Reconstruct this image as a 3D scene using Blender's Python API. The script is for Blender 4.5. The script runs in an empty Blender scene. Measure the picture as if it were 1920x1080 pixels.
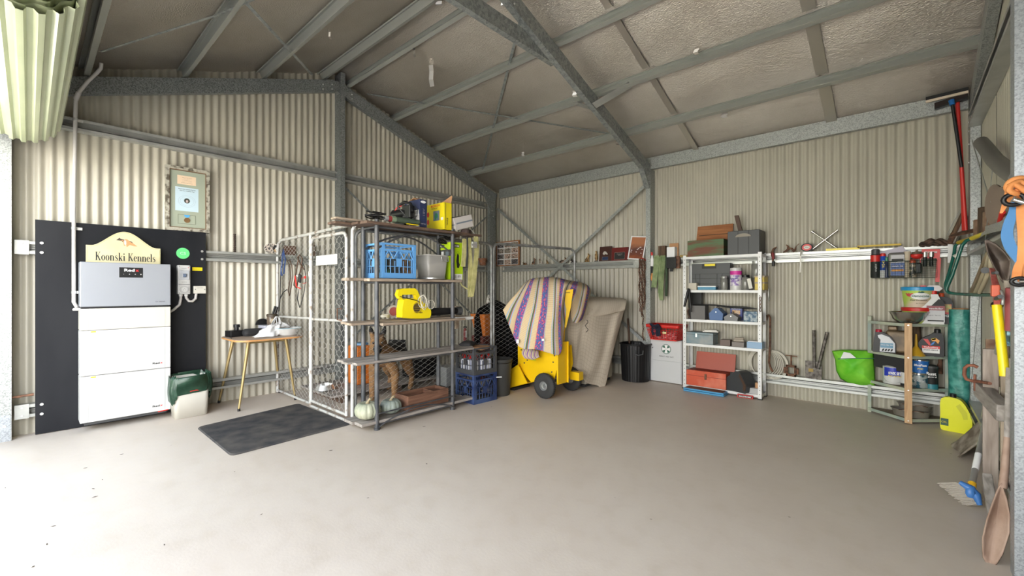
import bpy, math, random
from mathutils import Vector, Matrix
random.seed(7)
V = Vector; PI = math.pi; R = math.radians
scene = bpy.context.scene
COL = scene.collection

# ---------------------------------------------------------------- camera
TH = R(42.06); F = 817.0; H = 1.30
cd = bpy.data.cameras.new('camera'); cam = bpy.data.objects.new('camera', cd); COL.objects.link(cam)
cam.location = (0, 0, H); cam.rotation_euler = (PI/2, 0, TH)
cd.sensor_width = 36; cd.lens = 36*F/1920; cd.clip_start = 0.05; cd.clip_end = 200
scene.camera = cam
# ---------------------------------------------------------------- light
w = bpy.data.worlds.new('sky'); scene.world = w; w.use_nodes = True
bg = w.node_tree.nodes['Background']; bg.inputs[1].default_value = 14.2
_t = w.node_tree.nodes.new('ShaderNodeTexCoord'); _s = w.node_tree.nodes.new('ShaderNodeSeparateXYZ'); _r = w.node_tree.nodes.new('ShaderNodeValToRGB')
w.node_tree.links.new(_t.outputs['Generated'], _s.inputs[0]); w.node_tree.links.new(_s.outputs['Z'], _r.inputs[0]); w.node_tree.links.new(_r.outputs[0], bg.inputs[0])
_e = _r.color_ramp.elements; _e[0].position = .10; _e[0].color = (1.0, .985, .955, 1); _e[1].position = .62; _e[1].color = (.26, .31, .40, 1)   # hazy sky, brightest at the horizon
scene.view_settings.view_transform = 'Standard'; scene.view_settings.look = 'None'
scene.view_settings.gamma = 1; scene.view_settings.use_curve_mapping = False
scene.view_settings.exposure = 0.0
scene.cycles.diffuse_bounces = 8; scene.cycles.max_bounces = 14; scene.cycles.glossy_bounces = 4
scene.cycles.sample_clamp_indirect = 8
scene.cycles.caustics_reflective = False; scene.cycles.caustics_refractive = False
sl = bpy.data.lights.new('sun', 'SUN'); sl.energy = 60; sl.angle = R(1); sl.color = (1, .95, .87); so = bpy.data.objects.new('sun', sl); COL.objects.link(so); so.rotation_euler = (R(-38), 0, R(12))   # from behind the shed, on the apron outside
def portal(x, z, sx, sz):
    l = bpy.data.lights.new('door_portal', 'AREA'); l.shape = 'RECTANGLE'; l.size = sx; l.size_y = sz
    l.cycles.is_portal = True
    o = bpy.data.objects.new('door_portal', l); COL.objects.link(o); o.location = (x, -0.5, z); o.rotation_euler = (PI/2, 0, 0)
portal(-4.2, 1.3, 2.6, 2.6); portal(-1.2, 1.3, 3.0, 2.6)

# ---------------------------------------------------------------- geometry helpers
FW = V((-math.sin(TH), math.cos(TH), 0)); RT = V((math.cos(TH), math.sin(TH), 0)); EYE = V((0, 0, H))
def ray(px, py): return FW + RT*((px-960)/F) + V((0, 0, (540-py)/F))
def AX(px, py, x): d = ray(px, py); return EYE + d*(x/d.x)
def AY(px, py, y): d = ray(px, py); return EYE + d*(y/d.y)
def AZ(px, py, z=0.0): d = ray(px, py); return EYE + d*((z-H)/d.z)
RY = 2.77
def zf(y): return 4.23 - .343*abs(y-RY)
def AR(px, py, side, drop=0.0):      # a point on the roof slope
    d = ray(px, py)
    # H + t dz = 4.23 - drop - .343*side*(t dy - RY)
    t = (4.23-drop+.343*side*RY-H)/(d.z+.343*side*d.y)
    return EYE + d*t

class G:
    def __init__(s, M=None):
        s.v = []; s.f = []; s.sm = []; s.mi = []; s.uv = {}; s.M = M or Matrix(); s.m = 0
    def add(s, vs, fs, smooth=False, uvs=None):
        b = len(s.v); M = s.M
        s.v += [M @ V(v) for v in vs]
        for k, f in enumerate(fs):
            if uvs: s.uv[len(s.f)] = [uvs[i] for i in f]
            s.f.append([b+i for i in f]); s.sm.append(smooth); s.mi.append(s.m)
        return s
    def bx(s, x0, x1, y0, y1, z0, z1):
        if x0 > x1: x0, x1 = x1, x0
        if y0 > y1: y0, y1 = y1, y0
        if z0 > z1: z0, z1 = z1, z0
        return s.add([(x, y, z) for x in (x0, x1) for y in (y0, y1) for z in (z0, z1)],
              [(0,1,3,2),(4,6,7,5),(0,4,5,1),(2,3,7,6),(0,2,6,4),(1,5,7,3)])
    def box(s, c, d, rz=0, rx=0, ry=0):
        m = s.M; s.M = m @ Matrix.Translation(V(c)) @ Matrix.Rotation(rz, 4, 'Z') @ Matrix.Rotation(ry, 4, 'Y') @ Matrix.Rotation(rx, 4, 'X')
        s.bx(-d[0]/2, d[0]/2, -d[1]/2, d[1]/2, -d[2]/2, d[2]/2); s.M = m; return s
    def ring(s, c, a, b, r, n):
        return [c + a*(r*math.cos(2*PI*i/n)) + b*(r*math.sin(2*PI*i/n)) for i in range(n)]
    def cyl(s, p0, p1, r, r2=None, n=12, caps=True):
        p0 = V(p0); p1 = V(p1); r2 = r if r2 is None else r2
        d = (p1-p0).normalized(); a = d.orthogonal().normalized(); b = d.cross(a)
        A = s.ring(p0, a, b, r, n); B = s.ring(p1, a, b, r2, n)
        s.add(A+B, [(i, (i+1) % n, n+(i+1) % n, n+i) for i in range(n)], True)
        if caps: s.add(A, [list(range(n))[::-1]]); s.add(B, [list(range(n))])
        return s
    def tube(s, pts, r, n=8, closed=False, caps=True):
        pts = [V(p) for p in pts]; N = len(pts); rs = list(r)+[r[-1]]*N if isinstance(r, (list, tuple)) else [r]*N
        t0 = (pts[1]-pts[0]).normalized(); a = t0.orthogonal().normalized(); vs = []
        for k, p in enumerate(pts):
            if closed: t = pts[(k+1) % N]-pts[k-1]
            else: t = pts[min(k+1, N-1)]-pts[max(k-1, 0)]
            if t.length < 1e-9: t = t0.copy()
            t.normalize(); a = a - t*a.dot(t)
            if a.length < 1e-6: a = t.orthogonal()
            a.normalize(); b = t.cross(a); vs += s.ring(p, a, b, rs[k], n)
        fs = []
        for k in range(N if closed else N-1):
            k2 = (k+1) % N
            fs += [(k*n+i, k*n+(i+1) % n, k2*n+(i+1) % n, k2*n+i) for i in range(n)]
        s.add(vs, fs, True)
        if caps and not closed: s.add(vs[:n], [list(range(n))[::-1]]); s.add(vs[-n:], [list(range(n))])
        return s
    def lathe(s, prof, c=(0, 0, 0), n=24, sx=1, sy=1, cap=True):
        c = V(c); segs = [[prof[0]]]
        for i in range(1, len(prof)):
            segs[-1].append(prof[i])
            if i < len(prof)-1:
                d1 = V((prof[i][0]-prof[i-1][0], prof[i][1]-prof[i-1][1])); d2 = V((prof[i+1][0]-prof[i][0], prof[i+1][1]-prof[i][1]))
                if d1.length > 1e-9 and d2.length > 1e-9 and d1.angle(d2) > R(38): segs.append([prof[i]])
        for sg in segs:
            vs = [(c.x+sx*r*math.cos(2*PI*i/n), c.y+sy*r*math.sin(2*PI*i/n), c.z+z) for r, z in sg for i in range(n)]
            s.add(vs, [(k*n+i, k*n+(i+1) % n, (k+1)*n+(i+1) % n, (k+1)*n+i) for k in range(len(sg)-1) for i in range(n)], True)
        if cap:
            for (r, z), rev in ((prof[0], True), (prof[-1], False)):
                if r > 1e-5:
                    s.add([(c.x+sx*r*math.cos(2*PI*i/n), c.y+sy*r*math.sin(2*PI*i/n), c.z+z) for i in range(n)], [list(range(n))[::-1] if rev else list(range(n))])
        return s
    def ext(s, poly, p0, p1, u, v):
        p0 = V(p0); p1 = V(p1); u = V(u); v = V(v); n = len(poly)
        A = [p0+u*a+v*b for a, b in poly]; B = [p1+u*a+v*b for a, b in poly]
        s.add(A+B, [(i, (i+1) % n, n+(i+1) % n, n+i) for i in range(n)] + [list(range(n))[::-1], [n+i for i in range(n)]])
        return s
    def prism(s, poly, d0, d1, ax='y', smooth=False):
        f = {'y': lambda a, b, d: (a, d, b), 'x': lambda a, b, d: (d, a, b), 'z': lambda a, b, d: (a, b, d)}[ax]
        n = len(poly); A = [f(a, b, d0) for a, b in poly]; B = [f(a, b, d1) for a, b in poly]
        s.add(A+B, [(i, (i+1) % n, n+(i+1) % n, n+i) for i in range(n)], smooth)
        s.add(A, [list(range(n))[::-1]]); s.add(B, [list(range(n))]); return s
    def grid(s, fn, nu, nv, cu=False, cv=False, smooth=True):
        NU = nu if cu else nu+1; NV = nv if cv else nv+1
        vs = [fn(i/nu, j/nv) for i in range(NU) for j in range(NV)]
        for i in range(nu):
            for j in range(nv):
                q = (i*NV+j, ((i+1) % NU)*NV+j, ((i+1) % NU)*NV+(j+1) % NV, i*NV+(j+1) % NV)
                s.uv[len(s.f)+i*nv+j] = [(i/nu, j/nv), ((i+1)/nu, j/nv), ((i+1)/nu, (j+1)/nv), (i/nu, (j+1)/nv)]
        uv = dict(s.uv)
        s.add(vs, [(i*NV+j, ((i+1) % NU)*NV+j, ((i+1) % NU)*NV+(j+1) % NV, i*NV+(j+1) % NV) for i in range(nu) for j in range(nv)], smooth)
        s.uv = uv; return s
    def ribbon(s, pts, w, t=.002):      # pts: centre line, w: width vector (or list), thickness along the normal
        pts = [V(p) for p in pts]; N = len(pts)
        ws = w if isinstance(w, list) else [w]*N; vs = []
        for k, p in enumerate(pts):
            tt = (pts[min(k+1, N-1)]-pts[max(k-1, 0)]).normalized(); W = V(ws[k]); nn = tt.cross(W).normalized()*t/2
            vs += [p-W/2-nn, p+W/2-nn, p+W/2+nn, p-W/2+nn]
        fs = [(k*4+i, k*4+(i+1) % 4, k*4+4+(i+1) % 4, k*4+4+i) for k in range(N-1) for i in range(4)]
        s.add(vs, fs+[(3, 2, 1, 0), tuple(4*(N-1)+i for i in range(4))]); return s
    def ball(s, c, r, sq=(1, 1, 1), n=12, m=8):
        c = V(c); return s.grid(lambda u, v: c+V((r*sq[0]*math.cos(2*PI*u)*math.sin(PI*v), r*sq[1]*math.sin(2*PI*u)*math.sin(PI*v), -r*sq[2]*math.cos(PI*v))), n, m, cu=True)
    def mesh(s, name, mats, off):
        me = bpy.data.meshes.new(name)
        me.from_pydata([v-off for v in s.v], [], s.f)
        for m in (mats if isinstance(mats, (list, tuple)) else [mats]): me.materials.append(m)
        me.polygons.foreach_set('use_smooth', s.sm); me.polygons.foreach_set('material_index', s.mi)
        if s.uv:
            uvl = me.uv_layers.new(name='uv')
            for p in me.polygons:
                q = s.uv.get(p.index)
                if q:
                    for k, li in enumerate(p.loop_indices): uvl.data[li].uv = q[k]
        me.update(); return me
    def build(s, name, mats, parent=None, bevel=0, solid=0, sub=0, label=None, kind=None, seg=2):
        off = V((0, 0, 0)); q = parent
        while q is not None: off += q.location; q = q.parent
        o = bpy.data.objects.new(name, s.mesh(name, mats, off)); COL.objects.link(o); o.parent = parent
        mods(o, bevel, solid, sub, seg)
        if label: o['label'] = label
        if kind: o['kind'] = kind
        return o
    def thing(s, name, mats, label, cat, group=None, kind=None, bevel=0, solid=0, sub=0, seg=2):   # one mesh, origin at its base
        xs = [v.x for v in s.v]; ys = [v.y for v in s.v]; zs = [v.z for v in s.v]
        c = V(((min(xs)+max(xs))/2, (min(ys)+max(ys))/2, min(zs)))
        o = bpy.data.objects.new(name, s.mesh(name, mats, c)); COL.objects.link(o); o.location = c
        mods(o, bevel, solid, sub, seg)
        if label: o['label'] = label
        if cat: o['category'] = cat
        if group: o['group'] = group
        if kind: o['kind'] = kind
        return o
def mods(o, bevel=0, solid=0, sub=0, seg=2):
    if solid: m = o.modifiers.new('solid', 'SOLIDIFY'); m.thickness = solid; m.offset = 0
    if bevel: m = o.modifiers.new('bevel', 'BEVEL'); m.width = bevel; m.segments = seg; m.limit_method = 'ANGLE'; m.angle_limit = R(35); m.harden_normals = False
    if sub: m = o.modifiers.new('sub', 'SUBSURF'); m.levels = sub; m.render_levels = sub
def E(name, label, cat, loc, group=None):
    o = bpy.data.objects.new(name, None); COL.objects.link(o); o.location = loc; o.empty_display_size = .1
    o['label'] = label; o['category'] = cat
    if group: o['group'] = group
    return o
def copy_tree(o, parent=None):
    c = o.copy(); COL.objects.link(c); c.parent = parent
    for ch in [x for x in o.children]: copy_tree(ch, c)
    return c
def LM(loc, rz=0, rx=0, ry=0): return Matrix.Translation(V(loc)) @ Matrix.Rotation(rz, 4, 'Z') @ Matrix.Rotation(ry, 4, 'Y') @ Matrix.Rotation(rx, 4, 'X')
def smp(P, k=6, closed=False):     # smooth resampling of a path
    P = [V(p) for p in P]; n = len(P); out = []
    for i in range(n if closed else n-1):
        a, b, c, d = ((P[(i-1) % n], P[i], P[(i+1) % n], P[(i+2) % n]) if closed else (P[max(i-1, 0)], P[i], P[i+1], P[min(i+2, n-1)]))
        for j in range(k): f = j/k; out.append(.5*((2*b)+(c-a)*f+(2*a-5*b+4*c-d)*f*f+(3*b-a-3*c+d)*f**3))
    return out if closed else out+[P[-1]]
# frames for print: origin, x axis along reading direction, y axis up
def FR(o, xd, yd=(0, 0, 1)):
    x = V(xd).normalized(); y = V(yd); y = (y-x*y.dot(x)).normalized(); z = x.cross(y)
    return Matrix(((x.x, y.x, z.x, o[0]), (x.y, y.y, z.y, o[1]), (x.z, y.z, z.z, o[2]), (0, 0, 0, 1)))
def TEXT(body, M, wid, hei, mat, parent, name='lettering', ext=.0006, label=None, bold=0.0, shear=0):
    c = bpy.data.curves.new(name, 'FONT'); c.body = body; c.size = 1; c.resolution_u = 3; c.offset = bold; c.shear = shear
    t = bpy.data.objects.new(name, c); COL.objects.link(t)
    dg = bpy.context.evaluated_depsgraph_get(); me = bpy.data.meshes.new_from_object(t.evaluated_get(dg))
    bpy.data.objects.remove(t); bpy.data.curves.remove(c)
    xs = [v.co.x for v in me.vertices]; ys = [v.co.y for v in me.vertices]
    if not xs: return None
    x0, x1, y0, y1 = min(xs), max(xs), min(ys), max(ys)
    g = G(M); g.add([((v.co.x-x0)/(x1-x0)*wid-wid/2, (v.co.y-y0)/(y1-y0)*hei-hei/2, ext) for v in me.vertices], [list(p.vertices) for p in me.polygons])
    bpy.data.meshes.remove(me)
    return g.build(name, mat, parent, label=label)
def PL(M, w, h, z=.0005): # flat print plate
    g = G(M); g.bx(-w/2, w/2, -h/2, h/2, 0, z); return g
def CIRC(M, r, z0=0, z1=.0006, sx=1, sy=1, n=28):
    g = G(M); g.prism([(sx*r*math.cos(2*PI*i/n), sy*r*math.sin(2*PI*i/n)) for i in range(n)], z0, z1, 'z'); return g

# ---------------------------------------------------------------- materials
MT = {}
def mat(name, col, rough=.6, metal=0, alpha=None, nodes=None, spec=None, trans=0, em=None):
    if name in MT: return MT[name]
    m = bpy.data.materials.new(name); m.use_nodes = True; b = m.node_tree.nodes['Principled BSDF']
    b.inputs['Base Color'].default_value = (*col, 1); b.inputs['Roughness'].default_value = rough; b.inputs['Metallic'].default_value = metal
    if spec is not None: b.inputs['Specular IOR Level'].default_value = spec
    if trans: b.inputs['Transmission Weight'].default_value = trans
    m.diffuse_color = (*col, 1)
    if nodes: nodes(m.node_tree, b)
    MT[name] = m; return m
def N(nt, t, **k):
    n = nt.nodes.new(t)
    for a, b in k.items():
        if a.startswith('i_'): n.inputs[a[2:].replace('_', ' ')].default_value = b
        else: setattr(n, a, b)
    return n
def ramp(nt, src, stops, interp='LINEAR'):
    r = nt.nodes.new('ShaderNodeValToRGB'); r.color_ramp.interpolation = interp; e = r.color_ramp.elements
    while len(e) < len(stops): e.new(.5)
    for k, (p, c) in enumerate(stops): e[k].position = p; e[k].color = (*c, 1)
    nt.links.new(src, r.inputs[0]); return r.outputs[0]
def coord(nt, kind='Object', scale=(1, 1, 1), rot=(0, 0, 0)):
    tc = nt.nodes.new('ShaderNodeTexCoord'); mp = nt.nodes.new('ShaderNodeMapping')
    mp.inputs['Scale'].default_value = scale; mp.inputs['Rotation'].default_value = rot
    nt.links.new(tc.outputs[kind], mp.inputs[0]); return mp.outputs[0]
def noisy(c1, c2, scale=8, detail=5, lo=.35, hi=.65, sc=(1, 1, 1), bump=0, bscale=60, wpos=False, rough=None):
    def f(nt, b):
        if wpos:
            ge = nt.nodes.new('ShaderNodeNewGeometry'); mp = nt.nodes.new('ShaderNodeMapping'); mp.inputs['Scale'].default_value = sc
            nt.links.new(ge.outputs['Position'], mp.inputs[0]); co = mp.outputs[0]
        else: co = coord(nt, 'Object', sc)
        n = N(nt, 'ShaderNodeTexNoise', i_Scale=scale, i_Detail=detail); nt.links.new(co, n.inputs['Vector'])
        nt.links.new(ramp(nt, n.outputs['Fac'], [(lo, c1), (hi, c2)]), b.inputs['Base Color'])
        if bump:
            n2 = N(nt, 'ShaderNodeTexNoise', i_Scale=bscale, i_Detail=4); nt.links.new(co, n2.inputs['Vector'])
            bp = N(nt, 'ShaderNodeBump', i_Strength=bump, i_Distance=.01); nt.links.new(n2.outputs['Fac'], bp.inputs['Height']); nt.links.new(bp.outputs[0], b.inputs['Normal'])
    return f
def spangle(c1, c2, scale=120):
    def f(nt, b):
        ge = nt.nodes.new('ShaderNodeNewGeometry')
        vo = N(nt, 'ShaderNodeTexVoronoi', i_Scale=scale); nt.links.new(ge.outputs['Position'], vo.inputs['Vector'])
        nz = N(nt, 'ShaderNodeTexNoise', i_Scale=140.0, i_Detail=2); nt.links.new(ge.outputs['Position'], nz.inputs['Vector'])
        mx = N(nt, 'ShaderNodeMath', operation='MULTIPLY_ADD'); sp = N(nt, 'ShaderNodeSeparateColor'); nt.links.new(vo.outputs['Color'], sp.inputs[0])
        nt.links.new(sp.outputs[0], mx.inputs[0]); mx.inputs[1].default_value = .55; nt.links.new(nz.outputs['Fac'], mx.inputs[2])
        nt.links.new(ramp(nt, mx.outputs[0], [(.45, c1), (.95, c2)]), b.inputs['Base Color'])
    return f
def wood(c1, c2, sc=(3, 30, 30), rough=.7, bump=.15):
    def f(nt, b):
        co = coord(nt, 'Object', sc); n = N(nt, 'ShaderNodeTexNoise', i_Scale=1.6, i_Detail=6, i_Distortion=.6); nt.links.new(co, n.inputs['Vector'])
        nt.links.new(ramp(nt, n.outputs['Fac'], [(.3, c1), (.7, c2)]), b.inputs['Base Color'])
        bp = N(nt, 'ShaderNodeBump', i_Strength=bump, i_Distance=.005); nt.links.new(n.outputs['Fac'], bp.inputs['Height']); nt.links.new(bp.outputs[0], b.inputs['Normal'])
    return f
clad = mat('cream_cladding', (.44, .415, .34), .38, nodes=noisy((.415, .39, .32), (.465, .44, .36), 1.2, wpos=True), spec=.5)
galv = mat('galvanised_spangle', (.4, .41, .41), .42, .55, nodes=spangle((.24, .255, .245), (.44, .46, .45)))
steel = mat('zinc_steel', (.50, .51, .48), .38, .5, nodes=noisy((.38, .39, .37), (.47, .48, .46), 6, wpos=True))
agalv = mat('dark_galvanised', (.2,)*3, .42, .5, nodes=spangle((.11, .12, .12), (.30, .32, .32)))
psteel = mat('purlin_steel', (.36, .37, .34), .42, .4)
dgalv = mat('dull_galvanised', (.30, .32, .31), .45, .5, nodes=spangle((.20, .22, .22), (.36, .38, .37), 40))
def concrete(nt, b):
    ge = nt.nodes.new('ShaderNodeNewGeometry'); P = ge.outputs['Position']
    n1 = N(nt, 'ShaderNodeTexNoise', i_Scale=1.1, i_Detail=7, i_Roughness=.62); n2 = N(nt, 'ShaderNodeTexNoise', i_Scale=9.0, i_Detail=6); n3 = N(nt, 'ShaderNodeTexNoise', i_Scale=70.0, i_Detail=3)
    for n in (n1, n2, n3): nt.links.new(P, n.inputs['Vector'])
    c1 = ramp(nt, n1.outputs['Fac'], [(.28, (.61, .525, .44)), (.5, (.65, .565, .48)), (.72, (.685, .605, .52))])
    c2 = ramp(nt, n2.outputs['Fac'], [(.28, (.95, .94, .92)), (.5, (1, 1, 1)), (.75, (1.02, 1.02, 1.01))])
    mx = N(nt, 'ShaderNodeMix', data_type='RGBA', blend_type='MULTIPLY'); mx.inputs[0].default_value = 1; nt.links.new(c1, mx.inputs[6]); nt.links.new(c2, mx.inputs[7])
    vo = N(nt, 'ShaderNodeTexVoronoi', i_Scale=3.2, i_Randomness=1.0); nt.links.new(P, vo.inputs['Vector'])
    c3 = ramp(nt, vo.outputs['Distance'], [(.012, (.45, .38, .32)), (.03, (1, 1, 1))])
    m2 = N(nt, 'ShaderNodeMix', data_type='RGBA', blend_type='MULTIPLY'); m2.inputs[0].default_value = .8; nt.links.new(mx.outputs[2], m2.inputs[6]); nt.links.new(c3, m2.inputs[7])
    nt.links.new(m2.outputs[2], b.inputs['Base Color'])
    bp = N(nt, 'ShaderNodeBump', i_Strength=.12, i_Distance=.004); nt.links.new(n3.outputs['Fac'], bp.inputs['Height']); nt.links.new(bp.outputs[0], b.inputs['Normal'])
    nt.links.new(ramp(nt, n2.outputs['Fac'], [(.3, (.42,)*3), (.7, (.6,)*3)]), b.inputs['Roughness'])
conc = mat('worn_concrete', (.55, .48, .41), .5, nodes=concrete)
def foilf(nt, b):
    ge = nt.nodes.new('ShaderNodeNewGeometry'); mp = nt.nodes.new('ShaderNodeMapping'); mp.inputs['Scale'].default_value = (48, 140, 140)
    nt.links.new(ge.outputs['Position'], mp.inputs[0])
    n = N(nt, 'ShaderNodeTexNoise', i_Scale=1.0, i_Detail=2, i_Distortion=.8); nt.links.new(mp.outputs[0], n.inputs['Vector'])
    n2 = N(nt, 'ShaderNodeTexNoise', i_Scale=1.3, i_Detail=4); nt.links.new(ge.outputs['Position'], n2.inputs['Vector'])
    bp = N(nt, 'ShaderNodeBump', i_Strength=.75, i_Distance=.016); nt.links.new(n.outputs['Fac'], bp.inputs['Height']); nt.links.new(bp.outputs[0], b.inputs['Normal'])
    nt.links.new(ramp(nt, n2.outputs['Fac'], [(.3, (.50, .45, .39)), (.7, (.64, .59, .53))]), b.inputs['Base Color'])
foil = mat('reflective_foil_blanket', (.55, .51, .46), .33, .82, nodes=foilf)
tape = mat('foil_tape', (.50, .47, .42), .35, .7)
flapm = mat('torn_foil', (.82, .80, .77), .3, .6)

def S(g, name, m, **k):
    o = g.build(name, m, None, **{a: b for a, b in k.items() if a in ('bevel', 'solid', 'label')}); o['kind'] = 'structure'; return o
YF, YB, XL, XR = -.47, 6.01, -5.806, .52
# floor and the apron outside
g = G(); g.bx(XL-.1, XR+.1, YF-.05, YB+.1, -.15, 0); S(g, 'floor', conc)
g = G(); g.bx(-30, 26, YF-.06, -30, -.2, -.03); S(g, 'apron', mat('pale_gravel', (.56, .53, .48), .9, nodes=noisy((.50, .47, .42), (.62, .59, .54), 3, wpos=True)))
g = G(); g.bx(-13, -3.1, -4.4, -4.3, -.03, 3.2); g.bx(-13, -3.1, -4.45, -4.25, 3.2, 3.25); S(g, 'shade_screen', mat('shade_screen_olive', (.16, .18, .13), .7))  # unseen fence added outside to cut the daylight reaching the left floor
# corrugated walls, one child per sheet
PIT = .0762; AMP = .010
def corr(parent, p0, d, nrm, L, zt, zb=0.0):
    """sheets of ten waves along d from p0, ridges along nrm"""
    W = PIT*10; n = math.ceil(L/W); d = V(d); nrm = V(nrm); p0 = V(p0)
    for k in range(n):
        a = k*W; e = min(L, a+W+.5*PIT); m = max(2, round((e-a)/PIT*10)); vs = []
        for i in range(m+1):
            s = a+(e-a)*i/m; q = p0+d*s+nrm*(AMP*math.cos(2*PI*s/PIT)+(.0022 if k % 2 else 0))
            z = zt(q); vs += [V((q.x, q.y, zb)), V((q.x, q.y, z))]
        g = G(); g.add(vs, [(2*i, 2*i+2, 2*i+3, 2*i+1) for i in range(m)], True); g.build('wall_sheet', clad, parent)
def wall(name):
    o = bpy.data.objects.new(name, None); COL.objects.link(o); o['kind'] = 'structure'; return o
corr(wall('wall_left'), (XL, YF, 0), (0, 1, 0), (1, 0, 0), YB-YF, lambda q: zf(q.y)+.01)
corr(wall('wall_back'), (XL, YB, 0), (1, 0, 0), (0, -1, 0), XR-XL, lambda q: 3.13)
corr(wall('wall_right'), (XR, YF, 0), (0, 1, 0), (-1, 0, 0), YB-YF, lambda q: zf(q.y)+.01)
wf = wall('wall_front')
corr(wf, (XL, YF, 0), (1, 0, 0), (0, 1, 0), XR-XL, lambda q: 3.12, 2.62)
corr(wf, (XL, YF, 0), (1, 0, 0), (0, 1, 0), .25, lambda q: 2.62); corr(wf, (-2.85, YF, 0), (1, 0, 0), (0, 1, 0), .2, lambda q: 2.62)
corr(wf, (.33, YF, 0), (1, 0, 0), (0, 1, 0), .19, lambda q: 2.62)
# foil lining with a slight belly between the purlins
PUR = [.35, 1.10, 1.87, 2.60, 2.94, 3.67, 4.45, 5.21]
pts = sorted([YF-.02, RY, YB+.02]+PUR)
def belly(y):
    for a, b in zip(pts, pts[1:]):
        if a <= y <= b: return math.sin(PI*(y-a)/(b-a))*min(1, (b-a)/.7)
    return 0
for nm, ya, yb in (('ceiling', RY, YB+.02), ('ceiling', YF-.02, RY)):
    def fn(u, v, ya=ya, yb=yb):
        x = XL-.02+(XR-XL+.04)*u; y = ya+(yb-ya)*v
        s = belly(y)*(.010+.012*math.sin(x*2.1+y*3)**2)*(.4 if y > 5.3 or y < .3 else 1)
        return V((x, y, zf(y)+.004-s))
    g = G(); g.grid(fn, 60, 60); S(g, nm, foil)
g = G(); g.ext([(YF-.05, zf(YF)+.03), (RY, 4.26), (YB+.05, zf(YB)+.03), (YB+.05, zf(YB)+.06), (RY, 4.30), (YF-.05, zf(YF)+.06)], (XL-.05, 0, 0), (XR+.05, 0, 0), (0, 1, 0), (0, 0, 1)); S(g, 'roof', clad)
# tape bands running up the slope
tb = 0
def sband(p, q, w, m, name='tape_band'):
    g = G(); p = V(p); q = V(q); d = (q-p).normalized(); W = d.cross(V((0, .343, 1)).normalized())
    g.ribbon([p, q], W.normalized()*w, .002); return S(g, name, m)
for x, w in ((-2.05, .07), (-.60, .10)):
    for a, b in zip([RY]+[p for p in PUR if p > RY], [p for p in PUR if p > RY]+[YB-.02]):
        sband((x, a+.04, zf(a+.04)-.030), (x, b-.05, zf(b-.05)-.030), w, tape)
# C section
def csec(p0, p1, u, v, w=.15, f=.064, lip=.018, t=.004, m=None, name='steel_member', parent=None, mid=False):
    """web along u (from 0 to w), flanges along v (from 0 to f)"""
    if mid: # stiffened web
        k = w*.5; P = [(0, 0), (0, f), (lip, f), (lip, f-t), (t, f-t), (t, t), (k-.012, t), (k-.004, .02), (k+.004, .02), (k+.012, t), (w-t, t), (w-t, f-t), (w-lip, f-t), (w-lip, f), (w, f), (w, 0)]
    else: P = [(0, 0), (0, f), (lip, f), (lip, f-t), (t, f-t), (t, t), (w-t, t), (w-t, f-t), (w-lip, f-t), (w-lip, f), (w, f), (w, 0)]
    g = G(); g.ext(P, p0, p1, u, v); o = g.build(name, m or galv, parent)
    if parent is None: o['kind'] = 'structure'
    return o
X_, Y_, Z_ = V((1, 0, 0)), V((0, 1, 0)), V((0, 0, 1))
def bolts(parent, pts, d, r=.009, m=None):
    for p in pts:
        g = G(); p = V(p); g.cyl(p, p+V(d)*.008, r, n=6); g.build('bolt', m or mat('zinc_bolt', (.75, .76, .76), .3, .8), parent)
zr = lambda y: 3.93-.343*abs(y-RY)      # underside of rafters
# columns
c = csec((-5.65, -.25, 0), (-5.65, -.25, zr(-.2)+.1), Y_, -X_, .15, .06, name='steel_column')
g = G(); g.bx(-5.655, -5.647, -.245, -.105, 0, .22); g.build('base_bracket', mat('bright_galvanised', (.6, .62, .64), .4, .6, nodes=spangle((.27, .29, .31), (.42, .45, .48), 150)), c); bolts(c, [(-5.647, -.19, .1), (-5.647, -.19, .16), (-5.647, -.14, .13)], X_, .012)
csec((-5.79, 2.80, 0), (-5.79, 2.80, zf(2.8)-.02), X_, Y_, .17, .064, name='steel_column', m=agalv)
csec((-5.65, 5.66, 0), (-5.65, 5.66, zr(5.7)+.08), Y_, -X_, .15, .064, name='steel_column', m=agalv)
c = csec((-2.66, 5.85, 0), (-2.66, 5.85, zr(5.85)+.1), Y_, -X_, .15, .066, name='steel_column')
g = G(); g.bx(-2.727, -2.659, 5.843, 5.852, 0, .24); g.build('base_bracket', MT['bright_galvanised'], c); bolts(c, [(-2.695, 5.842, .1), (-2.695, 5.842, .17)], -Y_, .012)
c = csec((.44, 5.74, 0), (.44, 5.74, zr(5.74)+.1), Y_, X_, .15, .066, name='steel_column')
bolts(c, [(.438, 5.78, z) for z in (2.9, 2.82, 2.74, 2.62, 2.45)], -X_, .008)
csec((.36, 2.93, 0), (.36, 2.93, zf(2.93)-.02), X_, Y_, .155, .1, name='steel_column', m=MT['bright_galvanised'])
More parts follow.
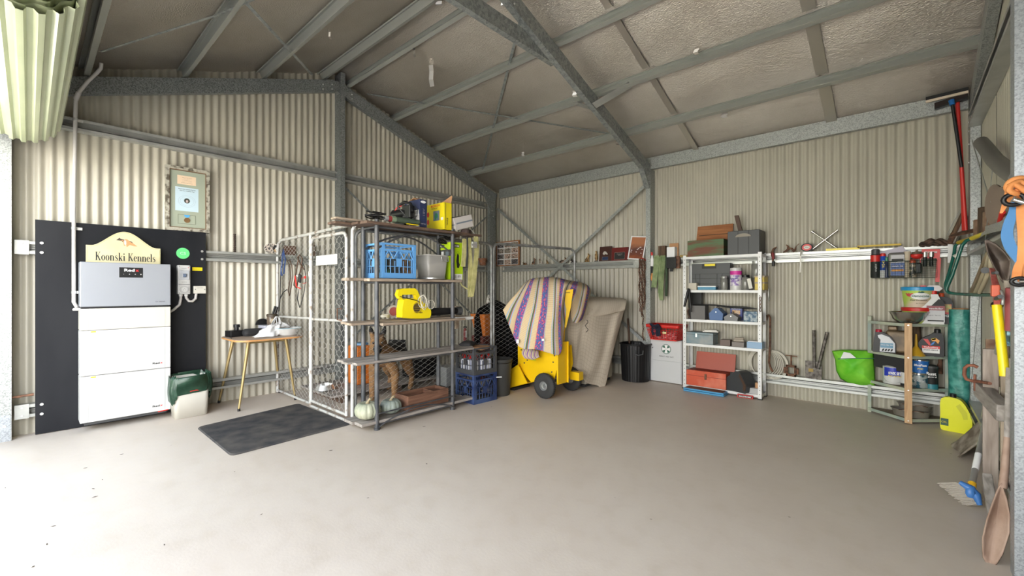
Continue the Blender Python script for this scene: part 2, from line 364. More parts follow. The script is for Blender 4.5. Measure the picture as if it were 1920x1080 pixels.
# rafters
def rafter(x, sgn, m, nm='rafter'):
    o = bpy.data.objects.new(nm, None); COL.objects.link(o); o['kind'] = 'structure'; o.location = (x, RY, 3.93)
    L = math.hypot(1, .343)
    for s, ye in ((1, 5.80), (-1, -.22)):
        n = V((0, .343*s, 1)).normalized()
        csec((x, RY, 3.93), (x, ye, zr(ye)), n, X_*sgn, .155, .064, name='rafter_half', m=m, parent=o)
    g = G(); g.ext([(-.28, -.085), (0, .01), (.28, -.085), (.28, .05), (0, .15), (-.28, .05)], (x-.006*sgn, RY, 3.925), (x-.001*sgn, RY, 3.925), Y_, Z_); g.build('apex_plate', m, o)
    bolts(o, [(x-.007*sgn, RY+s*a, 3.965-.343*a+b) for s in (-1, 1) for a in (.08, .2) for b in (0, .06)], -X_*sgn, .009)
    return o
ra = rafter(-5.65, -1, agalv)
g = G()
for y0, s in ((5.80, -1), (-.25, 1)): g.ext([(0, 0), (0, -.33), (s*.02, -.33), (s*.33, .115), (s*.30, .2), (0, .1)], (-5.648, y0+s*(-.0), zr(5.8)), (-5.642, y0, zr(5.8)), Y_, Z_)
g.build('knee_plate', agalv, ra)
bolts(ra, [(-5.641, 5.55, 3.05), (-5.641, 5.62, 2.97), (-5.641, 5.7, 2.72), (-5.641, 5.73, 2.62)], X_)
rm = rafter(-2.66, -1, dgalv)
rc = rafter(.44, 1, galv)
g = G(); g.ext([(0, 0), (.012, 0), (.30, .40), (.28, .42)], (-2.725, 5.55, 2.74), (-2.665, 5.55, 2.74), Y_, Z_); 
g = G(); g.ribbon([(-2.70, 5.84, 2.70), (-2.70, 5.60, 3.0), (-2.70, 5.45, 3.035)], V((.07, 0, 0)), .006); g.build('knee_plate', dgalv, rm)
csec((-2.725, 1.85, 3.645), (-2.725, 3.70, 3.645), Z_, -X_, .15, .06, name='collar_tie', m=dgalv)
for x0, x1 in ((-2.66, -2.28), (-2.73, -3.02)):
    g = G(); g.ribbon([(x0, 4.36, 3.40), (x1, 4.50, 3.575)], V((0, .09, -.03)), .004); g.build('fly_brace', steel, rm)
# eave beam, purlins
csec((-5.65, 5.90, 2.985), (.44, 5.90, 2.985), Z_, Y_, .165, .06, name='eave_beam', m=galv)
csec((XL+.02, -.36, 2.985), (.44, -.36, 2.985), Z_, -Y_, .165, .06, name='eave_beam', m=galv)
for y in PUR:
    s = 1 if y > RY else -1; n = V((0, .343*s, 1)).normalized(); t = V((0, s, -.343)).normalized()
    p = V((0, y, zf(y)-.012))-n*.105
    if s > 0: p = p+t*.045
    csec(V((XL+.01, 0, 0))+p, V((XR-.02, 0, 0))+p, n, (-t if s > 0 else t), .105, .045, .014, .003, psteel, name='purlin')
# girts between the columns with end cleats
def girt(p0, p1, nrm, z, h=.111, ends=(0, 0)):
    p0 = V((*p0, z)); p1 = V((*p1, z)); nrm = V(nrm)
    o = csec(p0, p1, Z_, nrm, h, .085, .026, .003, steel, name='girt', mid=True)
    d = (p1-p0).normalized(); nn = V(nrm)
    for e, p, s in ((ends[0], p0, 1), (ends[1], p1, -1)):
        if e:
            g = G(); a = p+nn*.084-Z_*.006; b = a+d*(s*.085)+nn*.008+Z_*(h+.012)
            g.bx(a.x, b.x, a.y, b.y, a.z, b.z); g.build('end_cleat', steel, o); q = (a+b)/2+nn*.004; bolts(o, [q+Z_*.035, q-Z_*.035], nn, .007)
    return o
ZG = (.166, 1.600, 2.763)
for z in ZG: girt((XL+.01, -.085), (XL+.01, 2.795), X_, z, ends=(z < 2, 0)); girt((XL+.01, 2.868), (XL+.01, 5.655), X_, z)
for z in ZG[:2]: girt((-5.60, YB-.01), (-2.86 if z > 1 else -2.74, YB-.01), -Y_, z, ends=(0, z > 1)); girt((-2.655, YB-.01), (.435, YB-.01), -Y_, z)
for z in ZG: girt((XR-.01, -.3), (XR-.01, 2.925), -X_, z); girt((XR-.01, 3.035), (XR-.01, 5.735), -X_, z)
# strap braces
def strap(p, q, n, name='strap_brace', w=.03, m=None):
    g = G(); p = V(p); q = V(q); W = (q-p).normalized().cross(V(n)).normalized()*w
    g.ribbon([p, q], W, .002); return S(g, name, m or dgalv)
nr = V((0, .343, 1)).normalized(); nl = V((0, -.343, 1)).normalized()
strap(AR(190, 97, -1, .12), AR(412, 27, -1, .12), nl); strap(AR(458, 2, -1, .12), AR(585, 140, -1, .12), nl)
strap(AR(410, 27, -1, .12), AR(520, -20, -1, .12), nl)
strap(AR(975, 40, 1, .035), AR(905, 318, 1, .035), nr); strap(AR(688, 176, 1, .035), AR(1140, 250, 1, .035), nr)
strap(AX(648, 352, -5.69), AX(895, 600, -5.69), X_); strap(AX(913, 406, -5.69), AX(652, 640, -5.69), X_)
strap(AY(932, 391, 5.89), AY(1212, 645, 5.89), Y_, w=.045, m=galv); strap(AY(1212, 345, 5.88), AY(945, 600, 5.88), Y_, w=.045, m=galv)
strap(AX(1822, 262, .42), AX(1868, 415, .42), X_, w=.022); strap((.43, 5.7, .25), (.43, 4.2, 2.2), X_, w=.022)
FLW = ['midway between the gable wall and the centre rafter, the longest one', 'under the collar tie beside the centre rafter', 'at the top of the photo just left of the centre rafter', 'cut by the top edge of the photo above the collar tie', 'cut by the top edge left of the collar tie', 'yellowed and just below the collar tie', 'low near the back eave, in the gable bay', 'yellowed and beside the foot of the centre rafter', 'yellowed and just left of the longest foil flap', 'thin and yellowed on the front slope', 'in the right bay near the back eave', 'in the right bay, upon the second purlin from the eave']
# torn foil flaps under the ceiling
for k, (px, py, s, L, w, m) in enumerate([(808, 122, 1, .26, .055, flapm), (1077, 170, 1, .07, .05, flapm), (983, 62, 1, .12, .06, flapm), (945, 0, 1, .05, .07, flapm), (822, 0, 1, .05, .06, flapm),
        (1035, 105, 1, .1, .04, tape), (980, 285, 1, .06, .04, flapm), (1158, 262, 1, .07, .05, tape), (776, 90, 1, .10, .03, tape), (617, 55, -1, .10, .02, tape), (1358, 212, 1, .05, .06, flapm), (1305, 88, 1, .07, .04, tape)]):
    p = AR(px, py, s, .02); a = random.uniform(-.5, .5); W = V((math.cos(a+.7), math.sin(a+.7), 0))*w
    g = G(); g.ribbon([p, p+V((.01, .0, -L*.3)), p+V((-.012, .01, -L*.65)), p+V((.006, .015, -L))], W, .002)
    g.thing('foil_flap', m, 'torn roof foil strip, ' + FLW[k], 'foil strip', 'torn foil strips hanging under the roof')
# roller door drum
rd = E('roller_door', 'rolled-up pale green ribbed roller door drum at top left', 'roller door', (-4.2, -.03, 2.52))
dgreen = mat('pale_green_door_steel', (.40, .44, .28), .35, nodes=noisy((.38, .42, .265), (.43, .47, .30), 3))
def drum(u, v):
    th = 2*PI*u; rr = .215+.010*max(-1, min(1, 2.2*math.cos(20*th))); return V((-5.48+2.6*v, -.03+rr*math.sin(th), 2.745+rr*math.cos(th)))
g = G(); g.grid(drum, 240, 4, cu=True, smooth=False); g.build('rolled_curtain', dgreen, rd)
dk = mat('dark_shadowed_steel', (.10, .09, .08), .6)
for q in (.19, .165, .14, .115):
    g = G(); g.grid(lambda u, v: V((-5.47+2.59*v, -.03+(q+.008*math.cos(12*2*PI*u))*math.sin(2*PI*u), 2.745+(q+.008*math.cos(12*2*PI*u))*math.cos(2*PI*u))), 96, 1, cu=True); g.build('inner_coil', dgreen, rd)
g = G(); g.cyl((-5.6, -.03, 2.745), (-2.6, -.03, 2.745), .03); g.build('axle', steel, rd)
# ================================================================ left wall: board, battery cabinet, sign
blk = mat('black_board', (.010, .011, .014), .5, spec=.22, nodes=noisy((.006, .007, .010), (.015, .016, .019), 2.5, sc=(1, 1, .3)))
white = mat('white_enamel', (.60, .60, .59), .32); cream = mat('cream_enamel', (.58, .56, .50), .35); sgrey = mat('silver_grey_enamel', (.33, .35, .39), .3, .25)
bolt_m = mat('zinc_bolt', (.75, .76, .76), .3, .8); black = mat('black_plastic', (.009, .009, .010), .4, spec=.35); dgrey = mat('dark_grey_plastic', (.055, .057, .06), .5)
pvc = mat('grey_conduit', (.52, .50, .48), .45); ink = mat('black_ink', (.015, .015, .015), .6); redink = mat('red_ink', (.65, .02, .02), .5); wink = mat('white_ink', (.85, .85, .85), .5)
yel = mat('yellow_plastic', (.85, .68, .01), .35); redp = mat('red_plastic', (.60, .025, .02), .4); brass = mat('old_brass', (.45, .33, .14), .4, .8); rust = mat('rusty_iron', (.14, .07, .045), .8, .3, nodes=noisy((.07, .04, .03), (.24, .12, .07), 25, bump=.3))
b = E('backing_board', 'tall black board screwed to the corrugated wall behind the battery cabinet', 'board', (-5.70, .67, 0))
G().bx(-5.716, -5.700, .036, 1.30, .005, 1.905).build('panel', blk, b)
for y in (.075, 1.265):
    for z in (ZG[1]+.015, ZG[1]+.10, ZG[0]+.015, ZG[0]+.10):
        if y > 1 and z < 1: continue
        g = G(); g.cyl((-5.70, y, z), (-5.694, y, z), .012, n=10); g.build('screw', bolt_m, b)
c = AX(343, 475, -5.699); CIRC(FR(c, Y_), .058).build('round_sticker', mat('mint_green_sticker', (.12, .62, .20), .5), b, label='mint green round sticker')
TEXT('CS', FR(c+X_*.001, Y_), .05, .026, mat('pale_mint', (.55, .95, .6), .5), b)
c = AX(370, 504.5, -5.699); PL(FR(c, Y_), .09, .036, .001).build('warning_label', yel, b); TEXT('SOLAR BATTERY MAIN SWITCH', FR(c+X_*.0015, Y_), .07, .008, ink, b)
# battery cabinet
XB = -5.50; y0, y1 = .305, .957
bc = E('battery_cabinet', 'tall white home battery cabinet of stacked modules with a silver grey top module', 'battery cabinet', ((XB-5.70)/2, (y0+y1)/2, .078))
for nm, z0, z1, m in (('battery_module', .078, .498, white), ('battery_module', .502, .912, white), ('filler_module', .915, 1.112, cream), ('inverter_module', 1.128, 1.538, sgrey)):
    g = G(); g.bx(-5.69, XB, y0+.0, y1, z0, z1); o = g.build(nm, m, bc, bevel=.006, seg=2)
    if nm != 'inverter_module':
        for yy in (y0+.052, y1-.045): g = G(); g.bx(XB-.002, XB+.0012, yy-.0015, yy+.0015, z0+.002, z1-.002); g.build('side_groove', mat('groove_grey', (.42, .42, .42), .6), o)
    if nm == 'battery_module':
        TEXT('Red', FR((XB+.0005, y1-.115, z0+.055), Y_), .055, .018, ink, o, bold=.03); TEXT('x', FR((XB+.0005, y1-.074, z0+.0535), Y_), .020, .014, redink, o, bold=.03)
        PL(FR((XB, y0+.088, z1-.012), Y_), .034, .012, .001).build('yellow_tag', yel, o)
g = G(); g.bx(-5.68, XB-.01, y0+.01, y1-.01, 1.11, 1.13); g.build('gap_seal', black, bc)
o = PL(FR((XB, .655, 1.448), Y_), .172, .096, .002).build('display_panel', black, bc, bevel=.004)
TEXT('Red', FR((XB+.0025, .642, 1.470), Y_), .075, .026, wink, o, bold=.03); TEXT('x', FR((XB+.0025, .698, 1.467), Y_), .026, .018, redink, o, bold=.03)
for k in range(4): CIRC(FR((XB+.002, .600+.042*k, 1.432), Y_), (.002, .0035, .0035, .0045)[k], n=10).build('indicator', wink, o)
TEXT('RX-7000HO', FR((XB+.0008, .875, 1.165), Y_), .075, .010, ink, bc, shear=.2)
g = G(); g.bx(-5.66, XB-.03, y0+.03, y1-.03, .05, .08); g.build('foot_frame', dgrey, bc)
g = G(); g.tube([(-5.52, .86, .07), (-5.50, .93, .078), (-5.55, .99, .10)], .006); g.build('red_cable', redp, bc, label='red cable end')
# sign with a serif lettering
def stroke(g, pts, ws, z=.0012):
    n = len(pts); pts = [V((p[0], p[1])) for p in pts]; ws = ws if isinstance(ws, list) else [ws]*n; A = []; B = []
    for i, p in enumerate(pts):
        t = (pts[min(i+1, n-1)]-pts[max(i-1, 0)]).normalized(); q = V((-t.y, t.x))*ws[i]/2; A.append(p+q); B.append(p-q)
    g.add([(a.x, a.y, z) for a in A]+[(b.x, b.y, z) for b in B], [(i, n+i, n+i+1, i+1) for i in range(n-1)])
def serif_glyph(g, ch, X, s):
    st = .135; xh = .62
    def stem(x, a, b_, sb=True, stp=True):
        stroke(g, [(X+s*x, s*a), (X+s*x, s*b_)], st*s)
        if sb: stroke(g, [(X+s*(x-.13), s*(a+.016)), (X+s*(x+.13), s*(a+.016))], .034*s)
        if stp: stroke(g, [(X+s*(x-.13), s*(b_-.016)), (X+s*(x+(.13 if ch == 'K' else 0)), s*(b_-.016))], .034*s)
    def arc(cx, cy, rx, ry, a0, a1, thick=.125, thin=.035, n=18):
        P = []; W = []
        for k in range(n+1):
            a = a0+(a1-a0)*k/n; P.append((X+s*(cx+rx*math.cos(a)), s*(cy+ry*math.sin(a)))); W.append(s*(thin+(thick-thin)*abs(math.cos(a))**1.3))
        stroke(g, P, W)
    if ch == 'K':
        stem(.13, 0, 1); stroke(g, [(X+s*.18, s*.42), (X+s*.50, s*.97)], .045*s); stroke(g, [(X+s*.27, s*.56), (X+s*.52, s*.02)], .13*s)
        stroke(g, [(X+s*.36, s*.984), (X+s*.60, s*.984)], .034*s); stroke(g, [(X+s*.38, s*.016), (X+s*.64, s*.016)], .034*s); return .66
    if ch == 'o': arc(.23, xh/2, .155, xh/2-.005, 0, 2*PI, n=28); return .48
    if ch in 'n':
        stem(.13, 0, xh); arc(.28, xh-.19, .15, .175, 0, PI*.95); stroke(g, [(X+s*.43, s*(xh-.19)), (X+s*.43, 0)], st*s*.95); stroke(g, [(X+s*.31, s*.016), (X+s*.55, s*.016)], .034*s); return .58
    if ch == 's':
        P = [(.34, .50), (.28, .60), (.19, .62), (.10, .57), (.09, .46), (.19, .36), (.30, .26), (.34, .14), (.27, .03), (.17, 0), (.09, .04), (.06, .16)]
        stroke(g, [(X+s*a, s*c_) for a, c_ in P], [s*q for q in (.03, .04, .05, .06, .10, .125, .125, .10, .06, .05, .04, .03)]); return .42
    if ch == 'k':
        stem(.13, 0, 1); stroke(g, [(X+s*.18, s*.25), (X+s*.42, s*.60)], .045*s); stroke(g, [(X+s*.24, s*.36), (X+s*.44, s*.02)], .12*s)
        stroke(g, [(X+s*.32, s*.604), (X+s*.50, s*.604)], .034*s); stroke(g, [(X+s*.33, s*.016), (X+s*.55, s*.016)], .034*s); return .55
    if ch == 'i': stem(.14, 0, xh); g.prism([(X+s*(.13+.075*math.cos(a*PI/6)), s*(.85+.085*math.sin(a*PI/6))) for a in range(12)], .0004, .0012, 'z'); return .29
    if ch == 'l': stem(.14, 0, 1); return .29
    if ch == 'e': arc(.22, xh/2, .15, xh/2-.005, 0.12, 2*PI-.75, n=24); stroke(g, [(X+s*.09, s*.35), (X+s*.37, s*.35)], .035*s); return .45
    return .32
sg = E('kennel_sign', 'cream arched sign reading Koonski Kennels standing on top of the battery cabinet', 'sign', (-5.63, .62, 1.538))
ly, ry, cy_ = .352, .895, .6235; hw = (ry-ly)/2
top = []
for k in range(33):
    u = -1+2*k/32; a = abs(u)
    z = 1.700 if a > .86 else (1.700+.145*(.5+.5*math.cos(PI*a/.86))**.8)
    top.append((cy_+hw*u, z))
g = G(); g.prism([(ly, 1.538)]+top+[(ry, 1.538)], -5.640, -5.625, 'x'); g.build('sign_board', mat('sign_cream', (.66, .60, .37), .5, nodes=noisy((.52, .475, .28), (.60, .55, .35), 4)), sg)
g = G(); 
for sc_, xx in ((1.0, -5.6245),): g.tube([(xx, ly+.006, 1.545)]+[(xx, cy_+(p[0]-cy_)*.975, p[1]-.008) for p in top]+[(xx, ry-.006, 1.545)], .0016, 4)
g.build('border_line', mat('sign_border', (.45, .40, .2), .6), sg)
M = FR((-5.6248, ly+.062, 1.562), Y_); g = G(M @ Matrix.Scale(.98, 4, (1, 0, 0)) @ Matrix.Scale(1.0, 4)); X = 0; s = .085
g.M = M @ Matrix.Diagonal((.96, 1.22, 1, 1))
SA = .064
for ch in 'Koonski Kennels': X += serif_glyph(g, ch, X/.80, SA)*SA*.80
for k in range(len(g.v)): pass
g.build('lettering', ink, sg)
# two small painted dogs on the sign
M = FR((-5.6246, cy_+.015, 1.742), Y_)
bd = [(-.08, .018), (-.062, .034), (-.055, .045), (-.048, .034), (-.03, .03), (.0, .022), (.035, .012), (.055, -.018), (.05, -.022), (.03, -.006), (-.005, -.005), (-.012, -.034), (-.022, -.034), (-.024, -.002), (-.04, .012), (-.06, .016)]
g = G(M); g.add([(a, b_, .0008) for a, b_ in bd], [tuple(range(len(bd)))[::-1]]); g.build('painted_dog', mat('dog_black_paint', (.05, .035, .025), .6), sg)
bd = [(-.022, .022), (-.01, .034), (.004, .03), (.02, .012), (.05, -.008), (.078, -.034), (.05, -.032), (.02, -.022), (.004, -.04), (-.004, -.04), (-.006, -.012), (-.014, -.03), (-.022, -.032), (-.02, .0)]
g = G(M); g.add([(a, b_, .0014) for a, b_ in bd], [tuple(range(len(bd)))[::-1]]); g.build('painted_dog', mat('dog_tan_paint', (.52, .26, .11), .6), sg)
g = G(M); g.add([(a, b_, .002) for a, b_ in [(-.02, .02), (-.008, .018), (-.006, -.012), (-.014, -.03), (-.02, -.01)]], [(0, 1, 2, 3, 4)]); g.build('painted_chest', wink, sg)
g = G(M); g.add([(a, b_, .0015) for a, b_ in [(-.05, .02), (-.03, .012), (-.022, -.034), (-.012, -.034), (-.01, -.004), (-.03, .022)]], [(0, 1, 2, 3, 4, 5)]); g.build('painted_leg', MT['dog_tan_paint'], sg)
# conduit running up to the roof
cp = E('conduit_pipe', 'long grey conduit pipe from the battery cabinet up the wall to the roof', 'conduit', AX(139, 560, -5.66))
yc = AX(138.5, 500, -5.66).y
P = [(-5.62, y0+.02, 1.105), (-5.64, y0-.03, 1.105), (-5.655, yc+.02, 1.12), (-5.66, yc, 1.17), (-5.66, yc, 2.0), (-5.67, yc+.01, 2.8), AX(142, 190, -5.62), AX(148, 173, -5.57), AX(165, 152, -5.50), AX(182, 136, -5.44), AX(189, 128, -5.40), AX(190, 118, -5.38)]
g = G(); g.tube(P, .0145, 10); g.build('pipe', pvc, cp)
g = G(); g.tube([AX(142.5, 186, -5.615), AX(148, 173, -5.57)], .019, 10); g.build('coupling', pvc, cp)
for px, py in ((139, 428), (139, 548), (141, 224)):
    q = AX(px, py, -5.66); g = G(); g.cyl(q-Z_*.012, q+Z_*.012, .019, n=12); g.bx(-5.69, -5.684, q.y, q.y+.055, q.z-.012, q.z+.012); g.build('saddle_clip', bolt_m, cp)
# isolator with socket, junction box
sw = E('isolator_switch', 'grey weatherproof isolator switch and power socket unit on the black board', 'switch', AX(345, 552, -5.66))
ya, yb, za, zb = 1.04, 1.148, 1.235, 1.54
g = G(); g.bx(-5.70, -5.635, ya, yb, za, zb); g.build('housing', mat('switch_grey', (.55, .55, .54), .4), sw, bevel=.008)
g = G(); g.bx(-5.637, -5.622, ya+.012, yb-.012, 1.385, 1.485); g.build('switch_cover', mat('clear_grey_cover', (.45, .47, .5), .15), sw, bevel=.004)
g = G(); g.bx(-5.624, -5.606, ya+.04, ya+.068, 1.415, 1.45); g.build('switch_toggle', mat('slate_blue', (.12, .16, .24), .4), sw, bevel=.003)
g = G(); g.bx(-5.637, -5.634, ya+.005, yb-.005, 1.336, 1.340); g.build('seam', dgrey, sw)
M = FR((-5.636, (ya+yb)/2, 1.285), Y_); CIRC(M, .038, 0, .014).build('socket_ring', mat('switch_ring', (.42, .42, .42), .4), sw); CIRC(M, .026, .012, .018).build('socket_face', MT['switch_grey'], sw)
g = G(M)
for a in (90, 210, 330): g.box((.011*math.cos(R(a)), .011*math.sin(R(a)), .019), (.002, .008, .002), rz=R(a+90))
g.build('socket_slot', ink, sw)
for yy in (ya+.012, yb-.012):
    for zz in (za+.012, zb-.012): g = G(); g.cyl((-5.635, yy, zz), (-5.632, yy, zz), .004, n=8); g.build('screw', dgrey, sw)
CIRC(FR((-5.6345, yb-.018, zb-.025), Y_), .004, n=10).build('indicator_light', redp, sw)
TEXT('PV INVERTER', FR((-5.634, (ya+yb)/2, 1.505), Y_), .04, .006, ink, sw); TEXT('MAIN SWITCH', FR((-5.634, (ya+yb)/2, 1.362), Y_), .045, .006, ink, sw)
g = G(); g.tube([(-5.665, ya+.03, za+.01), (-5.665, ya+.03, za-.05), (-5.665, ya+.02, za-.11), (-5.66, ya-.03, 1.075), (-5.65, y1+.03, 1.06), (-5.64, y1-.02, 1.06)], .013, 10); g.build('flexible_conduit', pvc, sw)
g = G(); g.tube([(-5.665, ya+.075, za+.01), (-5.665, ya+.078, za-.04), (-5.665, ya+.10, za-.075), (-5.665, ya+.13, za-.078), (-5.67, ya+.16, za-.05), (-5.67, ya+.168, za+.02)], .013, 10); g.build('flexible_conduit', pvc, sw)
g = G(); g.cyl((-5.665, ya+.03, za+.0), (-5.665, ya+.03, za-.022), .017); g.build('gland', MT['switch_grey'], sw); g = G(); g.cyl((-5.665, ya+.076, za+.0), (-5.665, ya+.076, za-.022), .017); g.build('gland', MT['switch_grey'], sw)
jb = E('junction_box', 'small white junction box beside the isolator switch, overhanging the black board', 'junction box', (-5.68, 1.28, 1.25))
g = G(); g.bx(-5.70, -5.655, 1.182, 1.292, 1.240, 1.322); g.build('box', cream, jb, bevel=.005)
for yy in (1.195, 1.279): g = G(); g.cyl((-5.655, yy, 1.285), (-5.652, yy, 1.285), .005, n=8); g.build('screw', dgrey, jb)
TEXT('JUNCTION', FR((-5.6545, 1.237, 1.30), Y_), .05, .007, dgrey, jb)
# framed certificate
fr = E('framed_certificate', 'tall framed certificate with a blue sheet and bronze medal above the black board', 'picture frame', (-5.75, 1.17, 1.91))
ya, yb, za, zb = .955, 1.345, 1.912, 2.595; X0 = -5.745
fm = mat('carved_grey_frame', (.30, .28, .22), .6, nodes=noisy((.10, .085, .06), (.42, .40, .33), 22, 3, .38, .55, bump=.6, bscale=45))
g = G()
for a, b_, c_, d_ in ((ya, yb, zb-.032, zb), (ya, yb, za, za+.032), (ya, ya+.032, za+.032, zb-.032), (yb-.032, yb, za+.032, zb-.032)): g.bx(X0-.03, X0+.012, a, b_, c_, d_)
g.build('frame', fm, fr)
g = G()
for a, b_, c_, d_ in ((ya+.03, yb-.03, zb-.04, zb-.032), (ya+.03, yb-.03, za+.032, za+.04), (ya+.03, ya+.038, za+.04, zb-.04), (yb-.038, yb-.03, za+.04, zb-.04)): g.bx(X0-.02, X0+.006, a, b_, c_, d_)
g.build('inner_slip', mat('brown_slip', (.16, .09, .045), .5), fr)
g = G(); g.bx(X0-.028, X0-.012, ya+.03, yb-.03, za+.03, zb-.03); g.build('mount', mat('sage_mount', (.33, .37, .29), .8), fr)
cyy = (ya+yb)/2-.008
PL(FR((X0-.012, cyy-.002, zb-.135), Y_), .165, .095, .001).build('caption_sheet', mat('peach_paper', (.78, .60, .42), .8), fr)
for k, (ww, hh) in enumerate(((.09, .006), (.06, .006), (.09, .004), (.085, .004), (.10, .006))): TEXT('Award of outstanding merit to' if k % 2 else 'Certificate of National Honour', FR((X0-.0105, cyy, zb-.108-.014*k), Y_), ww, hh, dgrey, fr)
PL(FR((X0-.012, cyy, zb-.34), Y_), .205, .255, .001).build('certificate_sheet', mat('pale_blue_paper', (.52, .66, .74), .8), fr)
TEXT('Royal NSW Canine Council', FR((X0-.0105, cyy, zb-.234), Y_), .15, .011, ink, fr, bold=.02); TEXT('NSW Dog Obedience Trial', FR((X0-.0105, cyy, zb-.252), Y_), .13, .010, ink, fr, bold=.02)
g = G(FR((X0-.0105, cyy, zb-.36), Y_)); g.tube([(.075*math.cos(a*PI/16), .062*math.sin(a*PI/16), 0) for a in range(32)], .0008, 4, closed=True); g.tube([(.06*math.cos(a*PI/16), .048*math.sin(a*PI/16), 0) for a in range(32)], .0006, 4, closed=True); g.build('seal_ring', mat('grey_ink', (.3, .36, .42), .7), fr)
CIRC(FR((X0-.011, cyy, zb-.355), Y_), .026, sy=1.05).build('oval_photo', mat('dark_photo', (.05, .055, .045), .4), fr); CIRC(FR((X0-.0105, cyy, zb-.36), Y_), .010, sy=1.6).build('photo_subject', mat('photo_pink', (.5, .4, .38), .5), fr)
g = G()
for a, b_, c_, d_ in ((cyy-.08, cyy+.075, .002, .006), (cyy-.08, cyy+.075, .098, .102)): g.bx(X0-.012, X0-.009, a, b_, za+.075+c_, za+.075+d_)
for a in (cyy-.08, cyy+.073): g.bx(X0-.012, X0-.009, a, a+.003, za+.077, za+.177)
g.build('medal_window', mat('sage_dark', (.2, .22, .16), .8), fr)
g = G(FR((X0-.011, cyy, za+.118), Y_)); g.prism([(.027*math.cos(a*PI/12), .027*math.sin(a*PI/12)) for a in range(24)], 0, .005, 'z'); g.build('medal', mat('bronze', (.35, .21, .10), .35, .7), fr)
g = G(FR((X0-.011, cyy, za+.158), Y_)); g.prism([(-.026, .018), (.026, .018), (.02, -.002), (.006, -.008), (0, -.018), (-.006, -.008), (-.02, -.002)], 0, .004, 'z'); g.build('ribbon', mat('sky_ribbon', (.08, .35, .65), .7), fr)
# rusty rod in the wall corner left of the board
g = G(); g.cyl((-5.69, -.1, .36), (-5.69, .028, .365), .011); g.thing('rusty_rod', rust, 'rusty steel rod sticking out left of the black board', 'rod')
# bin with a green liner
bn = E('waste_bin', 'small cream waste bin with a green liner beside the battery cabinet', 'bin', (-5.42, 1.10, 0))
M = LM((-5.44, 1.10, 0), R(0))
def rrect(w_, h_, r, n=5):
    P = []
    for cx, cy, a0 in ((w_/2-r, h_/2-r, 0), (-w_/2+r, h_/2-r, 90), (-w_/2+r, -h_/2+r, 180), (w_/2-r, -h_/2+r, 270)):
        P += [(cx+r*math.cos(R(a0+90*k/n)), cy+r*math.sin(R(a0+90*k/n))) for k in range(n+1)]
    return P
def loft(g, secs, capb=True, capt=False, smooth=True): # secs: list of (poly, z)
    n = len(secs[0][0]); vs = [(a, b_, z) for P, z in secs for a, b_ in P]
    g.add(vs, [(k*n+i, k*n+(i+1) % n, (k+1)*n+(i+1) % n, (k+1)*n+i) for k in range(len(secs)-1) for i in range(n)], smooth)
    if capb: g.add([(a, b_, secs[0][1]) for a, b_ in secs[0][0]], [tuple(range(n))[::-1]])
    if capt: g.add([(a, b_, secs[-1][1]) for a, b_ in secs[-1][0]], [tuple(range(n))])
g = G(M); loft(g, [(rrect(.20, .27, .035), .004), (rrect(.235, .31, .045), .40)]); g.build('bin_body', cream, bn, solid=.004)
gl = mat('dark_green_film', (.018, .06, .035), .35, nodes=noisy((.008, .032, .018), (.028, .075, .045), 9, bump=.5, bscale=14))
def liner(u, v):
    P = rrect(.25, .325, .05, 11); i = int(u*48) % 48; a, b_ = P[i]; 
    f = 1+.05*math.sin(9*2*PI*u+5*v)*v+.04*math.sin(17*2*PI*u+6*v)
    if v < .5: t = v/.5; z = .20+.06*math.sin(2*PI*u*2+1)+(.225-.06*math.sin(2*PI*u*2+1))*t; f *= .97+.09*math.sin(PI*t)+.015
    else: t = (v-.5)/.5; z = .425+.012*math.sin(2*PI*5*u)-.13*t*t; f *= 1-.10*t
    return M @ V((a*f, b_*f, z+.008*math.sin(17*2*PI*u)))
g = G(); g.grid(liner, 48, 16, cu=True); g.build('bin_liner', gl, bn)
g = G(M); g.tube([(.122, -.02, .265), (.128, .03, .27), (.12, .06, .262)], .005); g.build('red_tie', redp, bn, label='red drawstring of the liner')
# ================================================================ table
tb_ = E('side_table', 'small wooden side table with brass splayed legs against the wall', 'table', (-5.45, 1.79, 0))
TZ = .752
tw = mat('worn_table_top', (.42, .30, .21), .6, nodes=wood((.28, .20, .145), (.55, .43, .34), (8, 2.0, 8)))
g = G(LM((-5.455, 1.79, 0))); loft(g, [(rrect(.67, .69, .13, 8), TZ-.022), (rrect(.67, .69, .13, 8), TZ-.002)], capt=True, smooth=False); g.build('tabletop', tw, tb_)
g = G(LM((-5.455, 1.79, 0))); loft(g, [(rrect(.676, .696, .133, 8), TZ-.020), (rrect(.676, .696, .133, 8), TZ-.004)], capb=False, smooth=False); g.build('edge_banding', mat('orange_edge', (.55, .27, .09), .5), tb_)
legs = [((-5.22, 1.483), (-5.30, 1.60)), ((-5.765, 1.44), (-5.68, 1.56)), ((-5.765, 2.08), (-5.68, 1.99)), ((-5.27, 2.075), (-5.30, 1.98))]
gold = mat('gold_brass_leg', (.36, .27, .12), .45, .5)
for (a, b_), (c_, d_) in legs:
    g = G(); g.tube([(a, b_, .022), (c_, d_, TZ-.022)], [.011, .0185], 10); lg = g.build('leg', gold, tb_)
    g = G(); g.cyl((a, b_, 0), (a, b_, .028), .014, .0125); g.build('rubber_foot', black, lg)
g = G()
for k in range(4):
    p = V((*legs[k][1], TZ-.05)); q = V((*legs[(k+1) % 4][1], TZ-.05)); g.tube([p, (p+q)/2+(V((-5.49, 1.785, TZ-.05))-(p+q)/2)*.06, q], .011, 8)
g.build('stretcher', gold, tb_)
def at_t(x, y): return V((x, y, TZ))
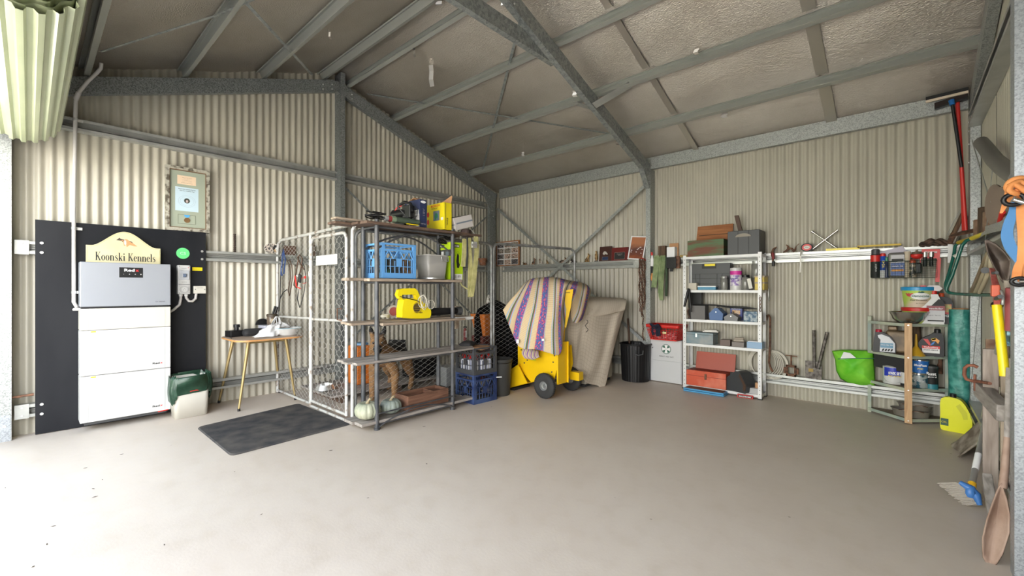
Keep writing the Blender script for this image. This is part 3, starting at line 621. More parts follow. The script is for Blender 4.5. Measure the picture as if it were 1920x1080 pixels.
# things on the table
rb = E('black_camera', 'black camcorder like device with a round knob at the left end of the table', 'camera', at_t(-5.66, 1.56))
g = G(LM((-5.64, 1.56, TZ), R(15))); g.box((0, 0, .035), (.12, .15, .07)); g.build('body', black, rb, bevel=.008)
g = G(LM((-5.64, 1.56, TZ))); g.cyl((0, .02, .07), (0, .02, .10), .022); g.cyl((0, .02, .10), (0, .02, .135), .032); g.build('knob', black, rb)
g = G(); g.tube([(-5.60, 1.50, TZ+.02), (-5.55, 1.48, TZ+.006), (-5.5, 1.485, TZ+.004), (-5.42, 1.47, TZ-.0), (-5.40, 1.45, TZ-.03)], .003, 6); g.build('strap_cord', black, rb)
pc = E('black_pouch', 'low black zip pouch lying beside the camcorder on the table', 'pouch', at_t(-5.62, 1.74))
g = G(LM((-5.60, 1.735, TZ), R(8), 0, 0)); loft(g, [(rrect(.11, .20, .03), 0), (rrect(.13, .23, .035), .03), (rrect(.12, .22, .035), .06), (rrect(.08, .17, .03), .078)], capt=True); g.build('pouch_body', mat('black_fabric', (.018, .018, .02), .75), pc)
g = G(LM((-5.60, 1.735, TZ), R(8))); g.tube([(.066, -.1, .032), (.067, .1, .032)], .003, 6); g.build('zip', dgrey, pc)
g = G(LM((-5.68, 1.93, TZ), R(6))); g.bx(-.09, .09, -.085, .085, 0, .105); g.thing('plastic_tub', mat('lavender_tub', (.47, .48, .56), .4), 'pale lavender plastic tub at the back of the table behind the white bag', 'tub', bevel=.012)
g = G(LM((-5.74, 1.86, TZ))); g.M = FR((-5.77, 1.885, TZ+.105+.0), Y_) ; g.prism([(.075*math.cos(a*PI/12), .075*math.sin(a*PI/12)) for a in range(13)], 0, .02, 'z'); g.thing('black_disc', black, 'black half round disc leaning on the wall above the lavender tub', 'disc')
jr = E('coffee_jar', 'glass jar with a dark brown lid standing on the lavender tub', 'jar', (-5.68, 1.975, TZ+.105))
g = G(); g.lathe([(.05, 0), (.055, .01), (.055, .09), (.045, .105)], (-5.68, 1.965, TZ+.105), 20); g.build('jar_body', mat('brown_glass', (.13, .10, .075), .15), jr)
g = G(); g.lathe([(.060, .0), (.060, .022), (.055, .028)], (-5.68, 1.965, TZ+.205), 20); g.build('lid', mat('dark_brown_lid', (.06, .045, .03), .5), jr)
PL(FR((-5.624, 1.955, TZ+.155), Y_), .045, .05).build('jar_label', mat('tan_label', (.55, .46, .33), .7), jr)
for k, (dx, dy, L) in enumerate(((0, 0, .12), (.012, .02, .11))):
    g = G(); p = V((-5.73+dx, 1.985+dy, TZ+.205)); g.cyl(p, p+V((0, .035, L)), .012, n=8); g.thing('pocket_knife', black, ('black handled knife standing behind the coffee jar, the taller of two', 'black handled knife behind the coffee jar, the shorter of two')[k], 'knife')
bw = E('enamel_bowl', 'white enamel bowl with a blue rim at the right end of the table', 'bowl', at_t(-5.33, 2.03))
g = G(); g.lathe([(.0, .002), (.085, .0), (.10, .012), (.125, .075), (.135, .082), (.130, .084), (.118, .074), (.095, .016), (.0, .008)], (-5.34, 2.025, TZ), 32, cap=False); g.build('bowl_body', white, bw)
g = G(); g.tube([(-5.34+.134*math.cos(a*PI/20), 2.025+.134*math.sin(a*PI/20), TZ+.083) for a in range(40)], .0035, 6, closed=True); g.build('blue_rim', mat('pale_blue_rim', (.35, .55, .65), .4), bw)
bgm = mat('white_bag_film', (.80, .80, .80), .35, nodes=noisy((.72, .72, .73), (.86, .86, .86), 6, bump=.35, bscale=22))
def bag(u, v):
    th = 2*PI*u; r = .115*(1-.55*v)+.018*math.sin(5*th+6*v)+.012*math.sin(9*th-3*v); z = .004+.115*v+.012*math.sin(3*th+4*v)*v
    return V((-5.36+r*.75*math.cos(th)-.04*v, 1.80+r*1.15*math.sin(th)+.10*v, TZ+z))
gb = E('plastic_bag', 'crumpled white plastic carrier bag on the middle of the table', 'bag', at_t(-5.36, 1.80))
g = G(); g.grid(bag, 36, 12, cu=True); top = [bag(k/36, 1) for k in range(36)]; g.add(top, [tuple(range(36))]); g.build('bag_body', bgm, gb)
g = G(); g.ribbon([(-5.40, 1.86, TZ+.10), (-5.43, 1.90, TZ+.17), (-5.45, 1.935, TZ+.215), (-5.45, 1.96, TZ+.20), (-5.44, 1.965, TZ+.16), (-5.42, 1.96, TZ+.11)], V((.035, .01, 0)), .003); g.ribbon([(-5.36, 1.84, TZ+.09), (-5.42, 1.88, TZ+.16), (-5.44, 1.93, TZ+.21), (-5.42, 1.93, TZ+.12), (-5.40, 1.90, TZ+.07)], V((.05, -.02, 0)), .003); g.build('bag_handle', bgm, gb)
def bag2(u, v):
    th = 2*PI*u; r = .075*math.sin(PI*(.18+.8*v))+.010*math.sin(6*th+5*v); return V((-5.47+r*math.cos(th), 1.985+r*1.3*math.sin(th), TZ+.07+.075*v+.008*math.sin(4*th)))
g = G(); g.grid(bag2, 30, 10, cu=True); g.build('bag_end', bgm, gb)
# things on the middle rail of the left wall
zt_ = ZG[1]+.111
g = G(); p = AX(440, 472, -5.75)
for k in range(2): g.tube([(-5.75+.009*math.cos(a*.7+PI*k), p.y+.009*math.sin(a*.7+PI*k), zt_+.004+a*.0048) for a in range(44)], .005, 6)
g.tube([(-5.75, p.y, zt_), (-5.75, p.y, zt_+.215)], .005, 6); g.thing('auger_bit', mat('dark_rust', (.07, .05, .04), .7, .4), 'dark twisted auger bit standing on the wall rail above the table', 'drill bit')
pl = E('painted_plate', 'oval painted plate with a dog face propped on the wall rail by the kennel', 'plate', (-5.76, 1.96, zt_))
pc_ = AX(510, 466, -5.755); M = FR(pc_, Y_)
g = G(M); g.prism([(.092*math.cos(a*PI/16), .062*math.sin(a*PI/16)) for a in range(32)], 0, .008, 'z'); g.build('plate_disc', mat('patterned_plate', (.3, .28, .25), .3, nodes=noisy((.05, .05, .05), (.62, .55, .48), 60, 2, .42, .56)), pl)
g = G(M); g.tube([(.092*math.cos(a*PI/16), .062*math.sin(a*PI/16), .008) for a in range(32)], .003, 5, closed=True); g.build('rim', cream, pl)
CIRC(FR(pc_+V((.0085, .045, 0)), Y_), .034, sx=1.1, sy=1.3).build('painted_face', ink, pl); CIRC(FR(pc_+V((.0095, .042, -.02)), Y_), .02, sx=1.1).build('painted_muzzle', mat('tan_paint', (.5, .33, .17), .5), pl); CIRC(FR(pc_+V((.0105, .042, -.005)), Y_), .007, sy=3).build('painted_blaze', wink, pl); CIRC(FR(pc_+V((.0108, .042, -.016)), Y_), .005).build('painted_nose', ink, pl)
# rubber mat
A, B_, C_, D_ = AZ(369, 803), AZ(433, 856), AZ(659, 796), AZ(560, 758)
rm_ = mat('grey_rubber_mat', (.08, .08, .085), .95, spec=.1, nodes=noisy((.055, .055, .060), (.13, .118, .105), 6, 8, .35, .72, bump=.5, bscale=300))
mc = (A+B_+C_+D_)/4
def rounded(P, r, n=5):
    out = []
    for i, p in enumerate(P):
        a = (P[i-1]-p).normalized(); b_ = (P[(i+1) % len(P)]-p).normalized(); s_ = p+a*r; e = p+b_*r
        for k in range(n+1):
            t = k/n; out.append(s_*(1-t)**2+p*2*t*(1-t)+e*t*t)
    return out
Q = rounded([A, B_, C_, D_], .05); Q2 = [mc+(q-mc)*.985 for q in Q]; n = len(Q)
g = G(); g.add([(q.x, q.y, .001) for q in Q]+[(q.x, q.y, .006) for q in Q]+[(q.x, q.y, .013) for q in Q2], [(k*n+i, k*n+(i+1) % n, (k+1)*n+(i+1) % n, (k+1)*n+i) for k in range(2) for i in range(n)]+[tuple(2*n+i for i in range(n))])
if (B_-A).cross(C_-A).z < 0: g.f = [f[::-1] for f in g.f]
g.thing('rubber_mat', rm_, 'dark grey rubber mat on the concrete in front of the kennel gate', 'mat')
# ================================================================ kennel enclosure
wirem = mat('galvanised_wire', (.50, .50, .48), .5, .4); paint = mat('worn_white_pipe', (.62, .62, .60), .5, .2, nodes=noisy((.27, .22, .18), (.54, .54, .52), 16, 5, .34, .46)); pipe = mat('weathered_pipe', (.30, .31, .31), .5, .5, nodes=noisy((.22, .22, .21), (.38, .39, .39), 12))
def chain(parent, P0, U, W, Z0, Z1, p, r=.0018, hexa=False, m=None):
    P0 = V(P0); U = V(U); nrm = U.cross(Z_); g = G(); n = int(W/p); p = W/n; nz = int((Z1-Z0)/(p*(1.05 if hexa else .5))); dz = (Z1-Z0)/nz
    for i in range(n):
        pts = []
        for j in range(nz+1):
            o = ((j+i) % 2); x = i*p+(.06*p if o else .94*p) if not hexa else i*p+(0 if o else p)*.96+.02*p
            z = Z0+j*dz
            if hexa: pts += [P0+U*x+Z_*(z-dz*.25), P0+U*x+Z_*(z+dz*.25)]
            else: pts.append(P0+U*(i*p+(0 if o else p))+Z_*z+nrm*(.0015 if o else -.0015))
        g.tube(pts, r, 3, caps=False)
    return g.build('chain_mesh', m or wirem, parent, kind='stuff')
KZ = 1.88; KX = -3.90; KY = 2.05
def rail(parent, pts, r, m, nm='rail', n=10): g = G(); g.tube(pts, r, n); return g.build(nm, m, parent)
def arch(a, b_, z0, z1, rr=.09, n=5):
    a = V(a); b_ = V(b_); d = (b_-a).normalized(); P = [a+Z_*z0, a+Z_*(z1-rr)]
    P += [a+d*(rr*(1-math.cos(PI/2*k/n)))+Z_*(z1-rr+rr*math.sin(PI/2*k/n)) for k in range(1, n+1)]
    P += [b_-d*(rr*(1-math.cos(PI/2*k/n)))+Z_*(z1-rr+rr*math.sin(PI/2*k/n)) for k in range(n, 0, -1)]
    return P+[b_+Z_*(z1-rr), b_+Z_*z0]
k1 = E('kennel_front_panel', 'white pipe framed dog run panel with chain mesh beside the small table', 'fence panel', (-5.25, KY, 0))
rail(k1, [(-5.74, KY, .02), (-5.74, KY, 1.75), (-5.71, KY, 1.84), (-5.62, KY, KZ), (-4.75, KY, KZ+.01), (KX+.08, KY, KZ+.02), (KX+.02, KY, KZ-.03), (KX+.015, KY, 1.75), (KX+.015, KY, .02)], .017, paint, 'frame')
rail(k1, [(-4.80, KY, .03), (-4.80, KY, KZ)], .017, paint, 'post'); rail(k1, [(-5.73, KY, .95), (-4.80, KY, .97)], .013, paint); rail(k1, [(-5.74, KY, .045), (-4.80, KY, .045)], .014, paint, 'bottom_rail'); rail(k1, [(-4.8, KY, .022), (KX, KY, .022)], .014, paint, 'bottom_rail')
chain(k1, (-5.72, KY+.01, 0), (1, 0, 0), .90, .06, 1.86, .05, m=mat('light_wire', (.50, .50, .48), .5, .5))
k2 = E('kennel_gate', 'white framed kennel gate with hexagonal wire and a blank white plate', 'gate', (-4.35, KY-.02, 0))
GY = KY-.012
rail(k2, arch((-4.755, GY, 0), (KX-.075, GY, 0), .075, 1.835, .07), .016, paint, 'frame'); rail(k2, [(-4.755, GY, .085), (KX-.075, GY, .085)], .015, paint); rail(k2, [(-4.755, GY, .965), (KX-.075, GY, .985)], .014, paint)
chain(k2, (-4.74, GY+.004, 0), (1, 0, 0), .75, .10, 1.82, .046, .0017, True, mat('white_hex_wire', (.46, .45, .43), .5, .2))
g = G(); g.bx(-4.60, -4.13, GY-.018, GY-.014, 1.535, 1.635); g.build('name_plate', mat('dull_white_plate', (.55, .55, .53), .5), k2)
g = G(); g.tube([(-4.03, GY-.02, .99), (-4.10, GY-.03, .99), (-4.10, GY-.03, 1.10), (-4.03, GY-.02, 1.10)], .006, 6); g.build('latch', rust, k2)
for z in (.4, 1.45): g = G(); g.cyl((-4.778, GY, z-.03), (-4.778, GY, z+.03), .02, n=10); g.build('hinge', paint, k2)
# side panels behind the rack and behind the yellow machine
k3 = E('kennel_side_panel', 'chain mesh dog run panel in grey pipe standing behind the shelf rack', 'fence panel', (KX, 3.0, 0))
rail(k3, arch((KX-.0, KY+.035, 0), (KX, 3.93, 0), .02, 1.86, .09), .018, pipe, 'frame'); rail(k3, [(KX, KY+.04, .05), (KX, 3.93, .05)], .014, pipe, 'bottom_rail')
chain(k3, (KX-.01, KY+.05, 0), (0, 1, 0), 1.87, .05, 1.85, .052)
k4 = E('kennel_end_panel', 'chain mesh dog run panel behind the yellow machine', 'fence panel', (-3.75, 4.6, 0))
a4 = V((-3.90, 3.97, 0)); b4 = V((-3.60, 5.36, 0)); d4 = (b4-a4).normalized()
rail(k4, arch(a4, b4, .02, 1.87, .09), .018, pipe, 'frame')
chain(k4, a4+V((.01, 0, 0)), d4, (b4-a4).length, .05, 1.86, .052)
# leashes on the front panel
navy = mat('navy_webbing', (.02, .05, .16), .7); blackw = mat('black_webbing', (.02, .02, .02), .7); brownl = mat('brown_leather', (.07, .035, .02), .6)
def py_(px, py, y=2.0): return AY(px, py, y)
ln = E('navy_lanyard', 'navy blue lanyard with white lettering hanging at the kennel panel corner', 'lanyard', py_(528, 516, 2.01))
g = G(); g.ribbon([py_(531, 468, 2.015), py_(529, 490), py_(527, 512), py_(529, 517)], V((.045, 0, .004)), .004); g.ribbon([py_(531, 468, 2.015), py_(535, 488, 2.005), py_(532, 514, 2.005)], V((.03, 0, 0)), .004); g.build('strap', navy, ln)
for k in range(3): TEXT(('dog', 'club', 'show')[k], FR(py_(528.5, 484+11*k, 1.993), (0.05, 0, -1), (1, 0, .05)), .045, .014, wink, ln, bold=.02)
for nm, lb, pts, r_, m_ in (
    ('black_leash', 'long black leash hanging straight down left end of the kennel panel', [(531, 466), (528, 480), (526, 520), (525, 560), (523, 583), (525, 560), (531, 548), (538, 543)], .006, blackw),
    ('dark_collar_loop', 'dark looped dog collar hanging beside the navy lanyard', [(538, 489), (543, 487), (547, 497), (549, 515), (546, 538), (543, 555), (540, 545), (545, 520), (543, 498), (538, 489)], .005, brownl),
    ('brown_harness', 'brown leather harness looped at the top of the kennel panel', [(560, 482), (557, 500), (553, 520), (551, 535), (556, 540), (560, 520), (565, 500), (567, 484), (562, 478), (558, 482), (563, 495), (570, 505)], .007, brownl),
    ('black_cord_leash', 'thin black cord leash hanging lowest on the kennel panel', [(566, 490), (571, 500), (573, 520), (571, 545), (564, 572), (562, 577), (558, 560), (561, 540), (557, 560), (562, 577)], .004, blackw)):
    g = G(); g.tube([py_(a, b_, 2.012-.002*i) for i, (a, b_) in enumerate(pts)], r_, 6); g.thing(nm, m_, lb, 'leash')
hn = E('red_harness', 'red and black dog harness hanging on the kennel panel', 'harness', py_(563, 535, 2.0))
g = G()
for a, b_, c_, d_ in ((553, 517, 556, 538), (556, 538, 564, 541), (566, 522, 572, 518), (568, 532, 574, 530)): g.ribbon([py_(a, b_, 1.99), py_((a+c_)/2, (b_+d_)/2, 1.985), py_(c_, d_, 1.99)], V((.02, 0, .006)), .006)
g.build('red_strap', redp, hn)
p = py_(562, 522, 1.99); g = G(); g.box(p, (.055, .02, .09), ry=.25); g.build('chest_pad', blackw, hn, bevel=.006)
p = py_(572, 520, 1.985); g = G(); g.cyl(p-Y_*.006, p+Y_*.006, .014, n=10); g.build('red_buckle', redp, hn)
g = G(); g.box(py_(557, 517, 1.984), (.03, .004, .014), ry=.2); g.build('white_tag', wink, hn)
g = G(); g.box(AX(641, 503, -5.69)+V((0, .0, 0)), (.05, .06, .20)); g.box(AX(641, 482, -5.69), (.04, .05, .07)); g.thing('pink_toy', mat('faded_pink', (.40, .18, .22), .8), 'faded pink cloth toy hanging inside the kennel behind the gate', 'toy', bevel=.01)
# ================================================================ steel rack with timber shelves
RX0, RX1, RY0, RY1 = -3.835, -3.595, 2.135, 3.035
rk = E('shelf_rack', 'black pipe shelf rack with weathered timber boards against the kennel', 'shelf rack', (-3.71, 2.58, 0))
dkp = mat('charcoal_pipe', (.075, .08, .09), .5, .3, nodes=noisy((.055, .06, .068), (.11, .11, .115), 8))
wb = mat('weathered_board', (.32, .25, .19), .8, nodes=wood((.20, .15, .11), (.44, .36, .28), (16, 2.2, 16), bump=.3)); wdk = mat('dark_board', (.11, .07, .05), .75, nodes=wood((.06, .035, .025), (.18, .115, .08), (16, 2.2, 16), bump=.3)); wgr = mat('grey_board', (.30, .27, .24), .85, nodes=wood((.20, .18, .16), (.40, .36, .33), (16, 2.2, 16), bump=.35))
for x in (RX0, RX1):
    for y in (RY0, RY1):
        g = G(); g.cyl((x, y, .0), (x, y, 1.93 if x > -3.7 or y > 2.5 else 1.88), .0215, n=14); lg = g.build('post', dkp, rk)
        g = G(); g.cyl((x, y, 0), (x, y, .02), .027, n=14); g.build('foot', dkp, lg)
for z in (1.862, 1.352, .955, .608, .048):
    for y in (RY0, RY1): g = G(); g.tube([(RX0, y, z), (RX1, y, z)], .010, 8); g.build('end_bar', dkp, rk)
    for x in (RX0, RX1): g = G(); g.tube([(x, RY0, z), (x, RY1, z)], .009, 8); g.build('side_bar', dkp, rk)
for x in (RX0, RX1):
    g = G(); g.tube([(x, RY0+.9*t, 1.66+.17*math.sin(PI*t)) for t in [i/12 for i in range(13)]], .009, 8); g.build('arched_brace', dkp, rk)
g = G(); g.tube([(RX1+.035, RY0+.9*t, .03+.10*math.sin(PI*t)**.8) for t in [i/12 for i in range(13)]], .007, 8); g.build('arched_brace', dkp, rk)
g = G(); g.tube([(RX1+.02, RY0, .15), (RX1+.02, RY1, .15)], .007, 8); g.build('side_bar', dkp, rk)
BD = [ # x0,x1,y0,y1,z,thick,mat
 (-3.93, -3.78, 1.83, 3.30, 1.902, .022, wdk), (-3.77, -3.66, 1.98, 3.10, 1.902, .022, wdk), (-3.655, -3.54, 2.0, 3.42, 1.900, .024, wdk), (-3.80, -3.70, 1.80, 2.20, 1.927, .016, wb),
 (-3.90, -3.78, 1.95, 3.15, 1.390, .024, wb), (-3.77, -3.665, 1.90, 3.14, 1.390, .024, wb), (-3.655, -3.55, 2.04, 3.13, 1.388, .026, wb),
 (-3.88, -3.74, 1.93, 3.22, .990, .022, wb), (-3.735, -3.62, 1.90, 3.30, .990, .022, wb), (-3.615, -3.53, 2.16, 3.16, .978, .024, wb),
 (-3.88, -3.76, 1.90, 3.34, .642, .022, wgr), (-3.755, -3.65, 1.88, 3.38, .642, .020, wgr), (-3.645, -3.56, 1.92, 3.32, .638, .022, wgr),
 (-3.88, -3.72, 1.96, 3.28, .086, .026, wgr), (-3.715, -3.58, 1.98, 3.33, .084, .026, wgr)]
for x0, x1, ya, yb, z, t, m in BD:
    g = G(); dz = random.uniform(-.002, .002); g.M = LM(((x0+x1)/2, (ya+yb)/2, z-t/2+dz), random.uniform(-.006, .006)); g.box((0, 0, 0), (x1-x0, yb-ya, t)); g.build('board', m, rk, bevel=.003)
g = G(); g.bx(-3.60, -3.55, 3.06, 3.30, .955, .985); g.build('white_end', white, rk, label='white painted board end')
g = G(); g.bx(-3.70, -3.66, 3.14, 3.18, .85, 1.10); g.build('timber_offcut', wb, rk)
# ---------------------------------------------------------------- crates
def crate(name, m, label, M, w_, d_, h_, group=None, bodyonly=False):
    o = E(name, label, 'crate', M.translation, group)
    t = .012
    def frame(w1, d1, z0, z1):
        g = G(M); vs = []
        for z in (z0, z1):
            for q in (0, t): vs += [(sx*(w1/2-q), sy*(d1/2-q), z) for sx, sy in ((-1, -1), (1, -1), (1, 1), (-1, 1))]
        fs = []
        for k in range(4):
            n = (k+1) % 4; fs += [(k, n, 8+n, 8+k), (4+n, 4+k, 12+k, 12+n), (8+k, 8+n, 12+n, 12+k), (n, k, 4+k, 4+n)]
        g.add(vs, fs); g.build('rim', m, o)
    frame(w_, d_, 0, .05); frame(w_, d_, h_-.075, h_-.055); frame(w_+.004, d_+.004, h_-.018, h_)
    for sx in (-1, 1):
        for sy in (-1, 1): g = G(M); g.bx(sx*(w_/2+.001), sx*(w_/2-.03), sy*(d_/2+.001), sy*(d_/2-.03), .002, h_-.002); g.build('corner_post', m, o)
    g = G(M); L = {0: w_, 1: d_}
    for s in (-1, 1):
        for ax in (0, 1):
            n = 8; l = L[ax]
            def P(a, b_): return ((a, s*(d_/2-.006), b_) if ax == 0 else (s*(w_/2-.006), a, b_))
            def bar(a0, b0, a1, b1, r=.0045): g.cyl(P(a0, b0), P(a1, b1), r, n=4)
            for k in range(1, n):
                a = -l/2+l*k/n; top = h_*.56 if abs(k-n/2) > 1.1 else h_*.5
                bar(a, .04, a, top, .004)
            for z in (h_*.34, h_*.56): bar(-l/2+.02, z, l/2-.02, z)
            for a0, a1 in ((-.42, -.30), (-.16, -.30), (-.16, -.02), (.14, .02), (.14, .30), (.42, .30)): bar(l*a0, h_*.56, l*a1, h_-.06, .007)
            q = P(0, h_*.46); g.box(q, (l*.15, .008, h_*.22) if ax == 0 else (.008, l*.15, h_*.22))
    g.build('side_lattice', m, o, kind='stuff')
    g = G(M); g.bx(-w_/2+.01, w_/2-.01, -d_/2+.01, d_/2-.01, 0.002, .008); g.build('base', m, o); return o
sky = mat('sky_blue_plastic', (.12, .33, .66), .4); bluec = mat('royal_blue_plastic', (.02, .045, .15), .4, nodes=noisy((.012, .024, .09), (.05, .085, .20), 9)); blkc = mat('faded_black_plastic', (.05, .053, .06), .5)
z2 = 1.392
crate('milk_crate', sky, 'light blue milk crate on the second shelf of the black rack', LM((-3.735, 2.37, z2)), .30, .375, .33)
random.seed(3)
toolm = [mat('tool_dark', (.035, .04, .04), .5), mat('tool_green', (.03, .08, .05), .5), mat('tool_brown', (.12, .08, .05), .7)]
for k in range(6):
    g = G(); x, y = -3.82+.17*(k % 2), 2.25+.11*(k//2); g.cyl((x, y-.045, z2+.05), (x+.02, y+.045, z2+.05), .038, n=10); g.box((x, y, z2+.12), (.05, .06, .14), rz=k); g.thing('old_power_tool', toolm[k % 3], 'old power tool in the light blue milk crate, '+('back row', 'front row')[k % 2]+(' at the left', ' in the middle', ' at the right')[k//2], 'power tool', group='power tools in the blue crate', bevel=.006)
# top shelf
ZT = 1.915
crd = E('cardboard_box_yellow', 'tall yellow tool carton with an open brown flap on the top shelf', 'box', (-3.73, 2.96, ZT))
yb_ = mat('yellow_carton', (.80, .66, .01), .5); kraft = mat('kraft_board', (.48, .26, .13), .8)
g = G(); g.bx(-3.875, -3.585, 2.91, 3.015, ZT, ZT+.285); g.build('carton', yb_, crd, bevel=.003)
g = G(); g.ribbon([(-3.60, 2.96, ZT+.285), (-3.60, 3.0, ZT+.375)], V((.22, .0, .05)), .004); g = G(); g.add([(-3.84, 3.012, ZT+.285), (-3.59, 3.012, ZT+.285), (-3.595, 3.03, ZT+.355), (-3.60, 3.032, ZT+.375)], [(0, 1, 2, 3)]); g.build('flap', kraft, crd, solid=.004)
My = lambda x, z, y=2.909: FR((x, y, z), X_)
TEXT('BOSCH', My(-3.73, ZT+.262), .15, .022, redink, crd, bold=.03); TEXT('Universal', My(-3.745, ZT+.237), .10, .016, ink, crd)
PL(My(-3.71, ZT+.155), .105, .105, .001).build('picture_panel', mat('grey_print', (.16, .20, .24), .5), crd); 
g = G(My(-3.71, ZT+.15, 2.908)); g.prism([(-.02, -.04), (-.03, .0), (-.015, .035), (.015, .03), (.03, .0), (.02, -.035), (.008, -.01), (-.002, -.038)], 0, .001, 'z'); g.build('printed_tool', mat('print_green', (.03, .22, .10), .5), crd)
PL(My(-3.615, ZT+.115), .035, .03, .001).build('qr_free_label', wink, crd)
for k in range(2): CIRC(My(-3.855, ZT+.10+.08*k), .022, sx=.9, sy=1.3).build('red_printed_badge', redp, crd)
M2 = FR((-3.5845, 2.962, ZT+.2), Y_); TEXT('TOOLS', FR((-3.5845, 2.955, ZT+.085), Z_, -Y_), .08, .02, ink, crd, bold=.03)
g = G(); g.bx(-3.586, -3.5835, 2.93, 2.935, ZT+.01, ZT+.28); g.build('printed_line', ink, crd)
nv = E('cardboard_box_navy', 'navy and white tool carton on the top shelf left of the yellow carton', 'box', (-3.73, 2.65, ZT))
g = G(); g.bx(-3.862, -3.60, 2.613, 2.70, ZT, ZT+.275); g.build('carton', mat('navy_carton', (.02, .03, .085), .5), nv, bevel=.003)
PL(My(-3.73, ZT+.065, 2.6125), .25, .125, .001).build('white_panel', mat('carton_white', (.62, .60, .58), .6), nv); PL(My(-3.655, ZT+.145, 2.612), .085, .05, .001).build('barcode_label', wink, nv)
for k in range(5): PL(My(-3.68+.012*k, ZT+.145, 2.611), .004, .03, .001).build('barcode_bar', ink, nv)
CIRC(My(-3.80, ZT+.225, 2.612), .05, sy=.4).build('oval_badge', wink, nv); CIRC(FR((-3.5995, 2.657, ZT+.25), Y_), .032, sy=.4).build('oval_badge', wink, nv)
TEXT('POWER TOOLS', FR((-3.599, 2.656, ZT+.03), Y_), .06, .012, wink, nv); TEXT('18V', FR((-3.599, 2.664, ZT+.15), Z_, -Y_), .07, .025, mat('grey_print2', (.25, .25, .27), .6), nv)
g = G(); g.ribbon([(-3.82, 2.66, ZT+.276), (-3.70, 2.65, ZT+.30), (-3.66, 2.65, ZT+.278)], V((0, .07, 0)), .004); g.build('flap', kraft, nv)
pt = E('black_power_saw', 'black power saw with a looped cable lying on the top shelf before the navy carton', 'power tool', (-3.72, 2.5, ZT))
g = G(LM((-3.74, 2.50, ZT+.10), .3)); g.cyl((-.10, 0, .02), (.06, 0, .03), .052, .045, 14); g.cyl((-.13, 0, .02), (-.10, 0, .02), .03, .052, 14); g.box((.08, .0, .04), (.10, .07, .13)); g.box((0, .0, -.06), (.12, .08, .07)); g.build('motor_body', black, pt, bevel=.008)
g = G(LM((-3.72, 2.50, ZT+.10), .3)); g.tube([(-.06, 0, .05), (-.05, 0, .115), (.02, 0, .14), (.09, 0, .12), (.12, 0, .04)], .016, 8); g.build('handle', black, pt)
g = G(); g.tube([(-3.64, 2.40, ZT+.16), (-3.60, 2.46, ZT+.07), (-3.60, 2.52, ZT+.06), (-3.60, 2.58, ZT+.10), (-3.61, 2.595, ZT+.17), (-3.65, 2.57, ZT+.20)], .005, 6); g.build('cable', dgrey, pt)
g = G(); g.tube([(-3.80, 2.44, ZT+.13), (-3.78, 2.47, ZT+.19), (-3.74, 2.50, ZT+.21)], .006, 6); g.build('red_trigger_wire', redp, pt)
ag = E('angle_grinder', 'long green angle grinder with a red end cap at the front of the top shelf', 'power tool', (-3.62, 2.38, ZT))
g = G(); g.cyl((-3.60, 2.33, ZT+.036), (-3.60, 2.60, ZT+.038), .030, .026, 14); g.build('grinder_body', mat('dull_green', (.07, .10, .07), .5), ag)
g = G(); g.cyl((-3.60, 2.285, ZT+.036), (-3.60, 2.33, ZT+.036), .033, .031, 14); g.build('grip_cap', mat('pale_green_cap', (.22, .30, .2), .5), ag)
g = G(); g.cyl((-3.60, 2.25, ZT+.036), (-3.60, 2.286, ZT+.036), .026, .030, 14); g.build('red_cap', mat('dull_red', (.22, .03, .03), .5), ag)
g = G(); g.cyl((-3.60, 2.225, ZT+.036), (-3.60, 2.25, ZT+.036), .022, .026, 14); g.build('chrome_collar', bolt_m, ag)
for k in range(2):
    g = G(); cc = V((-3.68+.03*k, 2.14+.05*k, ZT+.03)); g.tube([cc+V((.05*math.cos(a*.5)*(1-.01*a), .07*math.sin(a*.5), .003*a*.5+.02*math.sin(a*.25))) for a in range(34)], .006, 6); g.thing('black_cable_coil', black, ('coil of black cable at the left end of the top shelf', 'coil of black cable beside the grinder end cap')[k], 'cable')
wc = E('white_carton', 'white carton with a grey stripe lying tilted at the right end of the top shelf', 'box', (-3.72, 3.2, ZT))
M = LM((-3.72, 3.19, ZT+.105), 0, R(16), 0); g = G(M); g.box((0, 0, 0), (.26, .27, .135)); g.build('carton', mat('off_white_carton', (.60, .57, .55), .7), wc, bevel=.003)
g = G(M); g.bx(.1305, .132, -.11, .13, -.006, .010); g.bx(-.04, .1315, -.1365, -.135, -.01, .0); g.build('grey_stripe', mat('blue_grey_print', (.18, .22, .27), .6), wc)
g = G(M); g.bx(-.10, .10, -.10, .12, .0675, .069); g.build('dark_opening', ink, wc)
g = G(); g.ribbon([(-3.64, 2.35, ZT+.004), (-3.62, 2.55, ZT+.004)], V((.012, 0, 0)), .008); g = G(); g.bx(-3.575, -3.562, 2.44, 2.57, ZT, ZT+.008); g.thing('yellow_pencil', yel, 'yellow pencil lying at the front edge of the top shelf', 'pencil')
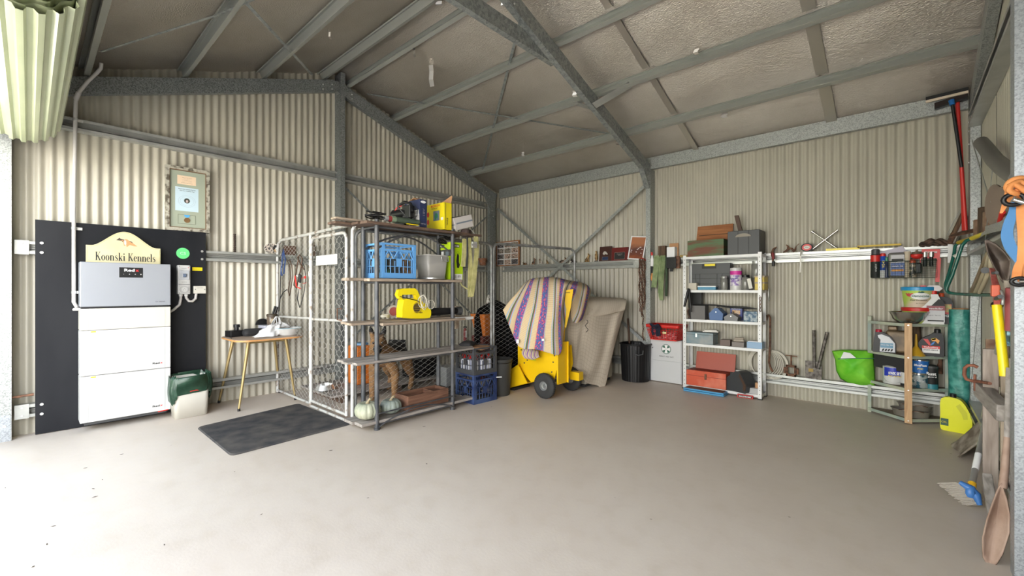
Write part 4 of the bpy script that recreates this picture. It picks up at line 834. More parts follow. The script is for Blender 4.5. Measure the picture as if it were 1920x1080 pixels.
# second shelf
rb_ = E('cardboard_box_green', 'lime green tool carton with an open top on the second shelf', 'box', (-3.76, 3.12, z2))
lime = mat('lime_carton', (.48, .70, .01), .5)
g = G(); g.bx(-3.88, -3.62, 3.05, 3.205, z2, z2+.405); g.build('carton', lime, rb_, bevel=.003)
for a, hh in ((My(-3.80, z2+.365, 3.049), 1), (FR((-3.6195, 3.11, z2+.365), Y_), 0)):
    PL(a, .10 if hh else .085, .035, .001).build('logo_plate', ink, rb_); a2 = a.copy(); a2.translation += (a.to_3x3() @ V((0, 0, .0012))); TEXT('RYOBI', a2, .08 if hh else .07, .022, wink, rb_, bold=.03)
PL(My(-3.74, z2+.29, 3.049), .20, .07, .001).build('photo_print', mat('dark_print', (.06, .06, .055), .5), rb_); PL(My(-3.78, z2+.285, 3.0475), .04, .045, .001).build('printed_case', wink, rb_); PL(My(-3.70, z2+.285, 3.0475), .05, .04, .001).build('printed_case', mat('grey_print', (.3,)*3), rb_)
g = G(FR((-3.6185, 3.13, z2+.22), Y_)); g.prism([(-.012, -.09), (-.022, -.02), (-.012, .05), (.0, .07), (.016, .04), (.014, -.03), (.026, -.06), (.012, -.095)], 0, .001, 'z'); g.build('printed_tool', ink, rb_)
g = G(FR((-3.6183, 3.13, z2+.22), Y_)); g.tube([(.035*math.cos(a*.3)+.0, .085*math.sin(a*.3), .001) for a in range(-6, 10)], .0012, 4); g.build('printed_hose', ink, rb_)
PL(FR((-3.6195, 3.125, z2+.03), Y_), .14, .06, .001).build('barcode_panel', wink, rb_); TEXT('|||| 18V', FR((-3.618, 3.125, z2+.03), Y_), .09, .035, ink, rb_)
ct = E('clear_tub', 'translucent grey plastic tub with metal handles on the second shelf', 'tub', (-3.73, 2.88, z2))
ctm = mat('translucent_tub', (.36, .35, .33), .35)
g = G(LM((-3.725, 2.86, z2+.012))); loft(g, [(rrect(.19, .22, .02), 0), (rrect(.22, .27, .025), .235)]); g.build('tub_body', ctm, ct, solid=.003)
g = G(LM((-3.725, 2.86, z2+.012))); g.tube([(a, b_, .236) for a, b_ in rrect(.228, .278, .028)], .006, 6, closed=True); g.build('rim', mat('tub_rim', (.48, .47, .45), .4), ct)
g = G(); g.tube([(-3.612, 2.90, z2+.235), (-3.605, 2.905, z2+.19), (-3.60, 2.98, z2+.19), (-3.61, 2.985, z2+.235)], .004, 6); g.build('handle', bolt_m, ct)
g = G(); g.lathe([(.13, 0), (.14, .005), (.14, .014)], (-3.72, 2.86, z2), 24); g.thing('tin_lid', bolt_m, 'round tin lid under the translucent tub', 'lid')
g = G(); g.lathe([(.042, 0), (.045, .01), (.045, .16), (.04, .17)], (-3.84, 2.66, z2), 20); g.thing('patterned_tin', mat('patterned_tin', (.3, .35, .25), .5, nodes=noisy((.30, .30, .27), (.42, .52, .08), 30, 2, .5, .56)), 'small grey tin with lime pattern between the blue crate and the tub', 'tin')
for k in range(2):
    g = G(); g.tube([(-3.70+.02*k, 2.98+.06*k+.06*math.sin(a*.6), 1.80+.045*k+.022*math.cos(a*.75)) for a in range(22)], .006, 6); g.thing('black_cord_bundle', black, ('bundle of black cord hung under the top shelf, left of two', 'bundle of black cord hung under the top shelf at the rack corner')[k], 'cord')
# yellow strap over the top right end
st = E('ratchet_strap', 'pale yellow ratchet strap hanging from the right end of the top shelf', 'strap', AX(888, 555, -3.56))
sm_ = mat('pale_yellow_webbing', (.52, .50, .20), .8, nodes=noisy((.38, .36, .14), (.60, .57, .26), 14))
qa = lambda px, py, dx=0: AX(px, py, -3.56+dx)
g = G(); g.ribbon([qa(892, 440), qa(894, 470, .012), qa(891, 500, .014), qa(888, 530), qa(884, 554, .01), qa(882, 557, .0), qa(881, 545, -.012), qa(882, 500, -.012), qa(880, 470), qa(879, 446)], V((.0, .065, .0)), .004)
g.ribbon([qa(871, 448), qa(870, 475), qa(868, 500)], V((0, .06, 0)), .004); g.ribbon([qa(885, 545, .0), qa(874, 541), qa(866, 535), qa(863, 528)], V((0, .01, .01)), .003); g.build('webbing', sm_, st)
g = G(); g.box(qa(889, 459, .02), (.03, .07, .07)); g.cyl(qa(884, 459, .035), qa(894, 459, .035), .012, n=10); g.build('ratchet', bolt_m, st, bevel=.003)
g = G(); g.tube([qa(884, 431), qa(889, 437), qa(889, 446)], .005, 6); g.build('hook', bolt_m, st)
g = G(); g.ribbon([qa(876, 445, .01), qa(877, 480, .012), qa(875, 500, .01)], V((.0, .02, .0)), .004); g.thing('grey_webbing', dgrey, 'short grey webbing tail hanging beside the yellow strap', 'strap')
g = G(); g.box(AX(874, 437, -3.60), (.10, .12, .09), rz=.3); g.thing('brown_bag', mat('dark_brown_cloth', (.06, .04, .035), .9), 'dark brown cloth bag under the tilted white carton', 'bag', bevel=.03)
# blower on the third shelf
Z3 = 1.002
bl = E('garden_blower', 'yellow electric garden blower with black nozzle on the third shelf', 'blower', (-3.66, 2.65, Z3))
qx = lambda px, py, x=-3.60: AX(px, py, x)
def poly_x(pts, x0, x1, g=None): # outline given in (y,z)
    g = g or G(); g.prism(pts, x0, x1, 'x'); return g
bc_ = qx(780, 575)
oy = lambda px, x=-3.62: AX(px, 540, x).y
oz = lambda px, py, x=-3.62: AX(px, py, x).z
def tr(pts, x=-3.62): return [(AX(a, b_, x).y, AX(a, b_, x).z) for a, b_ in pts]
g = G(); g.prism(tr([(752, 596), (752, 580), (755, 562), (760, 560), (772, 559), (786, 562), (798, 572), (806, 582), (806, 590), (804, 596), (790, 597), (770, 597)]), -3.70, -3.60, 'x'); g.build('fan_housing', yel, bl, bevel=.014, seg=3)
g = G(); g.prism(tr([(746, 553), (749, 543), (756, 541), (778, 540.5), (783, 544), (790, 560), (794, 570), (786, 570), (779, 552), (754, 553), (756, 562), (750, 560)]), -3.675, -3.625, 'x'); g.build('handle', yel, bl, bevel=.008, seg=3)
g = G(FR((-3.598, tr([(779, 577)])[0][0], tr([(779, 577)])[0][1]), Y_)); g.prism([(.045*math.cos(a*PI/12), .048*math.sin(a*PI/12)) for a in range(24)], 0, .004, 'z'); g.build('air_intake', mat('intake_brown', (.06, .04, .02), .8), bl)
c0 = FR((-3.594, *tr([(779, 577)])[0]), Y_); g = G(c0); g.tube([(.047*math.cos(a*PI/12), .05*math.sin(a*PI/12), 0) for a in range(24)], .005, 6, closed=True)
for a in range(5): g.cyl((-.044, -.036+.018*a, .001), (.044, -.036+.018*a, .001), .0022, n=5)
g.build('intake_ring', mat('dark_yellow', (.45, .33, .01), .5), bl)
a_, b_ = tr([(804, 586)])[0]; a2_, b2_ = tr([(860, 583)], -3.66)[0]
g = G(); g.cyl((-3.65, a_-.02, Z3+.05), (-3.66, a2_-.03, Z3+.048), .042, .036, 14); g.build('nozzle', black, bl)
g = G(); g.cyl((-3.66, a2_-.04, Z3+.048), (-3.66, a2_+.02, Z3+.046), .042, .05, 14); g.build('nozzle_end', dgrey, bl)
g = G(); g.tube([qx(750, 556, -3.61), qx(762, 559, -3.59), qx(780, 563, -3.588), qx(790, 568, -3.59)], .004, 6); g.build('power_cord', black, bl)
TEXT('BLW', FR((-3.597, *tr([(787, 586)])[0]), Y_), .035, .012, ink, bl, bold=.03)
wcord = mat('white_cord', (.58, .55, .47), .5)
g = G()
cc = qx(793, 565, -3.58)
for k in range(4): g.tube([cc+V((.012*math.sin(a*.4+k)+.01*k-.015, (.035+.006*k)*math.cos(a*PI/10)*(1 if k % 2 else .7)+.02*(k-1.5)*.5, (.05+.012*(k % 3))*math.sin(a*PI/10)-.005*k)) for a in range(20)], .0035, 5, closed=True)
p = qx(808, 571, -3.57); g.tube([p+V((0, .045*math.cos(a*PI/9), .045*math.sin(a*PI/9))) for a in range(18)], .0035, 5, closed=True); g.thing('white_cord_coil', wcord, 'coiled white extension cord hanging off the yellow blower', 'cord')
g = G(); p = V((-3.80, 2.44, Z3+.064)); M = FR(p, Y_+X_*.3); g = G(M); g.prism([(.062*math.cos(a*PI/12), .062*math.sin(a*PI/12)) for a in range(24)], 0, .012, 'z'); o = g.thing('sanding_disc', mat('cream_disc', (.40, .36, .30), .7), 'round sanding disc with a red centre standing behind the blower', 'disc')
CIRC(M @ Matrix.Translation((0, 0, .012)), .044, 0, .004).build('red_centre', mat('brick_red', (.28, .06, .05), .7), o)
g = G(); g.tube([(-3.74+.03*math.cos(a*.7), 2.31+.04*math.sin(a*.7), Z3+.012+.0012*a) for a in range(24)], .006, 6); g.thing('cord_coil', wcord, 'small coil of cream cord left of the sanding disc', 'cord')
# pumpkins and box on the bottom shelf
ZB = .088
pum = mat('grey_green_pumpkin', (.33, .36, .27), .55, nodes=noisy((.24, .27, .20), (.46, .46, .34), 7, bump=.2))
pum2 = mat('slate_pumpkin', (.22, .26, .23), .55, nodes=noisy((.17, .20, .18), (.30, .34, .29), 7, bump=.2))
for (px, pyb, r, m, lb) in ((689, 790, .118, pum, 'larger ribbed pale green pumpkin at the left end of the bottom shelf'), (733, 781, .103, pum2, 'smaller grey green pumpkin between the large pumpkin and the wooden box')):
    c = AZ(px, pyb-6, ZB); c.x = min(c.x, -3.69) ; t_ = ray(px, 700); c = V((-3.70, AX(px, 540, -3.70).y, ZB))
    o = E('pumpkin', lb, 'pumpkin', c)
    g = G(); g.grid(lambda u, v, c=c, r=r: c+V(((r*math.sin(PI*v)**.8*(1-.07*abs(math.cos(6*2*PI*u))**6))*math.cos(2*PI*u), (r*math.sin(PI*v)**.8*(1-.07*abs(math.cos(6*2*PI*u))**6))*math.sin(2*PI*u), r*.70*(1-math.cos(PI*v))*(1-.16*max(0, v-.8)*5)*1.0)), 96, 16, cu=True); g.build('pumpkin_body', m, o)
    g = G(); g.tube([c+V((0, 0, r*1.15)), c+V((.005, .0, r*1.34)), c+V((.012, .012, r*1.52)), c+V((.03, .02, r*1.6))], [.024, .012, .010, .013], 7); g.build('stem', mat('dry_stem', (.33, .27, .17), .9), o)
wx = E('wooden_tray_box', 'open reddish wooden box with a divider on the bottom shelf', 'box', (-3.72, 2.83, ZB))
rw = mat('reddish_wood', (.16, .075, .045), .65, nodes=wood((.09, .04, .025), (.24, .12, .075), (6, 2.2, 20)))
xa, xb, ya, yb, hh = -3.85, -3.62, 2.49, 3.0, .145
for nm, q in (('side_board', (xb-.014, xb, ya, yb, ZB, ZB+hh)), ('side_board', (xa, xa+.014, ya, yb, ZB, ZB+hh)), ('end_board', (xa+.014, xb-.014, ya, ya+.014, ZB, ZB+hh)), ('end_board', (xa+.014, xb-.014, yb-.014, yb, ZB, ZB+hh)), ('divider', (xa+.014, xb-.014, yb-.17, yb-.158, ZB+.012, ZB+hh-.01)), ('bottom_board', (xa+.014, xb-.014, ya+.014, yb-.014, ZB, ZB+.012)), ('shallow_tray', (xa+.014, xb-.014, yb-.158, yb-.014, ZB+hh-.04, ZB+hh-.03))):
    g = G(); g.bx(*q); g.build(nm, rw, wx, bevel=.002)
# ================================================================ crates beside the rack
Mc = LM((-3.71, 3.49, 0), R(-3)); cb = crate('milk_crate', bluec, 'dark blue milk crate on the floor below the black crate', Mc, .33, .345, .325)
g = G(Mc); g.bx(-.12, .12, -.11, .12, .01, .06); g.thing('wheat_bag', dgrey, 'dark folded bag in the dark blue crate', 'bag', bevel=.02)
g = G(); g.cyl((-3.56, 3.62, .26), (-3.50, 3.70, .26), .006); g.thing('white_stick', wink, 'short white stick poking out of the dark blue crate', 'stick')
Mc = LM((-3.71, 3.49, .326), R(-3)); crate('milk_crate', blkc, 'black milk crate of bottles stacked on the dark blue crate', Mc, .33, .345, .30)
lb = mat('striped_label', (.5, .55, .65), .5, nodes=noisy((.12, .16, .35), (.75, .76, .8), 3, 1, .45, .55, sc=(30, 30, .5)))
for i in range(3):
    for j in range(3):
        c = Mc @ V((-.10+.10*i, -.10+.10*j, .01)); pos = ('front', 'middle', 'back')[2-i]+' row, '+('left', 'centre', 'right')[j]
        o = E('squeeze_bottle', 'white bottle with red cap in the black milk crate, '+pos, 'bottle', c, 'bottles in the black crate')
        g = G(); g.lathe([(.036, 0), (.038, .008), (.038, .13), (.022, .155)], c, 16); g.build('bottle_body', lb, o)
        g = G(); g.lathe([(.024, .152), (.024, .185), (.012, .20)], c, 12); g.build('cap', redp if j < 2 or i else white, o)
g = G(LM((-3.72, 3.52, .60), .3)); g.bx(-.11, .11, -.10, .12, -.01, .018); g.thing('cardboard_sheet', kraft, 'brown cardboard lying over the bottles in the black crate', 'cardboard')
g = G(LM((-3.76, 3.40, .63), .5)); loft(g, [(rrect(.13, .2, .03), 0), (rrect(.15, .22, .03), .03), (rrect(.09, .12, .03), .055)], capt=True); g.thing('black_cover', mat('black_fabric', (.018,)*3), 'crumpled black cover lying on top of the black crate', 'cover')
bb = E('black_bucket', 'tall dark plastic bucket behind the blue crate', 'bucket', AZ(934, 744))
c = V((-3.68, 3.86, 0)); g = G(); g.lathe([(.115, 0), (.12, .01), (.145, .42), (.155, .425), (.155, .44), (.14, .44), (.11, .02)], c, 24, cap=False); g.build('bucket_body', mat('dusty_black', (.04, .04, .038), .6), bb)
g = G(); g.tube([c+V((.155*math.cos(a*PI/12), .155*math.sin(a*PI/12), .40)) for a in range(24)], .004, 5, closed=True); g.build('rim_ring', black, bb)
# ================================================================ inside the kennel
org = mat('orange_plastic', (.55, .15, .02), .5)
g = G(LM((-5.12, 2.80, 0), 0)); g.bx(-.12, .10, -.10, .10, .096, .58); g.thing('orange_tub', org, 'orange plastic tub behind the dog inside the kennel', 'tub', bevel=.02)
g = G(LM((-5.10, 2.80, .58), .4)); g.bx(-.08, .08, -.06, .06, 0, .03); g.thing('blue_cloth', mat('blue_print_cloth', (.15, .3, .5), .8), 'folded blue cloth on the orange tub', 'cloth', bevel=.01)
pf = E('kennel_platform', 'low timber slat platform along the wall inside the kennel', 'platform', (-5.2, 3.0, 0))
for k in range(6): g = G(); g.bx(-5.55+.14*k, -5.42+.14*k, 2.25, 3.85, .075, .095); g.build('slat', wgr, pf)
for y in (2.35, 3.1, 3.75): g = G(); g.bx(-5.55, -4.72, y, y+.05, 0, .075); g.build('bearer', wdk, pf)
g = G(LM((-4.30, 3.55, 0))); g.bx(-.35, .25, -.5, .35, .002, .014); g.thing('kennel_floor_mat', rm_, 'dark rubber mat on the floor inside the kennel', 'mat')
for px, pyy, lbx in ((588, 735, 'steel dog bowl inside the kennel behind the gate, farther one'),):
    c = AZ(572, 737, .0); c.x = -5.1; c.y = 2.35; c.z = .10; g = G(); g.lathe([(.09, 0), (.11, .004), (.085, .06), (.08, .06), (.07, .01), (0, .01)], c, 24, cap=False); g.thing('dog_bowl', bolt_m, 'steel dog bowl inside the kennel on the timber platform', 'bowl')
g = G(); c = AX(838, 697, -4.55); g.box((c.x, c.y, .13+.0), (.22, .2, .26)); g.thing('grey_toolbox', mat('grey_metal_box', (.28, .29, .29), .5), 'grey metal box inside the kennel behind the rack', 'box', bevel=.006)
g = G(); c = AX(790, 695, -4.95); g.box((c.x, c.y, .225), (.3, .42, .25)); g.thing('black_crate_box', black, 'black plastic box on the kennel platform behind the dog', 'box', bevel=.01)
cab = E('orange_cabinet', 'orange planter on a dark stand inside the kennel near the corner column', 'planter', (-4.25, 4.15, 0))
p0_ = AX(915, 630, -4.45)
g = G(LM((-4.50, p0_.y, 0))); loft(g, [(rrect(.18, .22, .02), .62), (rrect(.30, .36, .03), .93)], capt=True, smooth=False); g.build('planter_box', org, cab)
g = G(LM((-4.50, p0_.y, 0))); g.bx(-.12, .12, -.16, .16, .0, .62); g.build('stand', mat('dark_red_stand', (.10, .02, .015), .6), cab)
fg = E('white_figurine', 'white and brown standing figurine on the orange planter', 'figurine', (-4.5, p0_.y, .93))
g = G(); c = V((-4.47, p0_.y+.03, .93)); g.tube([c, c+V((0, 0, .06)), c+V((.01, .01, .13)), c+V((0, 0, .19)), c+V((0, .01, .24)), c+V((0, .02, .27))], [.04, .05, .055, .035, .03, .02], 10); g.build('figurine_body', mat('mottled_white', (.4, .38, .35), .6, nodes=noisy((.12, .08, .06), (.6, .58, .55), 30, 2, .4, .5)), fg)
g = G(); g.tube([c+V((0, -.05, 0)), c+V((0, -.06, .07)), c+V((.01, -.09, .12))], [.03, .028, .018], 8); g.tube([c+V((0, -.12, 0)), c+V((0, -.13, .05)), c+V((.01, -.15, .08))], [.028, .024, .015], 8); g.build('figurine_base', mat('mottled_brown', (.10, .07, .05), .7), fg)
fe = E('fire_extinguisher', 'slim red extinguisher hanging inside the kennel right of the rack', 'extinguisher', AX(872, 635, -4.7))
p = AX(872, 640, -5.73); g = G(); g.lathe([(.02, 0), (.028, .01), (.028, .20), (.012, .235)], p, 14); g.build('cylinder', mat('dull_red', (.22, .03, .03)), fe); PL(FR(p+V((.0285, 0, .13)), Y_), .03, .12).build('label_strip', wink, fe); g = G(); g.box(p+V((0, 0, .25)), (.03, .05, .03)); g.build('valve', black, fe)
# black covered bench behind the yellow machine
def cov(u, v):
    x = -4.35+.5*u; y = 4.10+.95*v; z = .95+.12*math.sin(3*u+2*v)*math.sin(5*v)
    return V((x, y, z))
g = G(); P = [(0, 0, .0), (0, 0, .92), (.1, 0, 1.05), (.35, 0, 1.12), (.5, 0, .95), (.56, 0, 0)]
g.grid(lambda u, v: V((-4.45+.40*P[round(u*5)][0]/.56*1.0+.01*math.sin(20*v), 4.15+.95*v, P[round(u*5)][2]*(.96+.05*math.sin(9*v)))), 5, 24); g.thing('black_sheet', mat('black_sheeting', (.008, .008, .009), .8, spec=.1), 'black plastic sheet draped over a bench behind the kennel end panel', 'sheet', solid=.004)
# tiny items on the wall rails: left wall inside the kennel
zt_ = ZG[1]+.111
g = G(LM((-5.76, 2.50, zt_))); loft(g, [(rrect(.03, .05, .01), 0), (rrect(.05, .07, .02), .05), (rrect(.03, .035, .01), .10), (rrect(.04, .04, .015), .15)], capt=True); g.thing('clay_figurine', mat('mottled_brown', (.1,)*3), 'brown clay figurine on the rail behind the kennel gate', 'figurine')
g = G(LM((-5.755, 2.2, zt_))); g.bx(-.015, .015, -.07, .07, 0, .12); g.thing('small_plaque', mat('dark_wood_plaque', (.10, .05, .03), .6), 'small dark wooden plaque on the rail behind the kennel panel', 'plaque', bevel=.004)
for i, (px, pw, h_) in enumerate(((858, 26, .15), (905, 34, .13))):
    p = AX(px, 490, -5.74); o = E('terracotta_pot', ('terracotta pot on the rail just right of the green carton', 'terracotta pot on the rail by the corner column')[i], 'pot', (p.x, p.y, zt_))
    g = G(); g.lathe([(.055, 0), (.075, h_-.03), (.085, h_-.03), (.085, h_), (.075, h_), (.06, .02)], (p.x, p.y, zt_), 20, cap=False); g.build('pot_body', mat('terracotta', (.30, .12, .06), .8), o)
    g = G(); g.lathe([(.0, .0), (.075, .001)], (p.x, p.y, zt_+h_-.02), 16, cap=False); g.build('soil', mat('dark_soil', (.03, .025, .02), .9), o)
# ================================================================ the dog behind the wire
def skin(name, pts, edges, rad, m, parent, root=0, sub=2, loc=V((0, 0, 0))):
    me = bpy.data.meshes.new(name); me.from_pydata([V(p)-loc for p in pts], edges, []); me.materials.append(m)
    o = bpy.data.objects.new(name, me); COL.objects.link(o); o.parent = parent
    md = o.modifiers.new('skin', 'SKIN'); md.use_smooth_shade = True; md.branch_smoothing = .6
    if not me.skin_vertices: me.skin_vertices.new()
    for i, r in enumerate(rad):
        d = me.skin_vertices[0].data[i]; d.radius = r if isinstance(r, tuple) else (r, r); d.use_root = (i == root)
    s_ = o.modifiers.new('sub', 'SUBSURF'); s_.levels = sub; s_.render_levels = sub
    return o
dg_ = E('german_shepherd', 'tan and black german shepherd dog standing inside the kennel looking out', 'dog', (-4.62, 2.92, 0))
fr_ = V((-4.49, 2.72, 0)); re_ = V((-4.79, 3.17, 0)); ax = (fr_-re_).normalized(); sd = V((-ax.y, ax.x, 0))
def dp(a, s, z): return re_+ax*a+sd*s+V((0, 0, z))   # a along the body, s sideways, z height
fe_ = [V((-4.40, 2.84, 0)), V((-4.56, 2.65, 0))]; hi_ = [V((-4.69, 3.26, 0)), V((-4.88, 3.07, 0))]
hc = V((-4.36, 2.60, .69)); hd = V((.83, -.50, -.28)).normalized(); hs = V((hd.y, -hd.x, 0)).normalized(); hu = hs.cross(hd)*1
if hu.z < 0: hu = -hu
pts = [dp(.00, 0, .545), dp(.20, 0, .53), dp(.40, 0, .49), dp(.56, 0, .50), dp(.63, 0, .61), hc-hd*.04, hc+hd*.06-hu*.005, hc+hd*.13-hu*.025, hc+hd*.195-hu*.035]
rad = [.125, .13, .165, .145, .115, .100, .078, .047, .034]; ed = [(i, i+1) for i in range(8)]
def addc(root, P, Rr):
    k = root
    for p, r in zip(P, Rr): pts.append(p); rad.append(r); ed.append((k, len(pts)-1)); k = len(pts)-1
for i, s in ((0, 1), (1, -1)):
    f = fe_[i]; f_ = f.copy(); f_.z = 0; top = dp(.55, 0, 0); q = (f-top); q.z = 0
    addc(3, [top+q*.75+V((0, 0, .43)), f-ax*.03+V((0, 0, .30)), f+V((0, 0, .15)), f+V((0, 0, .035)), f+ax*.045+V((0, 0, .022))], [.080, .055, .040, .034, .033])
    h = hi_[i]; top = dp(.02, 0, 0); q = h-top; q.z = 0
    addc(0, [top+q*.75+ax*.06+V((0, 0, .42)), h+ax*.09+V((0, 0, .31)), h-ax*.06+V((0, 0, .17)), h-ax*.01+V((0, 0, .035)), h+ax*.04+V((0, 0, .022))], [.10, .07, .037, .034, .033])
addc(0, [dp(-.12, 0, .50), dp(-.17, .0, .36), dp(-.16, .02, .22)], [.035, .035, .02])
for s in (-1, 1): addc(5, [hc-hd*.03+hs*(s*.052)+hu*.08, hc-hd*.035+hs*(s*.070)+hu*.125, hc-hd*.035+hs*(s*.078)+hu*.185], [.036, .030, .008])
def dogmat(nt, b):
    ge = nt.nodes.new('ShaderNodeNewGeometry'); P = ge.outputs['Position']
    nz = N(nt, 'ShaderNodeTexNoise', i_Scale=9.0, i_Detail=5); nt.links.new(P, nz.inputs['Vector'])
    fu = N(nt, 'ShaderNodeTexNoise', i_Scale=45.0, i_Detail=4); nt.links.new(P, fu.inputs['Vector'])
    base = ramp(nt, fu.outputs['Fac'], [(.3, (.17, .088, .036)), (.7, (.30, .165, .072))])
    sp = nt.nodes.new('ShaderNodeSeparateXYZ'); nt.links.new(P, sp.inputs[0])
    # saddle: high on the body, behind the shoulder
    sub_ = N(nt, 'ShaderNodeVectorMath', operation='DOT_PRODUCT'); nt.links.new(P, sub_.inputs[0]); sub_.inputs[1].default_value = tuple(-ax*.55+V((0, 0, 1.0)))
    k0 = (-ax*.55+V((0, 0, 1))).dot(dp(.32, 0, .52))
    m1 = N(nt, 'ShaderNodeMath', operation='MULTIPLY_ADD'); nt.links.new(nz.outputs['Fac'], m1.inputs[0]); m1.inputs[1].default_value = .10; nt.links.new(sub_.outputs['Value'], m1.inputs[2])
    m2 = N(nt, 'ShaderNodeMapRange'); nt.links.new(m1.outputs[0], m2.inputs[0]); m2.inputs[1].default_value = k0+.06; m2.inputs[2].default_value = k0+.10
    zc = N(nt, 'ShaderNodeMapRange'); nt.links.new(sp.outputs['Z'], zc.inputs[0]); zc.inputs[1].default_value = .46; zc.inputs[2].default_value = .50
    mm = N(nt, 'ShaderNodeMath', operation='MULTIPLY'); nt.links.new(m2.outputs[0], mm.inputs[0]); nt.links.new(zc.outputs[0], mm.inputs[1])
    # dark muzzle
    dm = N(nt, 'ShaderNodeVectorMath', operation='DISTANCE'); nt.links.new(P, dm.inputs[0]); dm.inputs[1].default_value = tuple(hc+hd*.17-hu*.02)
    m3 = N(nt, 'ShaderNodeMapRange'); nt.links.new(dm.outputs['Value'], m3.inputs[0]); m3.inputs[1].default_value = .085; m3.inputs[2].default_value = .065
    mx_ = N(nt, 'ShaderNodeMath', operation='MAXIMUM'); nt.links.new(mm.outputs[0], mx_.inputs[0]); nt.links.new(m3.outputs[0], mx_.inputs[1])
    mix = N(nt, 'ShaderNodeMix', data_type='RGBA'); nt.links.new(mx_.outputs[0], mix.inputs[0]); nt.links.new(base, mix.inputs[6]); mix.inputs[7].default_value = (.012, .011, .011, 1)
    nt.links.new(mix.outputs[2], b.inputs['Base Color'])
    bp = N(nt, 'ShaderNodeBump', i_Strength=.25, i_Distance=.006); nt.links.new(fu.outputs['Fac'], bp.inputs['Height']); nt.links.new(bp.outputs[0], b.inputs['Normal'])
skin('body', pts, ed, rad, mat('shepherd_coat', (.3, .18, .09), .85, nodes=dogmat), dg_, root=1, loc=dg_.location)
for s in (-1, 1): g = G(); g.ball(hc+hd*.085+hs*(s*.045)+hu*.035, .013); g.build('eye', mat('dog_eye', (.02, .012, .008), .1), dg_)
g = G(); g.ball(hc+hd*.225-hu*.028, .020); g.build('nose', black, dg_)
# ================================================================ yellow machine under a blanket
ym = mat('machine_yellow', (.80, .50, .005), .35); rub = mat('tyre_rubber', (.03, .03, .03), .8); hub_m = mat('hub_silver', (.42, .43, .43), .35, .7)
mc_ = E('wood_chipper', 'yellow two wheeled garden chipper partly covered by a striped blanket', 'machine', (-3.35, 4.33, 0))
def plate(pts, y, t=.006): g = G(); g.prism(pts, y-t/2, y+t/2, 'y'); return g
side = [(-3.66, .60), (-3.06, .60), (-3.04, .37), (-3.09, .20), (-3.22, .20), (-3.44, .13), (-3.66, .30)]
for y in (4.17, 4.49): plate(side, y).build('side_plate', ym, mc_, bevel=.003)
g = G(); g.bx(-3.655, -3.60, 4.17, 4.49, .32, .60); g.bx(-3.60, -3.06, 4.17, 4.49, .59, .60); g.build('cover_plate', ym, mc_)
g = G(); g.cyl((-3.33, 4.18, .42), (-3.33, 4.48, .42), .15, n=24); g.build('drum', ym, mc_)
g = G(); P0 = [(-3.60, .34), (-3.45, .13), (-3.75, .025), (-3.79, .06), (-3.74, .25)]
g.prism(P0, 4.10, 4.112, 'y'); g.prism(P0, 4.44, 4.452, 'y'); g.add([(-3.45, 4.10, .13), (-3.75, 4.10, .025), (-3.75, 4.45, .025), (-3.45, 4.45, .13)], [(0, 1, 2, 3)]); g.add([(-3.60, 4.10, .34), (-3.74, 4.10, .25), (-3.74, 4.45, .25), (-3.60, 4.45, .34)], [(0, 1, 2, 3)])
g.build('discharge_chute', ym, mc_, solid=.005)
g = G(); g.bx(-3.80, -3.68, 4.12, 4.43, 0, .028); g.build('rubber_skid', rub, mc_)
g = G(); g.cyl((-3.15, 4.02, .15), (-3.15, 4.66, .15), .014, n=10); g.build('axle', steel, mc_)
for y in (4.065, 4.61):
    prof = [(.055, -.028), (.10, -.040), (.128, -.036), (.146, -.020), (.149, 0), (.146, .020), (.128, .036), (.10, .040), (.055, .028)]
    g = G(Matrix.Translation((-3.15, y, .149)) @ Matrix.Rotation(PI/2, 4, 'X')); g.lathe(prof, (0, 0, 0), 36, cap=False); 
    for k in range(36): a = k*PI/18; g.box((.1475*math.cos(a), .1475*math.sin(a), 0), (.006, .011, .034), rz=a)
    wl = g.build('wheel', rub, mc_)
    g = G(Matrix.Translation((-3.15, y, .149)) @ Matrix.Rotation(PI/2, 4, 'X')); g.lathe([(.0, .022), (.018, .022), (.022, .006), (.045, .004), (.055, .028), (.075, .032), (.078, .026), (.06, -.02), (.0, -.02)], (0, 0, 0), 28, cap=False); g.build('hub', hub_m, wl)
    g = G(Matrix.Translation((-3.15, y, .149)) @ Matrix.Rotation(PI/2, 4, 'X')); g.cyl((0, 0, .02), (0, 0, .04), .010, n=10); g.build('hub_nut', dgrey, wl)
g = G(); g.bx(-3.03, -3.01, 4.14, 4.32, .17, .66); g.bx(-3.03, -2.99, 4.32, 4.33, .17, .66); g.build('back_frame', ym, mc_)
g = G(); g.box((-3.01, 4.52, .22), (.14, .10, .10)); g.build('axle_bracket', ym, mc_, bevel=.004)
for p in ((-3.60, .52), (-3.2, .56), (-3.08, .50), (-3.1, .42), (-3.5, .40), (-3.12, .30), (-3.55, .36), (-3.3, .24), (-3.15, .24)):
    g = G(); g.cyl((p[0], 4.168, p[1]), (p[0], 4.160, p[1]), .009, n=6); g.build('bolt', dgrey, mc_)
PL(FR((-3.43, 4.166, .46), X_), .11, .035, .001).build('warning_label', ink, mc_); PL(FR((-3.41, 4.166, .425), X_), .09, .035, .001).build('warning_label', mat('lime_label', (.55, .6, .02), .5), mc_); TEXT('DANGER', FR((-3.43, 4.1645, .462), X_), .08, .015, yel, mc_)
g = G()   # tall infeed hopper, widening towards its top
def hop(z, w_, d_): return [(-3.22-w_/2, 4.36-d_/2, z), (-3.22+w_/2, 4.36-d_/2, z), (-3.22+w_/2, 4.36+d_/2, z), (-3.22-w_/2, 4.36+d_/2, z)]
